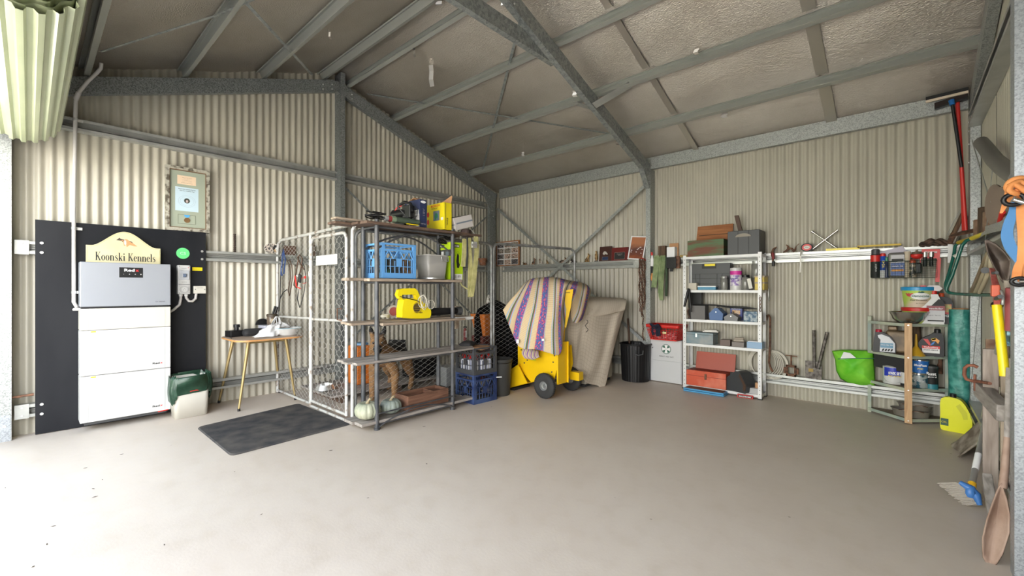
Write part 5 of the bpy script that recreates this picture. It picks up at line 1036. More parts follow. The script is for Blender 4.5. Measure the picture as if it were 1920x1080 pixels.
A_, B2 = hop(.60, .14, .20), hop(1.20, .20, .24); g.add(A_+B2, [(0, 1, 5, 4), (1, 2, 6, 5), (2, 3, 7, 6), (3, 0, 4, 7)]); g.build('infeed_hopper', ym, mc_, solid=.005)
P = [EYE+ray(a, b_)*5.22 for a, b_ in ((1057, 545), (1075, 542), (1070, 578), (1061, 616), (1050, 593))]
g = G(); g.add(P+[p+FW*.012 for p in P], [(4, 3, 2, 1, 0), (5, 6, 7, 8, 9)]+[(i, (i+1) % 5, 5+(i+1) % 5, 5+i) for i in range(5)]); g.build('hopper_flap', ym, mc_)
TEXT('Rover', FR(tuple(EYE+ray(1064, 548)*5.21), RT), .07, .018, ink, mc_, bold=.02)
# blanket
def blanket_mat(nt, b):
    uv = nt.nodes.new('ShaderNodeUVMap'); sp = nt.nodes.new('ShaderNodeSeparateXYZ'); nt.links.new(uv.outputs[0], sp.inputs[0])
    def math_(op, a, b_=None, c=None):
        n = nt.nodes.new('ShaderNodeMath'); n.operation = op
        for i, q in enumerate((a, b_, c)):
            if q is None: continue
            if isinstance(q, (int, float)): n.inputs[i].default_value = q
            else: nt.links.new(q, n.inputs[i])
        return n.outputs[0]
    u = math_('FRACT', math_('MULTIPLY', sp.outputs[0], 5.2)); v = sp.outputs[1]
    cream_, blue_, green_, red_, pur, pink, dbl = (.62, .50, .30), (.22, .42, .62), (.02, .13, .07), (.55, .10, .10), (.17, .06, .28), (.60, .06, .20), (.06, .10, .33)
    r = ramp(nt, u, [(0, cream_), (.17, blue_), (.20, cream_), (.23, green_), (.29, red_), (.31, blue_), (.35, cream_), (.53, red_), (.55, pur), (.83, red_), (.85, blue_), (.88, cream_)], 'CONSTANT')
    # check threads on the cream
    vo = N(nt, 'ShaderNodeTexVoronoi', i_Scale=1.0); cb = nt.nodes.new('ShaderNodeCombineXYZ'); nt.links.new(math_('MULTIPLY', sp.outputs[0], 90), cb.inputs[0]); nt.links.new(math_('MULTIPLY', v, 30), cb.inputs[1]); nt.links.new(cb.outputs[0], vo.inputs['Vector'])
    pat = ramp(nt, vo.outputs['Distance'], [(0, (.65, .30, .20)), (.22, pink), (.40, dbl), (.62, (.10, .22, .40)), (.75, pur)], 'CONSTANT')
    inb = math_('MULTIPLY', math_('GREATER_THAN', u, .55), math_('LESS_THAN', u, .83))
    m1 = N(nt, 'ShaderNodeMix', data_type='RGBA'); nt.links.new(inb, m1.inputs[0]); nt.links.new(r, m1.inputs[6]); nt.links.new(pat, m1.inputs[7])
    tx = math_('MAXIMUM', math_('GREATER_THAN', math_('FRACT', math_('MULTIPLY', v, 60)), .78), math_('GREATER_THAN', math_('FRACT', math_('MULTIPLY', sp.outputs[0], 130)), .80))
    oc = math_('MULTIPLY', tx, math_('SUBTRACT', 1, inb))
    m2 = N(nt, 'ShaderNodeMix', data_type='RGBA'); nt.links.new(math_('MULTIPLY', oc, .45), m2.inputs[0]); nt.links.new(m1.outputs[2], m2.inputs[6]); m2.inputs[7].default_value = (.35, .16, .12, 1)
    nt.links.new(m2.outputs[2], b.inputs['Base Color'])
    n = N(nt, 'ShaderNodeTexNoise', i_Scale=300.0); nt.links.new(uv.outputs[0], n.inputs['Vector']); bp = N(nt, 'ShaderNodeBump', i_Strength=.2, i_Distance=.003); nt.links.new(n.outputs['Fac'], bp.inputs['Height']); nt.links.new(bp.outputs[0], b.inputs['Normal'])
def cloth(cols, nu, nv, fold=.012, freq=9):
    P = [[EYE+ray(a, b_)*d for a, b_, d in c] for c in cols]
    def cr(L, t):
        n = len(L)-1; s = min(t*n, n-1e-6); i = int(s); f = s-i; p0, p1, p2, p3 = L[max(i-1, 0)], L[i], L[min(i+1, n)], L[min(i+2, n)]
        return .5*((2*p1)+(p2-p0)*f+(2*p0-5*p1+4*p2-p3)*f*f+(3*p1-p0-3*p2+p3)*f**3)
    def fn(u, v):
        p = cr([cr(c, v) for c in P], u); return p+FW*(-fold*math.sin(freq*2*PI*u+2*v)*min(1, v*1.6)+.004*math.sin(31*u+9*v))
    g = G(); g.grid(fn, nu, nv); return g
cols = [[(990, 526, 5.9), (985, 530, 5.5), (970, 548, 5.35), (955, 565, 5.3), (943, 581, 5.3)], [(1000, 524, 5.95), (995, 526, 5.45), (980, 560, 5.25), (968, 595, 5.2), (962, 628, 5.2)],
 [(1010, 523, 5.95), (1005, 525, 5.4), (995, 570, 5.15), (984, 610, 5.08), (976, 652, 5.08)], [(1025, 522, 6.0), (1020, 524, 5.35), (1015, 575, 5.08), (1008, 620, 5.03), (1003, 655, 5.03)],
 [(1040, 522, 6.0), (1036, 524, 5.35), (1034, 575, 5.08), (1030, 620, 5.03), (1030, 662, 5.03)], [(1055, 524, 6.0), (1052, 527, 5.3), (1049, 575, 5.08), (1048, 620, 5.05), (1050, 664, 5.05)],
 [(1068, 526, 6.0), (1064, 530, 5.33), (1058, 545, 5.2), (1053, 590, 5.15), (1056, 628, 5.15)], [(1080, 528, 6.0), (1076, 532, 5.4), (1073, 540, 5.3), (1068, 547, 5.27), (1067, 552, 5.27)],
 [(1090, 530, 6.05), (1092, 535, 5.5), (1087, 560, 5.38), (1081, 585, 5.35), (1073, 601, 5.35)], [(1098, 533, 6.1), (1103, 540, 5.6), (1099, 565, 5.5), (1094, 585, 5.45), (1088, 602, 5.45)], [(1100, 536, 6.3), (1108, 544, 5.9), (1104, 560, 5.8), (1101, 575, 5.75), (1097, 588, 5.75)]]
g = cloth(cols, 90, 40, .014, 7); bk = g.thing('striped_blanket', mat('woven_blanket', (.5, .4, .3), .9, nodes=blanket_mat), 'striped woven blanket of cream and purple draped over the yellow chipper', 'blanket', solid=.006)
cols = [[(983, 650, 5.25), (978, 662, 5.22), (984, 672, 5.2)], [(998, 655, 5.2), (995, 668, 5.15), (1000, 674, 5.15)], [(1010, 658, 5.2), (1010, 666, 5.17), (1012, 669, 5.17)]]
g = cloth(cols, 12, 10, .006, 2); g.build('under_flap', MT['woven_blanket'], bk, solid=.006)
g = G(); g.box(EYE+ray(970.5, 640)*5.06, (.03, .008, .045), rz=.9); g.build('care_tag', wink, bk); g = G(); g.box(EYE+ray(1018, 637)*4.99, (.028, .006, .022), rz=.7); g.build('care_tag', wink, bk)
# ================================================================ chest freezer under a beige cloth
fz = E('chest_freezer', 'old cream chest freezer standing under a beige cloth behind the yellow chipper', 'freezer', (-3.45, 5.25, 0))
fm_ = mat('aged_enamel', (.55, .50, .40), .45, nodes=noisy((.48, .42, .32), (.62, .58, .48), 3))
g = G(); g.bx(-3.82, -3.09, 4.86, 5.56, .04, .93); g.build('cabinet_body', fm_, fz, bevel=.015)
g = G(); g.bx(-3.84, -3.07, 4.84, 5.60, .94, 1.06); g.build('lid', fm_, fz, bevel=.015)
g = G(); g.bx(-3.80, -3.12, 4.88, 5.54, 0, .04); g.build('plinth', dgrey, fz)
g = G(); g.box((-3.085, 5.20, .88), (.02, .10, .03)); g.build('lid_catch', steel, fz)
bgc = mat('beige_check_cloth', (.46, .40, .32), .9)
def checkc(nt, b):
    uv = nt.nodes.new('ShaderNodeUVMap'); sp = nt.nodes.new('ShaderNodeSeparateXYZ'); nt.links.new(uv.outputs[0], sp.inputs[0]); outs = []
    for k, q in ((0, 26.0), (1, 34.0)):
        a = N(nt, 'ShaderNodeMath', operation='MULTIPLY'); a.inputs[1].default_value = q; nt.links.new(sp.outputs[k], a.inputs[0]); f = N(nt, 'ShaderNodeMath', operation='FRACT'); nt.links.new(a.outputs[0], f.inputs[0]); c = N(nt, 'ShaderNodeMath', operation='GREATER_THAN'); c.inputs[1].default_value = .88; nt.links.new(f.outputs[0], c.inputs[0]); outs.append(c.outputs[0])
    mx = N(nt, 'ShaderNodeMath', operation='MAXIMUM'); nt.links.new(outs[0], mx.inputs[0]); nt.links.new(outs[1], mx.inputs[1])
    nt.links.new(ramp(nt, mx.outputs[0], [(0, (.53, .465, .375)), (1, (.43, .37, .29))]), b.inputs['Base Color'])
MT.pop('beige_check_cloth'); bgc = mat('beige_check_cloth', (.5, .45, .36), .9, nodes=checkc)
cols = [[(1045, 558, 6.3), (1055, 562, 5.8), (1062, 610, 5.62), (1066, 650, 5.58), (1070, 690, 5.56)], [(1070, 556, 6.3), (1085, 562, 5.75), (1082, 610, 5.6), (1080, 660, 5.55), (1078, 694, 5.54)],
 [(1090, 556, 6.35), (1105, 562, 5.8), (1100, 600, 5.66), (1092, 650, 5.62), (1088, 704, 5.58)], [(1105, 556, 6.4), (1125, 563, 5.9), (1122, 610, 5.75), (1116, 665, 5.70), (1100, 718, 5.62)],
 [(1120, 557, 6.45), (1145, 564, 6.02), (1140, 610, 5.86), (1132, 665, 5.80), (1120, 723, 5.72)], [(1135, 558, 6.5), (1160, 565, 6.10), (1156, 605, 5.93), (1146, 660, 5.88), (1134, 725, 5.78)], [(1150, 559, 6.52), (1172, 566, 6.18), (1168, 590, 6.05), (1160, 620, 6.02), (1149, 655, 5.98)]]
g = cloth(cols, 60, 36, .009, 2.4); cl = g.thing('beige_cloth', bgc, 'thin beige checked cloth draped over the chest freezer', 'cloth', solid=.004)
g = cloth([[(1092, 558, 6.55), (1098, 562, 5.78), (1098, 580, 5.68), (1096, 590, 5.66)], [(1120, 558, 6.45), (1130, 562, 5.9), (1128, 582, 5.78), (1125, 592, 5.76)], [(1150, 558, 6.52), (1173, 561, 6.12), (1173, 575, 5.98), (1172, 582, 5.97)]], 30, 12, .005, 3); g.build('folded_top', bgc, cl, solid=.004)
g = G(); g.tube([EYE+ray(1100, 600)*5.5+V((.02*math.sin(t*.9), 0, -.014*t)) for t in range(12)], .004, 6); g.thing('black_clip_cord', black, 'short black cord hanging on the beige cloth', 'cord')
# black bin
bi = E('black_garbage_bin', 'ribbed black plastic garbage bin standing open beside the freezer', 'bin', (-2.83, 5.74, 0))
def binf(u, v, s=1.0): r = (.185+.022*v)*(1+.012*math.cos(30*2*PI*u))*s; return V((-2.83+r*math.cos(2*PI*u), 5.74+r*math.sin(2*PI*u), .004+.51*v))
g = G(); g.grid(binf, 120, 6, cu=True); g.add([binf(k/40, 0) for k in range(40)], [tuple(range(40))]); g.build('bin_body', black, bi)
g = G(); g.tube([(-2.83+.212*math.cos(a*PI/20), 5.74+.212*math.sin(a*PI/20), .515) for a in range(40)], .011, 8, closed=True); g.build('rim', black, bi)
g = G(); g.tube([(-2.74, 5.55, .45), (-2.735, 5.535, .40), (-2.69, 5.54, .385), (-2.64, 5.57, .40), (-2.64, 5.585, .45)], .008, 6); g.build('handle', dgrey, bi)
g = G(); g.cyl((-2.95, 5.80, .50), (-3.03, 5.90, .85), .014); g.thing('brown_broom_handle', brownl, 'brown wooden handle standing in the black garbage bin', 'handle')
# ================================================================ back wall: rail with figurines and plaques
zt_ = ZG[1]+.111; YR = 5.945
def RL(px, y=YR): p = AY(px, 500, y); return V((p.x, y, zt_))
cb = E('photo_collage', 'orange framed collage of dog photos standing on the rail in the wall corner', 'picture frame', RL(953))
a, b_ = RL(931).x, RL(974).x; z1 = AY(974, 450, YR).z
g = G()
for q in ((a, b_, zt_, zt_+.018), (a, b_, z1-.018, z1), (a, a+.018, zt_+.018, z1-.018), (b_-.026, b_, zt_+.018, z1-.018)): g.bx(q[0], q[1], YR-.01, YR+.012, q[2], q[3])
g.build('frame', mat('orange_pine', (.42, .17, .06), .5), cb); g = G(); g.bx(a+.015, b_-.02, YR, YR+.008, zt_+.012, z1-.012); g.build('backing_sheet', wink, cb)
random.seed(11)
for i in range(4):
    for j in range(3):
        cx = a+.02+(b_-a-.05)*(j+.5)/3; cz = zt_+.02+(z1-zt_-.04)*(i+.5)/4; c = random.choice([(.10, .13, .07), (.22, .18, .14), (.30, .30, .32), (.08, .07, .07), (.35, .25, .2)])
        PL(FR((cx, YR-.001, cz), X_), (b_-a-.06)/3*.9, (z1-zt_-.05)/4*.86, .001).build('photo', mat('photo_%d%d' % (i, j), c, .4, nodes=noisy(tuple(x*.3 for x in c), tuple(min(1, x*2.2) for x in c), 45, 2, .4, .6)), cb)
def dogfig(name, label, c, h_, m, face=1, pose='sit', group=None):
    o = E(name, label, 'figurine', c); s = h_; f = face
    L = lambda x, y, z: c+V((x*s*f, y*s, z*s))
    g = G()
    if pose == 'sit':
        g.tube([L(-.22, 0, .05), L(-.16, 0, .22), L(-.02, 0, .42), L(.08, 0, .58), L(.10, 0, .72)], [s*.15, s*.19, s*.15, s*.11, s*.10], 8); g.tube([L(.07, 0, .76), L(.16, 0, .76), L(.32, 0, .72)], [s*.115, s*.10, s*.045], 8)
        g.tube([L(.08, .06, .45), L(.12, .07, .02)], s*.05, 6); g.tube([L(.08, -.06, .45), L(.12, -.07, .02)], s*.05, 6)
        for q in (-1, 1): g.cyl(L(.05, .05*q, .82), L(.03, .08*q, 1.0), s*.045, s*.008, n=5); g.tube([L(-.16, .13*q, .14), L(.0, .13*q, .04)], [s*.10, s*.045], 6)
        g.tube([L(-.3, 0, .05), L(-.45, .0, .02), L(-.55, 0, .03)], [s*.05, s*.04, s*.02], 6)
    else:
        g.tube([L(-.55, 0, .22), L(-.2, 0, .26), L(.2, 0, .30), L(.4, 0, .48)], [s*.20, s*.24, s*.23, s*.13], 8); g.tube([L(.4, 0, .6), L(.52, 0, .6), L(.72, 0, .52)], [s*.16, s*.14, s*.06], 8)
        for q in (-1, 1): g.cyl(L(.38, .09*q, .68), L(.34, .12*q, .95), s*.06, s*.01, n=5); g.tube([L(.2, .16*q, .10), L(.6, .16*q, .06)], s*.07, 6)
        g.tube([L(-.6, .05, .1), L(-.9, .1, .06)], [s*.07, s*.03], 6)
    g.build('figurine_body', m, o); g = G(); g.bx(c.x-.03, c.x+.03, c.y-.02, c.y+.02, c.z, c.z+.004); g.build('base', brownl, o); return o
bm1 = mat('brown_ceramic', (.20, .09, .04), .35, nodes=noisy((.05, .025, .015), (.36, .17, .07), 18, 2, .42, .58)); bm2 = mat('gold_brown_ceramic', (.38, .22, .08), .35, .3, nodes=noisy((.12, .06, .02), (.50, .32, .12), 25, 2)); wc_ = mat('white_ceramic', (.55, .50, .43), .4, nodes=noisy((.25, .16, .10), (.66, .62, .55), 18, 2, .42, .55)); dk_ = mat('dark_ceramic', (.04, .03, .025), .3)
for nm, lbx, px, h_, m, f, ps in (
 ('dog_figurine', 'low brown dog figurine on the rail just right of the photo collage', 984, .075, bm1, -1, 'lie'),
 ('dog_figurine', 'sitting shepherd dog figurine with upright ears, second from the photo collage', 1001, .125, bm1, 1, 'sit'),
 ('dog_figurine', 'white and brown dog figurine, third from the photo collage', 1013, .11, wc_, -1, 'sit'),
 ('cat_figurine', 'small mottled cat figurine, fourth from the photo collage', 1026, .085, bm2, -1, 'sit'),
 ('dog_figurine', 'long lying brown dog figurine behind the fence top corner', 1056, .11, bm1, 1, 'lie'),
 ('dog_figurine', 'small black dog figurine where the two strap braces cross', 1075, .08, dk_, -1, 'lie'),
 ('dog_figurine', 'gold sitting dog figurine alone on the rail right of the fence', 1102, .145, bm2, 1, 'sit')): dogfig(nm, lbx, RL(px), h_, m, f, ps)
o = E('gold_statuette', 'slim gold statuette of a standing figure left of the two plaques', 'figurine', RL(1118)); c = RL(1118)
g = G(); g.tube([c+V((0, 0, z)) for z in (0, .02, .05, .08, .11, .135, .15)], [.018, .014, .026, .022, .025, .010, .016], 10); g.ball(c+V((0, 0, .155)), .016); g.build('figure', bm2, o); g = G(); g.lathe([(.03, 0), (.03, .012), (.02, .018)], c, 16); g.build('base', dk_, o)
def plaque(name, label, px0, px1, ztop, m, lean=.03):
    a, b_ = RL(px0).x, RL(px1).x; o = E(name, label, 'plaque', V(((a+b_)/2, YR, zt_))); g = G(LM(((a+b_)/2, YR-.01, zt_), 0, -.12)); g.bx(-(b_-a)/2, (b_-a)/2, -.008, .008, 0, ztop-zt_); g.build('plaque_board', m, o, bevel=.003); return o, (a+b_)/2, b_-a
def plm(x, z): return LM((x, YR-.01, zt_), 0, -.12) @ FR((0, -.0085, z), X_)
o, x, w_ = plaque('award_plaque', 'dark brown plaque with a silver dog relief and blue plate', 1124, 1147, AY(1135, 462, YR).z, mat('dark_brown_wood', (.055, .02, .015), .35))
g = G(plm(x, .125)); g.prism([(-.04, -.02), (-.045, .0), (-.02, .03), (.0, .028), (.02, .012), (.045, -.02), (.02, -.022), (.0, -.012), (-.01, -.024)], 0, .003, 'z'); g.build('dog_relief', mat('pale_silver', (.66, .62, .57), .4, .3), o); PL(plm(x, .042), .10, .048, .0015).build('engraved_plate', mat('navy_plate', (.03, .05, .12), .3, .3), o)
g = G(plm(x, .042)); g.tube([(-.052, -.026, .001), (.052, -.026, .001), (.052, .026, .001), (-.052, .026, .001)], .0015, 4, closed=True); g.build('plate_edge', MT['pale_silver'], o)
o, x, w_ = plaque('award_plaque', 'red mahogany plaque with a black engraved plate beside the white frame', 1147, 1178, AY(1160, 464, YR).z, mat('mahogany', (.14, .02, .018), .3))
PL(plm(x, .072), .17, .10, .0015).build('engraved_plate', ink, o); TEXT('Companion', plm(x, .098) @ Matrix.Translation((0, 0, .002)), .09, .014, MT['pale_silver'], o); TEXT('Award', plm(x, .082) @ Matrix.Translation((0, 0, .002)), .05, .012, MT['pale_silver'], o)
g = G(plm(x, .072)); g.tube([(-.086, -.052, .001), (.086, -.052, .001), (.086, .052, .001), (-.086, .052, .001)], .0015, 4, closed=True); g.build('plate_edge', MT['pale_silver'], o)
wf_ = E('framed_picture', 'white framed orange picture leaning at the right end of the rail by the column', 'picture frame', RL(1193))
a, b_ = AY(1177, 480, YR-.04).x, AY(1207, 480, YR-.04).x; hgt = AY(1195, 442, YR).z-zt_; M = LM(((a+b_)/2, YR-.05, zt_), 0, -.17, .10); hw_ = (b_-a)/2
g = G(M)
for q in ((-hw_, hw_, 0, .018), (-hw_, hw_, hgt-.018, hgt), (-hw_, -hw_+.018, .018, hgt-.018), (hw_-.018, hw_, .018, hgt-.018)): g.bx(q[0], q[1], -.008, .008, q[2], q[3])
g.build('frame', wink, wf_); 
def cave(nt, b):
    co = coord(nt, 'Object'); sp = nt.nodes.new('ShaderNodeSeparateXYZ'); nt.links.new(co, sp.inputs[0]); n = N(nt, 'ShaderNodeTexNoise', i_Scale=12.0, i_Detail=4); nt.links.new(co, n.inputs['Vector'])
    a_ = N(nt, 'ShaderNodeMath', operation='MULTIPLY_ADD'); nt.links.new(n.outputs['Fac'], a_.inputs[0]); a_.inputs[1].default_value = .12; nt.links.new(sp.outputs['Z'], a_.inputs[2])
    nt.links.new(ramp(nt, a_.outputs[0], [(.05, (.45, .12, .03)), (.13, (.16, .05, .03)), (.22, (.12, .05, .04)), (.30, (.42, .17, .08))]), b.inputs['Base Color'])
g = G(M); g.bx(-hw_+.016, hw_-.016, -.003, .006, .016, hgt-.016); g.build('picture', mat('orange_picture', (.3, .12, .05), .4, nodes=cave), wf_)
random.seed(5)
for k in range(9):
    g = G(M); cx, cz = random.uniform(-hw_*.7, hw_*.7), hgt*random.uniform(.25, .55); g.prism([(cx+.012*math.cos(t*PI/3), cz+.006*math.sin(t*PI/3)) for t in range(6)], -.0045, -.003, 'y'); g.build('painted_bird', wink, wf_)
ch = E('rusty_chain', 'bunch of rusty chain hanging beside the wall column', 'chain', AY(1205, 600, 5.86))
g = G()
for s_ in range(6):
    x = AY(1205, 500, 5.85).x-.045+.018*s_; yo = 5.84-.02*(s_ % 2); zz = 1.70; L = int((26, 31, 34, 33, 30, 26)[s_])
    for k in range(L):
        c = V((x+.006*math.sin(k*.7+s_), yo, zz-.024*k)); ax2 = X_ if k % 2 else Y_
        g.tube([c+ax2*(.009*math.cos(t*PI/4))+Z_*(.017*math.sin(t*PI/4)) for t in range(8)], .004, 4, closed=True)
g.build('links', rust, ch, kind='stuff'); g = G(); g.tube([AY(1197, 487, 5.93), AY(1205, 484, 5.84), AY(1211, 488, 5.84)], .007, 6); g.build('hook', redp, ch)
g = G(); x = AY(1207, 600, 5.86).x; zz = 1.70-.024*33
for k in range(15): c = V((x+.005*math.sin(k), 5.84, zz-.024*k)); ax2 = X_ if k % 2 else Y_; g.tube([c+ax2*(.009*math.cos(t*PI/4))+Z_*(.017*math.sin(t*PI/4)) for t in range(8)], .004, 4, closed=True)
g.build('links', rust, ch, kind='stuff')
# things hanging right of the column
gs = E('green_strap', 'folded faded green lifting strap hanging over the rail right of the column', 'strap', AY(1238, 560, 5.87))
gsm = mat('faded_green_webbing', (.20, .27, .12), .85, nodes=noisy((.15, .21, .09), (.28, .34, .18), 12)); Q = lambda px, py, y=5.86: AY(px, py, y)
g = G(); g.ribbon([Q(1231, 479, 5.88), Q(1230, 500), Q(1228, 520), Q(1226, 539)], V((.075, 0, 0)), .005); g.ribbon([Q(1243, 479, 5.88), Q(1242, 500), Q(1240, 530), Q(1238, 550)], V((.07, 0, 0)), .005)
for k in range(5): g.tube([Q(1237+2*k, 481, 5.85+.004*k), Q(1235+2.2*k, 520, 5.845), Q(1236+1.6*k, 555, 5.845), Q(1238+1.2*k, 563-k % 2, 5.85)], .009, 6)
g.build('webbing', gsm, gs)
g = G(); g.tube([Q(1249, 482, 5.89), Q(1250, 520, 5.9), Q(1249, 555, 5.9)], .018, 6); g.thing('dark_green_strap', mat('dark_green_webbing', (.05, .08, .045), .9), 'dark green strap tail hanging just behind the faded green strap', 'strap')
def bxp(px0, px1, py0, py1, y0, y1, g=None, z0=None):
    """a box seen between pixel columns on its front plane"""
    g = g or G(); a = AY(px0, (py0+py1)/2, y0); b_ = AY(px1, (py0+py1)/2, y0); zt = AY((px0+px1)/2, py0, y0).z; zb = AY((px0+px1)/2, py1, y0).z if z0 is None else z0
    g.bx(a.x, b_.x, y0, y1, zb, zt); return g
g = bxp(1234, 1247, 461, 479, 5.90, 5.97, z0=zt_); g.thing('wood_block', mat('dark_timber', (.09, .055, .03), .8, nodes=wood((.05, .03, .02), (.15, .09, .05), (30, 30, 3))), 'dark upright timber block standing on the rail above the green strap', 'block', bevel=.003)
g = bxp(1250, 1265, 463, 481, 5.88, 5.97, z0=zt_); g.thing('small_white_box', wink, 'small white carton standing on the rail right of the timber block', 'box', bevel=.002)
g = bxp(1255, 1272, 456, 464, 5.975, 5.99, z0=zt_); g.thing('tan_bag', kraft, 'tan paper bag squeezed behind the small white carton', 'bag', bevel=.004)
tb2 = E('black_holder', 'black plastic tool holder hooked on the rail right of the green strap', 'holder', Q(1262, 506)); g = bxp(1249, 1267, 482, 503, 5.84, 5.90); g.build('holder_body', black, tb2, bevel=.006); g = bxp(1256, 1261, 503, 509, 5.86, 5.88); g.build('peg', black, tb2)
g = bxp(1266, 1274, 480, 503, 5.86, 5.90); g.thing('rusty_tin', rust, 'rusty narrow tin beside the black tool holder', 'tin', bevel=.003)
ck = E('caulking_tube', 'white tube with a red cap wedged between the column and the green strap', 'tube', Q(1223, 500)); p0, p1 = Q(1223, 499, 5.88), Q(1223, 485, 5.88); g = G(); g.cyl(p0, p1, .026, n=14); g.cyl(p1, Q(1223, 479, 5.88), .018, .012, 12); g.build('tube_body', wink, ck); g = G(); g.cyl(Q(1222.5, 479, 5.88), Q(1222.5, 473, 5.88), .014, n=10); g.build('red_cap', redp, ck)
sd_ = E('screwdriver', 'screwdriver with an orange and black handle hanging below the white tube', 'screwdriver', Q(1222, 545)); g = G(); g.cyl(Q(1223, 500, 5.87), Q(1223, 512, 5.87), .014, n=8); g.build('black_grip', black, sd_); g = G(); g.tube([Q(1223, 512, 5.87), Q(1222, 520, 5.87), Q(1222, 526, 5.87)], [.012, .015, .009], 8); g.build('orange_handle', mat('orange_handle', (.60, .22, .03), .4), sd_); g = G(); g.cyl(Q(1222, 526, 5.87), Q(1221, 545, 5.87), .006); g.build('blade', dgrey, sd_)
g = G(); g.box(RL(1284)+V((0, -.04, .018)), (.10, .05, .03), rz=.2); g.thing('yellow_brown_tool', mat('ochre', (.35, .24, .06), .6), 'small ochre tool lying on the rail left of the wooden box', 'tool', bevel=.006)
# ================================================================ first aid cabinet and basket
fa = E('first_aid_cabinet', 'white metal first aid cabinet on the floor between column and shelving', 'cabinet', (-2.43, 5.9, 0))
x0, x1, yf = -2.652, -2.215, 5.838; wm = mat('grey_white_metal', (.56, .57, .58), .4)
g = G(); g.bx(x0, x1, yf+.004, 5.955, .01, .592); g.build('cabinet_body', wm, fa, bevel=.003)
for z0, z1 in ((.022, .300), (.306, .588)): g = G(); g.bx(x0+.004, x1-.008, yf-.006, yf+.004, z0, z1); d_ = g.build('door', wm, fa, bevel=.002)
Mf = FR((-2.425, yf-.0065, .465), X_); CIRC(Mf, .066).build('emblem_ring', mat('dark_green_ink', (.01, .10, .06), .5), fa); CIRC(Mf, .058, .0005, .0012).build('emblem_disc', wink, fa)
for k in range(4): a = R(45+90*k); g = G(Mf); g.prism([(.012*math.cos(a), .012*math.sin(a)), (.056*math.cos(a-.36), .056*math.sin(a-.36)), (.056*math.cos(a), .056*math.sin(a)), (.056*math.cos(a+.36), .056*math.sin(a+.36))], .001, .0018, 'z'); g.build('emblem_wedge', MT['dark_green_ink'], fa)
TEXT('FIRST AID KIT', FR((-2.42, yf-.007, .362), X_), .20, .016, ink, fa, bold=.01); TEXT('CPR', Mf @ Matrix.Translation((0, 0, .002)), .02, .012, MT['dark_green_ink'], fa)
g = G(); g.cyl((x0+.035, yf-.012, .47), (x0+.035, yf, .47), .008, n=10); g.build('lock', dgrey, fa)
bs = E('shopping_basket', 'red plastic shopping basket on top of the first aid cabinet', 'basket', (-2.43, 5.85, .594))
def bsk(u, v, k=1.0):
    P = rrect(.36+.09*v, .24+.08*v, .03, 5); return P
g = G(LM((-2.42, 5.83, .595))); 
def wallq(sgn, ax_, wB, wT, dB, dT, hh):
    ux = ax_ == 0; n = 11 if ux else 7
    for k in range(n+1):
        t = -1+2*k/n
        b_ = (t*wB/2, sgn*dB/2, .012) if ux else (sgn*wB/2, t*dB/2, .012); tp = (t*wT/2, sgn*dT/2, hh-.03) if ux else (sgn*wT/2, t*dT/2, hh-.03); g.cyl(b_, tp, .004, n=4)
    for j in range(7):
        v = j/7*.85; w1 = wB+(wT-wB)*v; d1 = dB+(dT-dB)*v; z = .012+(hh-.04)*v
        a = (-w1/2, sgn*d1/2, z) if ux else (sgn*w1/2, -d1/2, z); b_ = (w1/2, sgn*d1/2, z) if ux else (sgn*w1/2, d1/2, z); g.cyl(a, b_, .004, n=4)
for s_ in (-1, 1): wallq(s_, 0, .36, .44, .22, .30, .21); wallq(s_, 1, .36, .44, .22, .30, .21)
g.build('lattice_walls', redp, bs, kind='stuff')
g = G(LM((-2.42, 5.83, .595))); g.bx(-.18, .18, -.11, .11, 0, .012); g.build('basket_base', redp, bs)
g = G(LM((-2.42, 5.83, .595))); P = rrect(.455, .315, .03); 
n = len(P); g.add([(a, b_, .17) for a, b_ in P]+[(a*1.03, b_*1.03, .21) for a, b_ in P]+[(a*.93, b_*.93, .21) for a, b_ in P], [(k*n+i, k*n+(i+1) % n, (k+1)*n+(i+1) % n, (k+1)*n+i) for k in range(2) for i in range(n)], True); g.build('rim_band', redp, bs, solid=.005)
PL(FR((-2.39, 5.83-.137, .70), X_), .05, .03, .002).build('yellow_tag', mat('buff_tag', (.6, .5, .25), .6), bs)
g = G(LM((-2.42, 5.83, .61))); loft(g, [(rrect(.30, .16, .04), 0), (rrect(.34, .20, .05), .06), (rrect(.26, .14, .05), .10)], capt=True); g.thing('pink_bundle', mat('pink_net', (.5, .16, .18), .9, nodes=noisy((.25, .03, .04), (.62, .32, .33), 40, 2, .42, .56)), 'pink and white netting bundle inside the red basket', 'bundle')
g = G(); g.grid(lambda u, v: V((-2.56+.13*u+.008*math.sin(7*v), 5.665+.06*math.cos(PI*min(1, v*1.6))*-1*(1 if v < .3 else .3)+.03*math.sin(5*u)*v, .815-.16*v+.01*math.sin(9*u))), 12, 16); g.thing('cloth_hat', mat('navy_cloth', (.01, .012, .03), .9), 'navy cloth cap hanging over the edge of the red basket', 'cap', solid=.012)
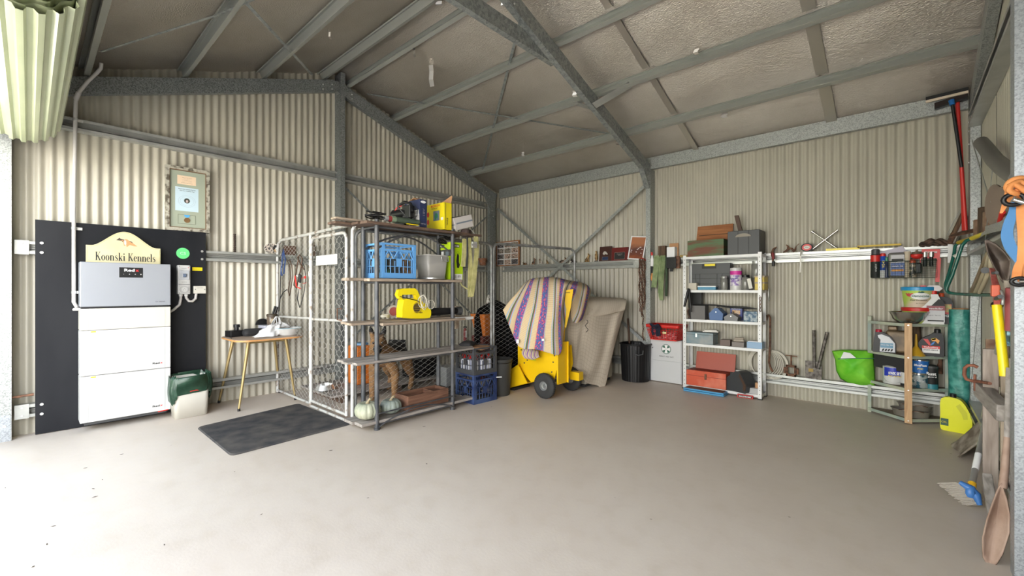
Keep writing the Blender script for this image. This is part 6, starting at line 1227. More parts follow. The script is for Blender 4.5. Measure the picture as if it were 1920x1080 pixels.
# ================================================================ white slotted steel shelving
mr = E('steel_shelving', 'white slotted angle steel shelving unit with five shelves against the back wall', 'shelving', (-1.68, 5.84, 0))
wst = mat('white_painted_steel', (.66, .66, .66), .4, .1, nodes=noisy((.60, .60, .60), (.72, .72, .72), 6)); SX0, SX1, SY0, SY1 = -2.14, -1.235, 5.685, 5.93
for x, sx in ((SX0, 1), (SX1, -1)):
    for y, sy in ((SY0, 1), (SY1, -1)):
        g = G(); g.bx(x, x+sx*.038, y, y+sy*.003, .01, 1.72); g.bx(x, x+sx*.003, y+sy*.003, y+sy*.038, .01, 1.72); lg = g.build('upright', wst, mr)
        g = G(); g.box((x+sx*.016, y+sy*.014, .006), (.045, .045, .012)); g.build('foot_cap', black, lg)
        if y == SY0:
            g = G()
            for k in range(33): g.cyl((x+sx*.020, y-.0008, .06+.05*k), (x+sx*.020, y+.001, .06+.05*k), .0055, n=6)
            g.build('slots', ink, lg, kind='stuff')
SHZ = (.055, .590, .900, 1.275, 1.700)
for z in SHZ:
    g = G(); g.bx(SX0+.004, SX1-.004, SY0+.004, SY1-.004, z-.003, z); g.bx(SX0+.004, SX1-.004, SY0-.001, SY0+.003, z-.032, z); g.bx(SX0+.004, SX1-.004, SY1-.004, SY1-.001, z-.032, z); g.bx(SX1-.006, SX1-.002, SY0+.004, SY1-.004, z-.032, z); g.bx(SX0+.002, SX0+.006, SY0+.004, SY1-.004, z-.032, z); g.build('shelf', wst, mr)
def mbox(name, label, cat, px0, px1, py0, zs, y0, y1, m, bevel=.004, **k):
    a = AY(px0, 600, y0).x; b_ = AY(px1, 600, y0).x; zt = AY((px0+px1)/2, py0, y0).z; o = E(name, label, cat, V(((a+b_)/2, (y0+y1)/2, zs))); g = G(); g.bx(a, b_, y0, y1, zs+.001, zt); g.build(k.get('part', 'box_body'), m, o, bevel=bevel); return o, a, b_, zt
S0, S1, S2, S3, S4 = SHZ
# top
gw = mat('green_stained_wood', (.12, .10, .05), .6, nodes=noisy((.14, .045, .02), (.08, .14, .06), 3, 6, .42, .58, sc=(1, 1, 5), bump=.2)); ow = mat('orange_stained_wood', (.34, .13, .045), .5, nodes=wood((.24, .085, .03), (.42, .18, .07), (2, 20, 20)))
o, a, b_, zt = mbox('wooden_chest', 'green stained wooden chest with an open orange lid on top of the shelving', 'box', 1289, 1357, 449.5, S4, 5.70, 5.90, gw, part='chest_body')
g = G(); g.bx(a+.01, b_-.01, 5.71, 5.89, zt-.004, zt+.001); g.build('dark_inside', ow, o)
g = G(LM(((a+b_)/2+.05, 5.885, zt+.005), 0, -.28)); g.bx(-(b_-a)/2+.0, (b_-a)/2-.005, -.008, .008, 0, .205); g.build('lid', ow, o); g = G(LM(((a+b_)/2+.05, 5.885, zt+.005), 0, -.28)); g.bx(-(b_-a)/2+.03, (b_-a)/2-.03, -.012, -.008, .07, .078); g.build('lid_seam', brownl, o)
o, a, b_, zt = mbox('black_storage_cube', 'large dark grey storage cube with a hand hole on top of the shelving', 'crate', 1364, 1424, 432, S4, 5.695, 5.97, dgrey, .005, part='cube_body')
for f in (.34, .67): g = G(); g.bx(a+(b_-a)*f-.003, a+(b_-a)*f+.003, 5.692, 5.697, S4+.005, zt-.004); g.build('groove', black, o)
g = G(); g.prism([((a+b_)/2+.085*math.cos(t*PI/10)*1.0, zt-.075+.04*math.sin(t*PI/10)) for t in range(11)], 5.690, 5.696, 'y'); g.build('hand_hole', mat('cream_hole', (.30, .27, .22), .7), o)
g = G(); g.bx(b_-.001, b_+.001, 5.75, 5.92, zt-.09, zt-.04); g.build('side_hole', black, o)
g = G(); p = AY(1388, 432, 5.84); q = AY(1381, 404, 5.84); g.ribbon([p-V((0, 0, .1)), p, q], V((.05, 0, 0)), .018); g.thing('saw_handle', brownl, 'brown wooden saw handle sticking out of the grey storage cube', 'saw', bevel=.006)
# first shelf down
o, a, b_, zt = mbox('tool_case', 'black plastic tool case with a yellow latch standing on the shelf', 'case', 1297, 1369, 494, S3, 5.79, 5.90, mat('charcoal_plastic', (.045, .048, .052), .45), part='case_body')
for z in (S3+.08, S3+.145, S3+.205): g = G(); g.bx(a+.005, b_-.005, 5.787, 5.791, z-.002, z+.002); g.build('rib', ink, o)
for f in (.11, .22, .67, .80): g = G(); g.bx(a+(b_-a)*f-.002, a+(b_-a)*f+.002, 5.787, 5.791, S3+.01, S3+.205); g.build('rib', ink, o)
g = G(); g.bx(a+(b_-a)*.28, a+(b_-a)*.65, 5.785, 5.792, zt-.065, zt-.005); g.build('handle_recess', black, o); g = G(); g.bx(a+(b_-a)*.35, a+(b_-a)*.63, 5.778, 5.787, zt-.033, zt-.004); g.build('latch', yel, o, bevel=.003, label='yellow latch')
mbox('small_carton', 'tiny pale carton at the left end of the tool case shelf', 'box', 1291, 1306, 530.5, S3, 5.70, 5.78, mat('pale_card', (.52, .48, .40), .7)); o, a, b_, zt = mbox('blue_white_box', 'flat blue box with a white lid in front of the tool case', 'box', 1308, 1342, 538, S3, 5.70, 5.77, mat('mid_blue', (.06, .24, .38), .5)); g = G(); g.bx(a-.002, b_+.002, 5.698, 5.772, zt, zt+.013); g.build('lid', wink, o)
glass = mat('jar_glass', (.42, .42, .38), .08, 0, spec=.6, trans=.55)
def jar(name, label, px, py0, py1, y, r, content, lidm=None, zs=None):
    c = AY(px, py1, y); c.z = zs if zs is not None else c.z; h_ = AY(px, py0, y).z-c.z; o = E(name, label, 'jar', c)
    g = G(); g.lathe([(r*.92, .001), (r, .008), (r, h_*.78), (r*.8, h_*.88), (r*.8, h_)], c, 18); g.build('jar_glass', glass, o); g = G(); g.lathe([(r*.8, .006), (r*.85, .02), (r*.85, h_*.6)], c, 12); g.build('contents', content, o)
    g = G(); g.lathe([(r*.86, h_*.86), (r*.86, h_*1.0), (r*.8, h_*1.02)], c, 18); g.build('lid', lidm or steel, o); return o
scr = mat('mixed_screws', (.2, .18, .16), .4, .6, nodes=noisy((.05, .05, .05), (.6, .58, .55), 90, 2, .42, .58))
jar('glass_jar', 'glass jar of screws just right of the black tool case', 1358, 518, 541, 5.73, .043, scr, zs=S3); jar('glass_jar', 'glass jar of brown fittings between the pink tub and the yellow boxes', 1398, 516, 541, 5.75, .05, mat('brown_fittings', (.12, .08, .05), .5, .3, nodes=noisy((.03, .02, .02), (.4, .3, .2), 60, 2, .42, .56)), black, zs=S3)
o = E('wipes_tub', 'white cylindrical tub with a pink band on the tool case shelf', 'tub', AY(1380, 541, 5.72)); c = AY(1380, 541, 5.72); c.z = S3; h_ = AY(1380, 502, 5.72).z-S3; r = .064
g = G(); g.lathe([(r, .001), (r, h_*.86)], c, 24); g.build('tub_body', white, o); g = G(); g.lathe([(r*1.01, h_*.86), (r*1.01, h_*.97), (r*.9, h_)], c, 24); g.build('lid', white, o); g = G(); g.lathe([(r*1.008, h_*.68), (r*1.008, h_*.85)], c, 24, cap=False); g.build('pink_band', mat('hot_pink', (.62, .03, .32), .5), o)
g = G(); g.lathe([(r*1.006, h_*.2), (r*1.006, h_*.66)], c, 24, cap=False); g.build('wrap_label', mat('lilac_print', (.6, .5, .62), .5, nodes=noisy((.72, .70, .72), (.25, .16, .42), 22, 2, .45, .6)), o)
TEXT('wipes', FR((c.x-.005, c.y-r-.002, c.z+h_*.5), X_+Z_*.15), .08, .03, mat('violet_ink', (.08, .05, .3), .5), o, bold=.03)
g = G(LM(AY(1408, 541, 5.70)*1.0, 0, 0, -.2)); g.bx(-.02, .02, -.004, .004, 0, .12); g.thing('white_card', cream, 'narrow white card leaning against the yellow boxes', 'card')
for k in range(2):
    zs = S3+.072*k; o, a, b_, zt = mbox('yellow_organiser', ('lower yellow parts box at the right end of the tool case shelf', 'upper yellow parts box stacked under the glass jar')[k], 'box', 1415, 1433, 529-12*k, zs, 5.72, 5.90, mat('amber_plastic', (.55, .40, .03), .4)); g = G(); g.bx(a-.003, b_+.003, 5.717, 5.903, zt-.018, zt); g.build('lid', mat('tan_plastic', (.33, .24, .13), .4), o)
jar('glass_jar', 'tall glass jar of white parts standing on the yellow boxes', 1419, 490, 516, 5.80, .058, wink, zs=S3+.146)
# second shelf down
mbox('grey_box', 'plain dark grey box at the left of the middle shelf', 'box', 1295, 1322, 573, S2, 5.70, 5.82, mat('warm_grey', (.13, .125, .12), .6)); mbox('black_case', 'tall black case standing behind the grey box on the middle shelf', 'case', 1290, 1315, 547, S2, 5.84, 5.92, black)
def gable(name, label, px0, px1, py0, pys, zs, y0, y1, m):
    a = AY(px0, 600, y0).x; b_ = AY(px1, 600, y0).x; zp = AY((px0+px1)/2, py0, y0).z; zs_ = AY((px0+px1)/2, pys, y0).z; w_ = b_-a; o = E(name, label, 'toolbox', V(((a+b_)/2, (y0+y1)/2, zs)))
    g = G(); g.prism([(a+.01, zs+.001), (b_-.01, zs+.001), (b_, zs_), ((a+b_)/2+w_*.12, zp), ((a+b_)/2-w_*.12, zp), (a, zs_)], y0, y1, 'y'); g.build('box_body', m, o, bevel=.006)
    g = G(); g.tube([((a+b_)/2, y0+.04, zp), ((a+b_)/2, y0+.045, zp+.02), ((a+b_)/2, y1-.045, zp+.02), ((a+b_)/2, y1-.04, zp)], .005, 6); g.build('handle', dgrey, o); g = G(); g.cyl(((a+b_)/2, y0-.004, zs_+.3*(zp-zs_)), ((a+b_)/2, y0+.001, zs_+.3*(zp-zs_)), .007, n=8); g.build('rivet', bolt_m, o); return o
gable('gable_toolbox', 'blue gable topped toolbox on the middle shelf', 1329, 1356, 578, 588, S2, 5.70, 5.86, mat('denim_blue', (.06, .13, .30), .5)); gable('gable_toolbox', 'grey gable topped toolbox in front on the middle shelf', 1357, 1384, 588.5, 595, S2, 5.69, 5.85, mat('mid_grey', (.17, .17, .175), .5))
o, a, b_, zt = mbox('blue_photo_box', 'dark blue carton with an orange picture behind the grey gable toolbox', 'box', 1369, 1392, 575, S2, 5.865, 5.92, mat('deep_blue_carton', (.015, .03, .19), .4)); PL(FR(((a+b_)/2, 5.8645, zt-.07), X_), .09, .05, .001).build('picture_print', mat('orange_print', (.55, .33, .12), .5, nodes=noisy((.6, .28, .05), (.7, .6, .5), 40)), o); TEXT('KLINGSPOR', FR(((a+b_)/2, 5.863, zt-.028), X_), .10, .014, wink, o)
mbox('hammered_blue_box', 'speckled blue metal box at the right of the middle shelf', 'box', 1394, 1420, 584, S2, 5.69, 5.80, mat('chipped_blue', (.1, .17, .23), .5, nodes=noisy((.03, .09, .16), (.36, .42, .45), 26, 4, .45, .62)))
g = G(); g.tube([AY(1300, 571, 5.84), AY(1340, 572, 5.84), AY(1370, 576, 5.85), AY(1400, 577, 5.85), AY(1420, 579, 5.86)], [.008, .008, .014, .014, .004], 8); g.thing('black_bar', black, 'long black bar lying across the toolboxes of the middle shelf', 'bar')
g = G(); g.tube([AY(1291, 541, 5.66), AY(1288, 555, 5.64), AY(1283, 575, 5.63)], [.014, .018, .014], 8); g.tube([AY(1292, 543, 5.66), AY(1294, 565, 5.64), AY(1296, 585, 5.64)], [.012, .016, .010], 8); g.thing('black_pliers', black, 'black handled shears hanging on the left upright of the shelving', 'shears')
g = G(); g.tube([AY(1292, 577, 5.675), AY(1289, 583, 5.67), AY(1290, 589, 5.672), AY(1293, 596, 5.675)], .010, 8); g.thing('brown_hook_tool', brownl, 'small brown hooked tool in front of the grey box', 'hook')
g = G(); 
for k in range(4): g.tube([AY(1425.5, 560+7*k, 5.67)+V((.010*math.cos(t*PI/4), 0, .022*math.sin(t*PI/4))) for t in range(8)], .004, 4, closed=True)
g.thing('short_chain', rust, 'short rusty chain hanging inside the right upright of the shelving', 'chain'); g = G(); p = AY(1442, 550, 5.75)
for k in range(4): g.tube([p+V((.0, .035*math.cos(t*PI/8), .055*math.sin(t*PI/8)-.01*k)) for t in range(16)], .006, 5, closed=True)
g.thing('grey_tape_roll', steel, 'silver wire roll hanging on the right side of the shelving', 'wire roll')
# third
o, a, b_, zt = mbox('blue_metal_toolbox', 'grey blue metal toolbox with a clasp at the left of the third shelf', 'toolbox', 1287, 1337, 623.5, S1, 5.69, 5.88, mat('slate_blue_metal', (.16, .25, .29), .5, nodes=noisy((.13, .22, .26), (.27, .29, .29), 7))); g = G(); g.bx(a-.002, b_+.002, 5.688, 5.882, zt-.03, zt-.026); g.build('lid_seam', dgrey, o); g = G(); g.bx(a+.115, a+.135, 5.683, 5.69, zt-.06, zt-.015); g.build('clasp', bolt_m, o)
g = G(LM(AY(1333, 622, 5.78), .2)); g.bx(-.09, .09, -.06, .06, .0, .012); g.bx(-.07, .07, -.05, .05, .012, .026); g.thing('papers', cream, 'small pile of papers on the grey blue toolbox', 'papers')
mbox('brown_case', 'small brown case in the middle of the third shelf', 'case', 1350, 1369, 637, S1, 5.70, 5.80, mat('taupe', (.15, .11, .095), .6)); mbox('taupe_carton', 'taupe carton right of the small brown case on the third shelf', 'box', 1372, 1395, 641.5, S1, 5.69, 5.80, mat('taupe2', (.20, .175, .16), .6))
g = G(LM(AY(1386, 641, 5.74), .1)); g.bx(-.06, .055, -.03, .03, .004, .035); g.bx(-.05, .05, -.028, .028, .035, .055); g.thing('cream_block', mat('worn_cream', (.38, .33, .27), .7), 'worn cream block on top of the taupe carton', 'block', bevel=.008)
o, a, b_, zt = mbox('light_blue_box', 'light blue open box at the right end of the third shelf', 'box', 1400, 1429, 641.5, S1, 5.68, 5.80, mat('powder_blue', (.26, .40, .58), .5)); g = G(); g.bx(a+.01, b_-.01, 5.69, 5.79, zt-.002, zt+.008); g.build('contents', wink, o)
# bottom
rd_ = mat('scratched_red_paint', (.58, .085, .03), .4, nodes=noisy((.52, .07, .025), (.66, .20, .12), 5, 5, .45, .75))
o, a, b_, zt = mbox('red_toolbox', 'open scratched red metal toolbox on the bottom shelf', 'toolbox', 1287, 1361, 697, S0, 5.69, 5.87, rd_, part='toolbox_body')
g = G(); g.bx(a-.002, b_+.002, 5.688, 5.872, zt-.068, zt-.064); g.build('seam', mat('dark_red', (.2, .02, .01), .5), o); g = G(); g.bx(a+.01, b_-.01, 5.70, 5.86, zt-.001, zt+.002); g.build('tray', mat('dark_red', (.2, .02, .01)), o)
g = G(LM(((a+b_)/2+.05, 5.885, zt), 0, -.22)); g.bx(-(b_-a)/2, (b_-a)/2, -.006, .006, 0, .22); g.build('lid', mat('faded_red_lid', (.36, .065, .035), .5), o); g = G(); g.bx((a+b_)/2-.012, (a+b_)/2+.012, 5.682, 5.69, zt-.10, zt-.03); g.build('clasp', rust, o)
gc = E('black_gable_case', 'black gable shaped tool case with an open side on the bottom shelf', 'case', AY(1386, 735, 5.66)); M = LM((AY(1386, 700, 5.70).x, 5.76, S0), R(-22)); g = G(M); g.prism([(-.15, .002), (.13, .002), (.14, .10), (.06, .235), (.0, .25), (-.15, .13)], -.09, .09, 'y'); g.build('case_body', mat('charcoal_plastic', (.045,)*3), gc, bevel=.018, seg=3)
g = G(M); g.prism([(.128, .03), (.137, .10), (.055, .225), (.045, .20), (.10, .10), (.10, .03)], -.095, -.088, 'y'); g.build('open_side', brownl, gc)
mbox('white_grey_carton', 'small white and grey carton at the right end of the bottom shelf', 'box', 1404, 1422, 728, S0, 5.69, 5.78, mat('greyed_white', (.42, .42, .42), .6)); g = G(); p = AY(1420, 722, 5.74); g.box((p.x, p.y, S0+.10), (.04, .06, .07)); g.thing('brown_tub', kraft, 'little brown tub behind the white carton on the bottom shelf', 'tub', bevel=.01)
bcs = E('blue_flat_case', 'long flat blue case with a brown top on the floor under the shelving', 'case', AZ(1322, 738)); a = AZ(1281, 733); b_ = AZ(1357, 745); d_ = (b_-a).normalized(); M = FR(a, d_); 
g = G(Matrix.Translation(a) @ Matrix.Rotation(math.atan2(d_.y, d_.x), 4, 'Z')); L = (b_-a).length; g.bx(0, L, 0, .24, .002, .022); g.build('case_base', mat('bright_blue_case', (.06, .28, .52), .4), bcs, bevel=.006); g = G(Matrix.Translation(a) @ Matrix.Rotation(math.atan2(d_.y, d_.x), 4, 'Z')); g.bx(0, L, 0, .24, .025, .045); g.build('case_lid', MT['bright_blue_case'], bcs, bevel=.006); g = G(Matrix.Translation(a) @ Matrix.Rotation(math.atan2(d_.y, d_.x), 4, 'Z')); g.bx(.02, L-.02, .01, .23, .045, .049); g.build('brown_top', mat('dusty_brown', (.13, .08, .055), .8), bcs)
a = AZ(1382, 745); b_ = AZ(1412, 749); d_ = (b_-a).normalized(); M = Matrix.Translation(a) @ Matrix.Rotation(math.atan2(d_.y, d_.x), 4, 'Z'); L = (b_-a).length; o = E('red_power_box', 'red flat box with white lettering on the floor under the shelving', 'box', a); g = G(M); g.bx(0, L, 0, .10, .001, .04); g.build('box_body', redp, o, bevel=.003); g = G(M); g.bx(.01, L-.01, -.002, 0, .008, .032); g.build('black_strip', ink, o); TEXT('SIDCHROME', FR(M @ V((L/2, -.0028, .02)), d_), L*.75, .014, wink, o, bold=.02)
# ================================================================ back wall right part
YW = 5.97; W_ = lambda px, py, y=5.93: AY(px, py, y)
def rl(px, y=5.93): return V((AY(px, 500, y).x, y, zt_))
wcb = E('white_cable_coil', 'coil of white cable hanging on the wall behind the shelving', 'cable', W_(1438, 700)); c0 = W_(1430, 678, 5.965); g = G()
for k in range(5): rr = .155+.006*k; c = c0+V((.015*k-.01, -.006*k, -.004*k)); g.tube([c+V((rr*.95*math.cos(t*PI/16), 0, rr*math.sin(t*PI/16))) for t in range(32)], .006, 6, closed=True)
g.build('cable_turns', wcord, wcb); c = W_(1452, 684, 5.95); g = G()
for k in range(3): rr = .125+.008*k; g.tube([c+V((rr*math.cos(t*PI/16), -.005*k, rr*1.2*math.sin(t*PI/16))) for t in range(32)], .006, 6, closed=True)
g.build('cable_turns', wcord, wcb)
g = G(); g.tube([AY(1437, 600, 5.94), AY(1438, 592, 5.92), AY(1441, 591, 5.90), AY(1444, 596, 5.88), AY(1444, 640, 5.87), AY(1442, 680, 5.86), AY(1445, 690, 5.85), AY(1449, 697, 5.84)], .012, 8); g.thing('crowbar', rust, 'rusty crowbar standing against the right upright of the shelving', 'crowbar')
# things on the rail
ft = lambda c: c
o = E('hand_clamp', 'red and brown hand clamp hooked over the rail right of the grey cube', 'clamp', W_(1448, 500)); g = G(); g.tube([W_(1456, 463), W_(1450, 467), W_(1447, 475), W_(1449, 483, 5.88), W_(1449, 492, 5.88)], [.006, .012, .014, .013, .009], 7); g.build('frame', rust, o); g = G(); g.cyl(W_(1449, 474, 5.89), W_(1450, 486, 5.88), .016, n=8); g.build('red_grip', mat('dull_red', (.2,)*3), o); g = G(); g.cyl(W_(1450, 490, 5.88), W_(1450, 499, 5.88), .016, n=10); g.build('screw_knob', black, o)
for i, px in enumerate((1474, 1489)):
    s = 1 if i == 0 else 1.25; p = rl(px); g = G(); g.tube([p+V((-.03*s, 0, .008)), p+V((0, 0, .02)), p+V((.022*s, 0, .045*s)), p+V((.018*s, 0, .075*s)), p+V((-.0*s, 0, .095*s))] if i == 0 else [p+V((-.05, 0, .055)), p+V((-.02, 0, .045)), p+V((.0, 0, .012)), p+V((.01, 0, .03)), p+V((.02, 0, .07)), p+V((.05, 0, .10))], [.007, .012, .016, .012, .004], 7)
    g.thing('rusty_hook', rust, ('small curved rusty hook standing on the rail, nearer the grey cube', 'larger horned rusty hook standing on the rail, nearer the tape measure')[i], 'hook')
o = E('tape_measure', 'red and black round tape measure on the rail with its tape hanging down', 'tape measure', rl(1513)); p = rl(1513, 5.90)+V((0, 0, .048)); g = G(FR(p+V((0, .02, 0)), X_)); g.prism([(.058*math.cos(t*PI/12), .048*math.sin(t*PI/12)) for t in range(24)], 0, .035, 'z'); g.build('case', ink, o, bevel=.004); CIRC(FR(p+V((0, -.016, 0)), X_), .046, sy=.8).build('red_face', redp, o); CIRC(FR(p+V((0, -.017, .0)), X_), .03, sy=.6).build('cream_label', cream, o); TEXT('30m', FR(p+V((0, -.018, 0)), X_), .035, .014, ink, o)
g = G(); g.ribbon([W_(1502, 472, 5.885), W_(1501, 480, 5.84), W_(1501, 495, 5.845), W_(1500, 511, 5.85)], V((.014, 0, 0)), .002); g.build('tape', cream, o)
ch_ = mat('chrome', (.55, .53, .50), .22, .95); o = E('wheel_brace', 'chrome cross shaped wheel brace standing on the rail', 'wheel brace', rl(1547)); g = G()
for a, b_ in (((1522, 434), (1572, 472)), ((1571, 431), (1520, 473))):
    p, q = W_(*a, 5.94 if a[0] < 1550 else 5.925), W_(*b_, 5.93); q.z = max(q.z, zt_+.012); g = G(); g.cyl(p, q, .0095, n=10); br = g.build('bar', ch_, o)
    for e, f in ((p, q), (q, p)): g = G(); d = (f-e).normalized(); g.cyl(e, e+d*.035, .016, .012, 12); g.build('socket_end', ch_, br)
o = E('folding_ruler', 'long yellow folding ruler lying on the rail above the wire basket', 'ruler', rl(1620)); a, b_ = rl(1549, 5.915), rl(1612, 5.915); g = G(); g.bx(a.x, b_.x, 5.90, 5.93, zt_, zt_+.022); g.build('segment', yel, o); g = G(); g.bx(b_.x-.02, rl(1690).x, 5.905, 5.925, zt_+.022, zt_+.040); g.build('segment', mat('ochre_yellow', (.6, .42, .03), .5), o); g = G(); g.cyl((b_.x-.01, 5.90, zt_+.02), (b_.x-.01, 5.93, zt_+.02), .01, n=8); g.build('joint', rust, o)
# wire basket
wb_ = E('wire_basket', 'dark green wire mesh basket hanging on the wall rail', 'basket', W_(1695, 520)); x0, x1 = W_(1634, 500, 5.83).x, W_(1757, 500, 5.83).x; z0 = W_(1695, 520.5, 5.83).z; z1 = z0+.165; y0_, y1_ = 5.83, 5.915
gw_ = mat('dark_green_wire', (.02, .045, .03), .5, .3); g = G(); n = 44
for k in range(n+1): x = x0+(x1-x0)*k/n; g.tube([(x, y1_, z0), (x, y0_, z0), (x, y0_, z1)], .0013, 3, caps=False)
for k in range(9): z = z0+(z1-z0)*k/8; g.tube([(x0, y1_, z), (x0, y0_, z), (x1, y0_, z), (x1, y1_, z)], .0013, 3, caps=False)
g.build('wire_mesh', gw_, wb_, kind='stuff'); g = G(); g.tube([(x0, y1_, z1), (x0, y0_, z1), (x1, y0_, z1), (x1, y1_, z1)], .003, 6); g.build('top_wire', gw_, wb_); g = G(); g.tube([(x0, y1_, z0), (x1, y1_, z0), (x1, y1_, z1+.05), (x0, y1_, z1+.05)], .003, 6, closed=True); g.build('back_wire', gw_, wb_)
g = G(); 
for k in range(5): z = y0_+(y1_-y0_)*k/4; g.tube([(x0, z, z0), (x1, z, z0)], .0015, 3, caps=False)
g.build('floor_wires', gw_, wb_, kind='stuff')
def can(name, label, cat, px, py0, y, r, m, zs, cap=None, caph=.14, band=None, n=20):
    c = AY(px, 500, y); c.z = zs; h_ = AY(px, py0, y).z-zs; o = E(name, label, cat, c); g = G(); g.lathe([(r*.95, .001), (r, .006), (r, h_*(1-caph)), (r*.7, h_*(1-caph)+.01)], c, n); g.build('can_body', m, o)
    if cap: g = G(); g.lathe([(r*.85, h_*(1-caph)+.002), (r*.85, h_*.97), (r*.6, h_)], c, n); g.build('cap', cap, o)
    for (a, b_, bm) in (band or []): g = G(); g.lathe([(r*1.012, h_*a), (r*1.012, h_*b_)], c, n, cap=False); g.build('band', bm, o)
    return o, c, h_
zb_ = z0+.002
o, c, h_ = can('spray_can', 'tall black spray can with a red band at the left end of the wire basket', 'spray can', 1641.5, 467, 5.872, .040, ink, zb_, mat('faded_black_plastic', (.05,)*3), .2, [(.55, .78, redp)]); TEXT('engine', FR((c.x+.005, c.y-.0415, c.z+h_*.35), Z_, -X_), .08, .02, wink, o)
o, c, h_ = can('spray_can', 'slim blue and white spray can with red nozzle in the wire basket', 'spray can', 1655.5, 475, 5.875, .026, mat('spray_blue', (.02, .08, .45), .3), zb_, redp, .14, [(.0, .3, wink)]); TEXT('WD-40', FR((c.x+.004, c.y-.027, c.z+h_*.55), Z_, -X_), .07, .022, yel, o, bold=.03)
o, c, h_ = can('spray_can', 'dark spray can with a green cap in the wire basket', 'spray can', 1662.5, 482, 5.875, .025, mat('navy_can', (.02, .03, .10), .35), zb_, mat('mid_green', (.02, .18, .08), .4), .22)
o = E('clear_pack', 'grey blister pack on a pale card with blue print in the wire basket', 'package', W_(1680, 515)); a, b_ = W_(1650, 500, 5.908).x, W_(1697, 500, 5.908).x; zc = W_(1680, 462, 5.905).z
g = G(); g.add([(a, 5.90, z1-.03), (b_+.02, 5.90, z1-.03), (b_+.02, 5.90, zc-.07), (b_-.02, 5.90, zc), (a, 5.90, zc-.05)], [(0, 1, 2, 3, 4)]); g.build('pale_card', mat('lilac_card', (.45, .42, .50), .5), o, solid=.003)
g = G(); p = W_(1683, 500, 5.87); g.box((p.x, 5.868, z0+.13), (.15, .055, .25)); g.build('blister', mat('smoky_plastic', (.15, .145, .14), .25), o, bevel=.025, seg=3); PL(FR((p.x, 5.84, z0+.085), X_), .105, .13, .001).build('blue_label', mat('label_blue', (.03, .10, .36), .4), o); PL(FR((p.x, 5.839, z0+.075), X_), .09, .02, .001).build('orange_strip', mat('orange_strip', (.7, .3, .03), .5), o); TEXT('CHAIN OIL', FR((p.x, 5.8375, z0+.115), X_), .085, .014, wink, o); PL(FR((p.x, 5.839, z0+.175), X_), .09, .03, .001).build('black_strip', ink, o)
o, c, h_ = can('roller_tube', 'cream plastic tube standing upright in the wire basket', 'tube', 1701, 472, 5.860, .023, mat('bone_plastic', (.55, .47, .35), .5), zb_, None); g = G(); g.lathe([(.026, h_*.76), (.026, h_*1.01)], c, 16); g.build('collar', MT['bone_plastic'], o); g = G(); g.tube([(c.x+.027*math.cos(t*PI/6), c.y+.027*math.sin(t*PI/6), c.z+h_*.6) for t in range(12)], .0025, 5, closed=True); g.build('black_tie', ink, o)
o, c, h_ = can('small_bottle', 'little dark bottle with an orange cap in the wire basket', 'bottle', 1711, 487, 5.862, .030, mat('dark_bottle', (.05, .04, .035), .3, nodes=noisy((.02, .02, .02), (.5, .42, .3), 30, 2, .45, .6)), zb_, mat('orange_red', (.62, .08, .02), .4), .2)
g = G(); c = W_(1719, 479, 5.865); g.ball(c, .047, (1, .9, .75), 16, 10); o = g.thing('red_fitting', redp, 'red and grey domed fitting resting on the bottles of the wire basket', 'fitting'); g = G(); g.lathe([(.044, 0), (.035, .022), (.010, .03), (.008, .045)], c+V((0, 0, .012)), 18); g.build('grey_dome', mat('bronze_grey', (.25, .2, .15), .35, .6), o)
g = G(); g.box(W_(1719, 503, 5.87), (.07, .05, .10)); g.thing('black_sprayer', black, 'black trigger part under the red fitting in the wire basket', 'part', bevel=.01)
o = E('socket_pack', 'red hanging card with two chrome sockets at the right of the wire basket', 'package', W_(1742, 515)); M = LM(W_(1744, 490, 5.885), 0, 0, .05); g = G(M); g.bx(-.065, .065, 0, .003, .03, .12); g.bx(.045, .075, 0, .003, -.20, .03); g.bx(-.075, -.065, 0, .003, -.1, .03); g.build('red_card', redp, o); TEXT('SIDCHROME', M @ FR((0, -.001, .09), X_), .09, .016, wink, o, bold=.03)
for dx in (-.045, .0): g = G(); p = W_(1741, 478, 5.875)+V((dx+.02, 0, -.02)); g.cyl(p, p+V((0, 0, .045)), .02, n=14); g.build('socket', ch_, o); g = G(); g.cyl(p-V((0, 0, .09)), p, .014, n=10); g.build('black_shaft', black, o)
rp = E('rope_heap', 'heap of dark brown rope and cloth on the rail below the broom handles', 'rope', rl(1755)); g = G(); random.seed(4)
for k in range(5): g.tube([rl(1725+54*t, 5.90)+V((0, .03*math.sin(9*t+k*1.3), .012+.022*(k % 3)*math.sin(PI*t)**.5+.008*math.sin(17*t+k))) for t in [i/16 for i in range(17)]], .014, 6)
g.build('rope_strands', mat('dark_brown_rope', (.065, .04, .03), .9, nodes=noisy((.03, .02, .015), (.12, .07, .05), 30, bump=.4)), rp)
g = G(); g.bx(W_(1777, 480, 5.86).x, W_(1786, 480, 5.86).x, 5.858, 5.864, W_(1780, 493, 5.86).z, W_(1780, 458, 5.86).z); g.thing('white_label_strip', white, 'white plastic strip hanging on the rail beside the green tubes', 'strip')
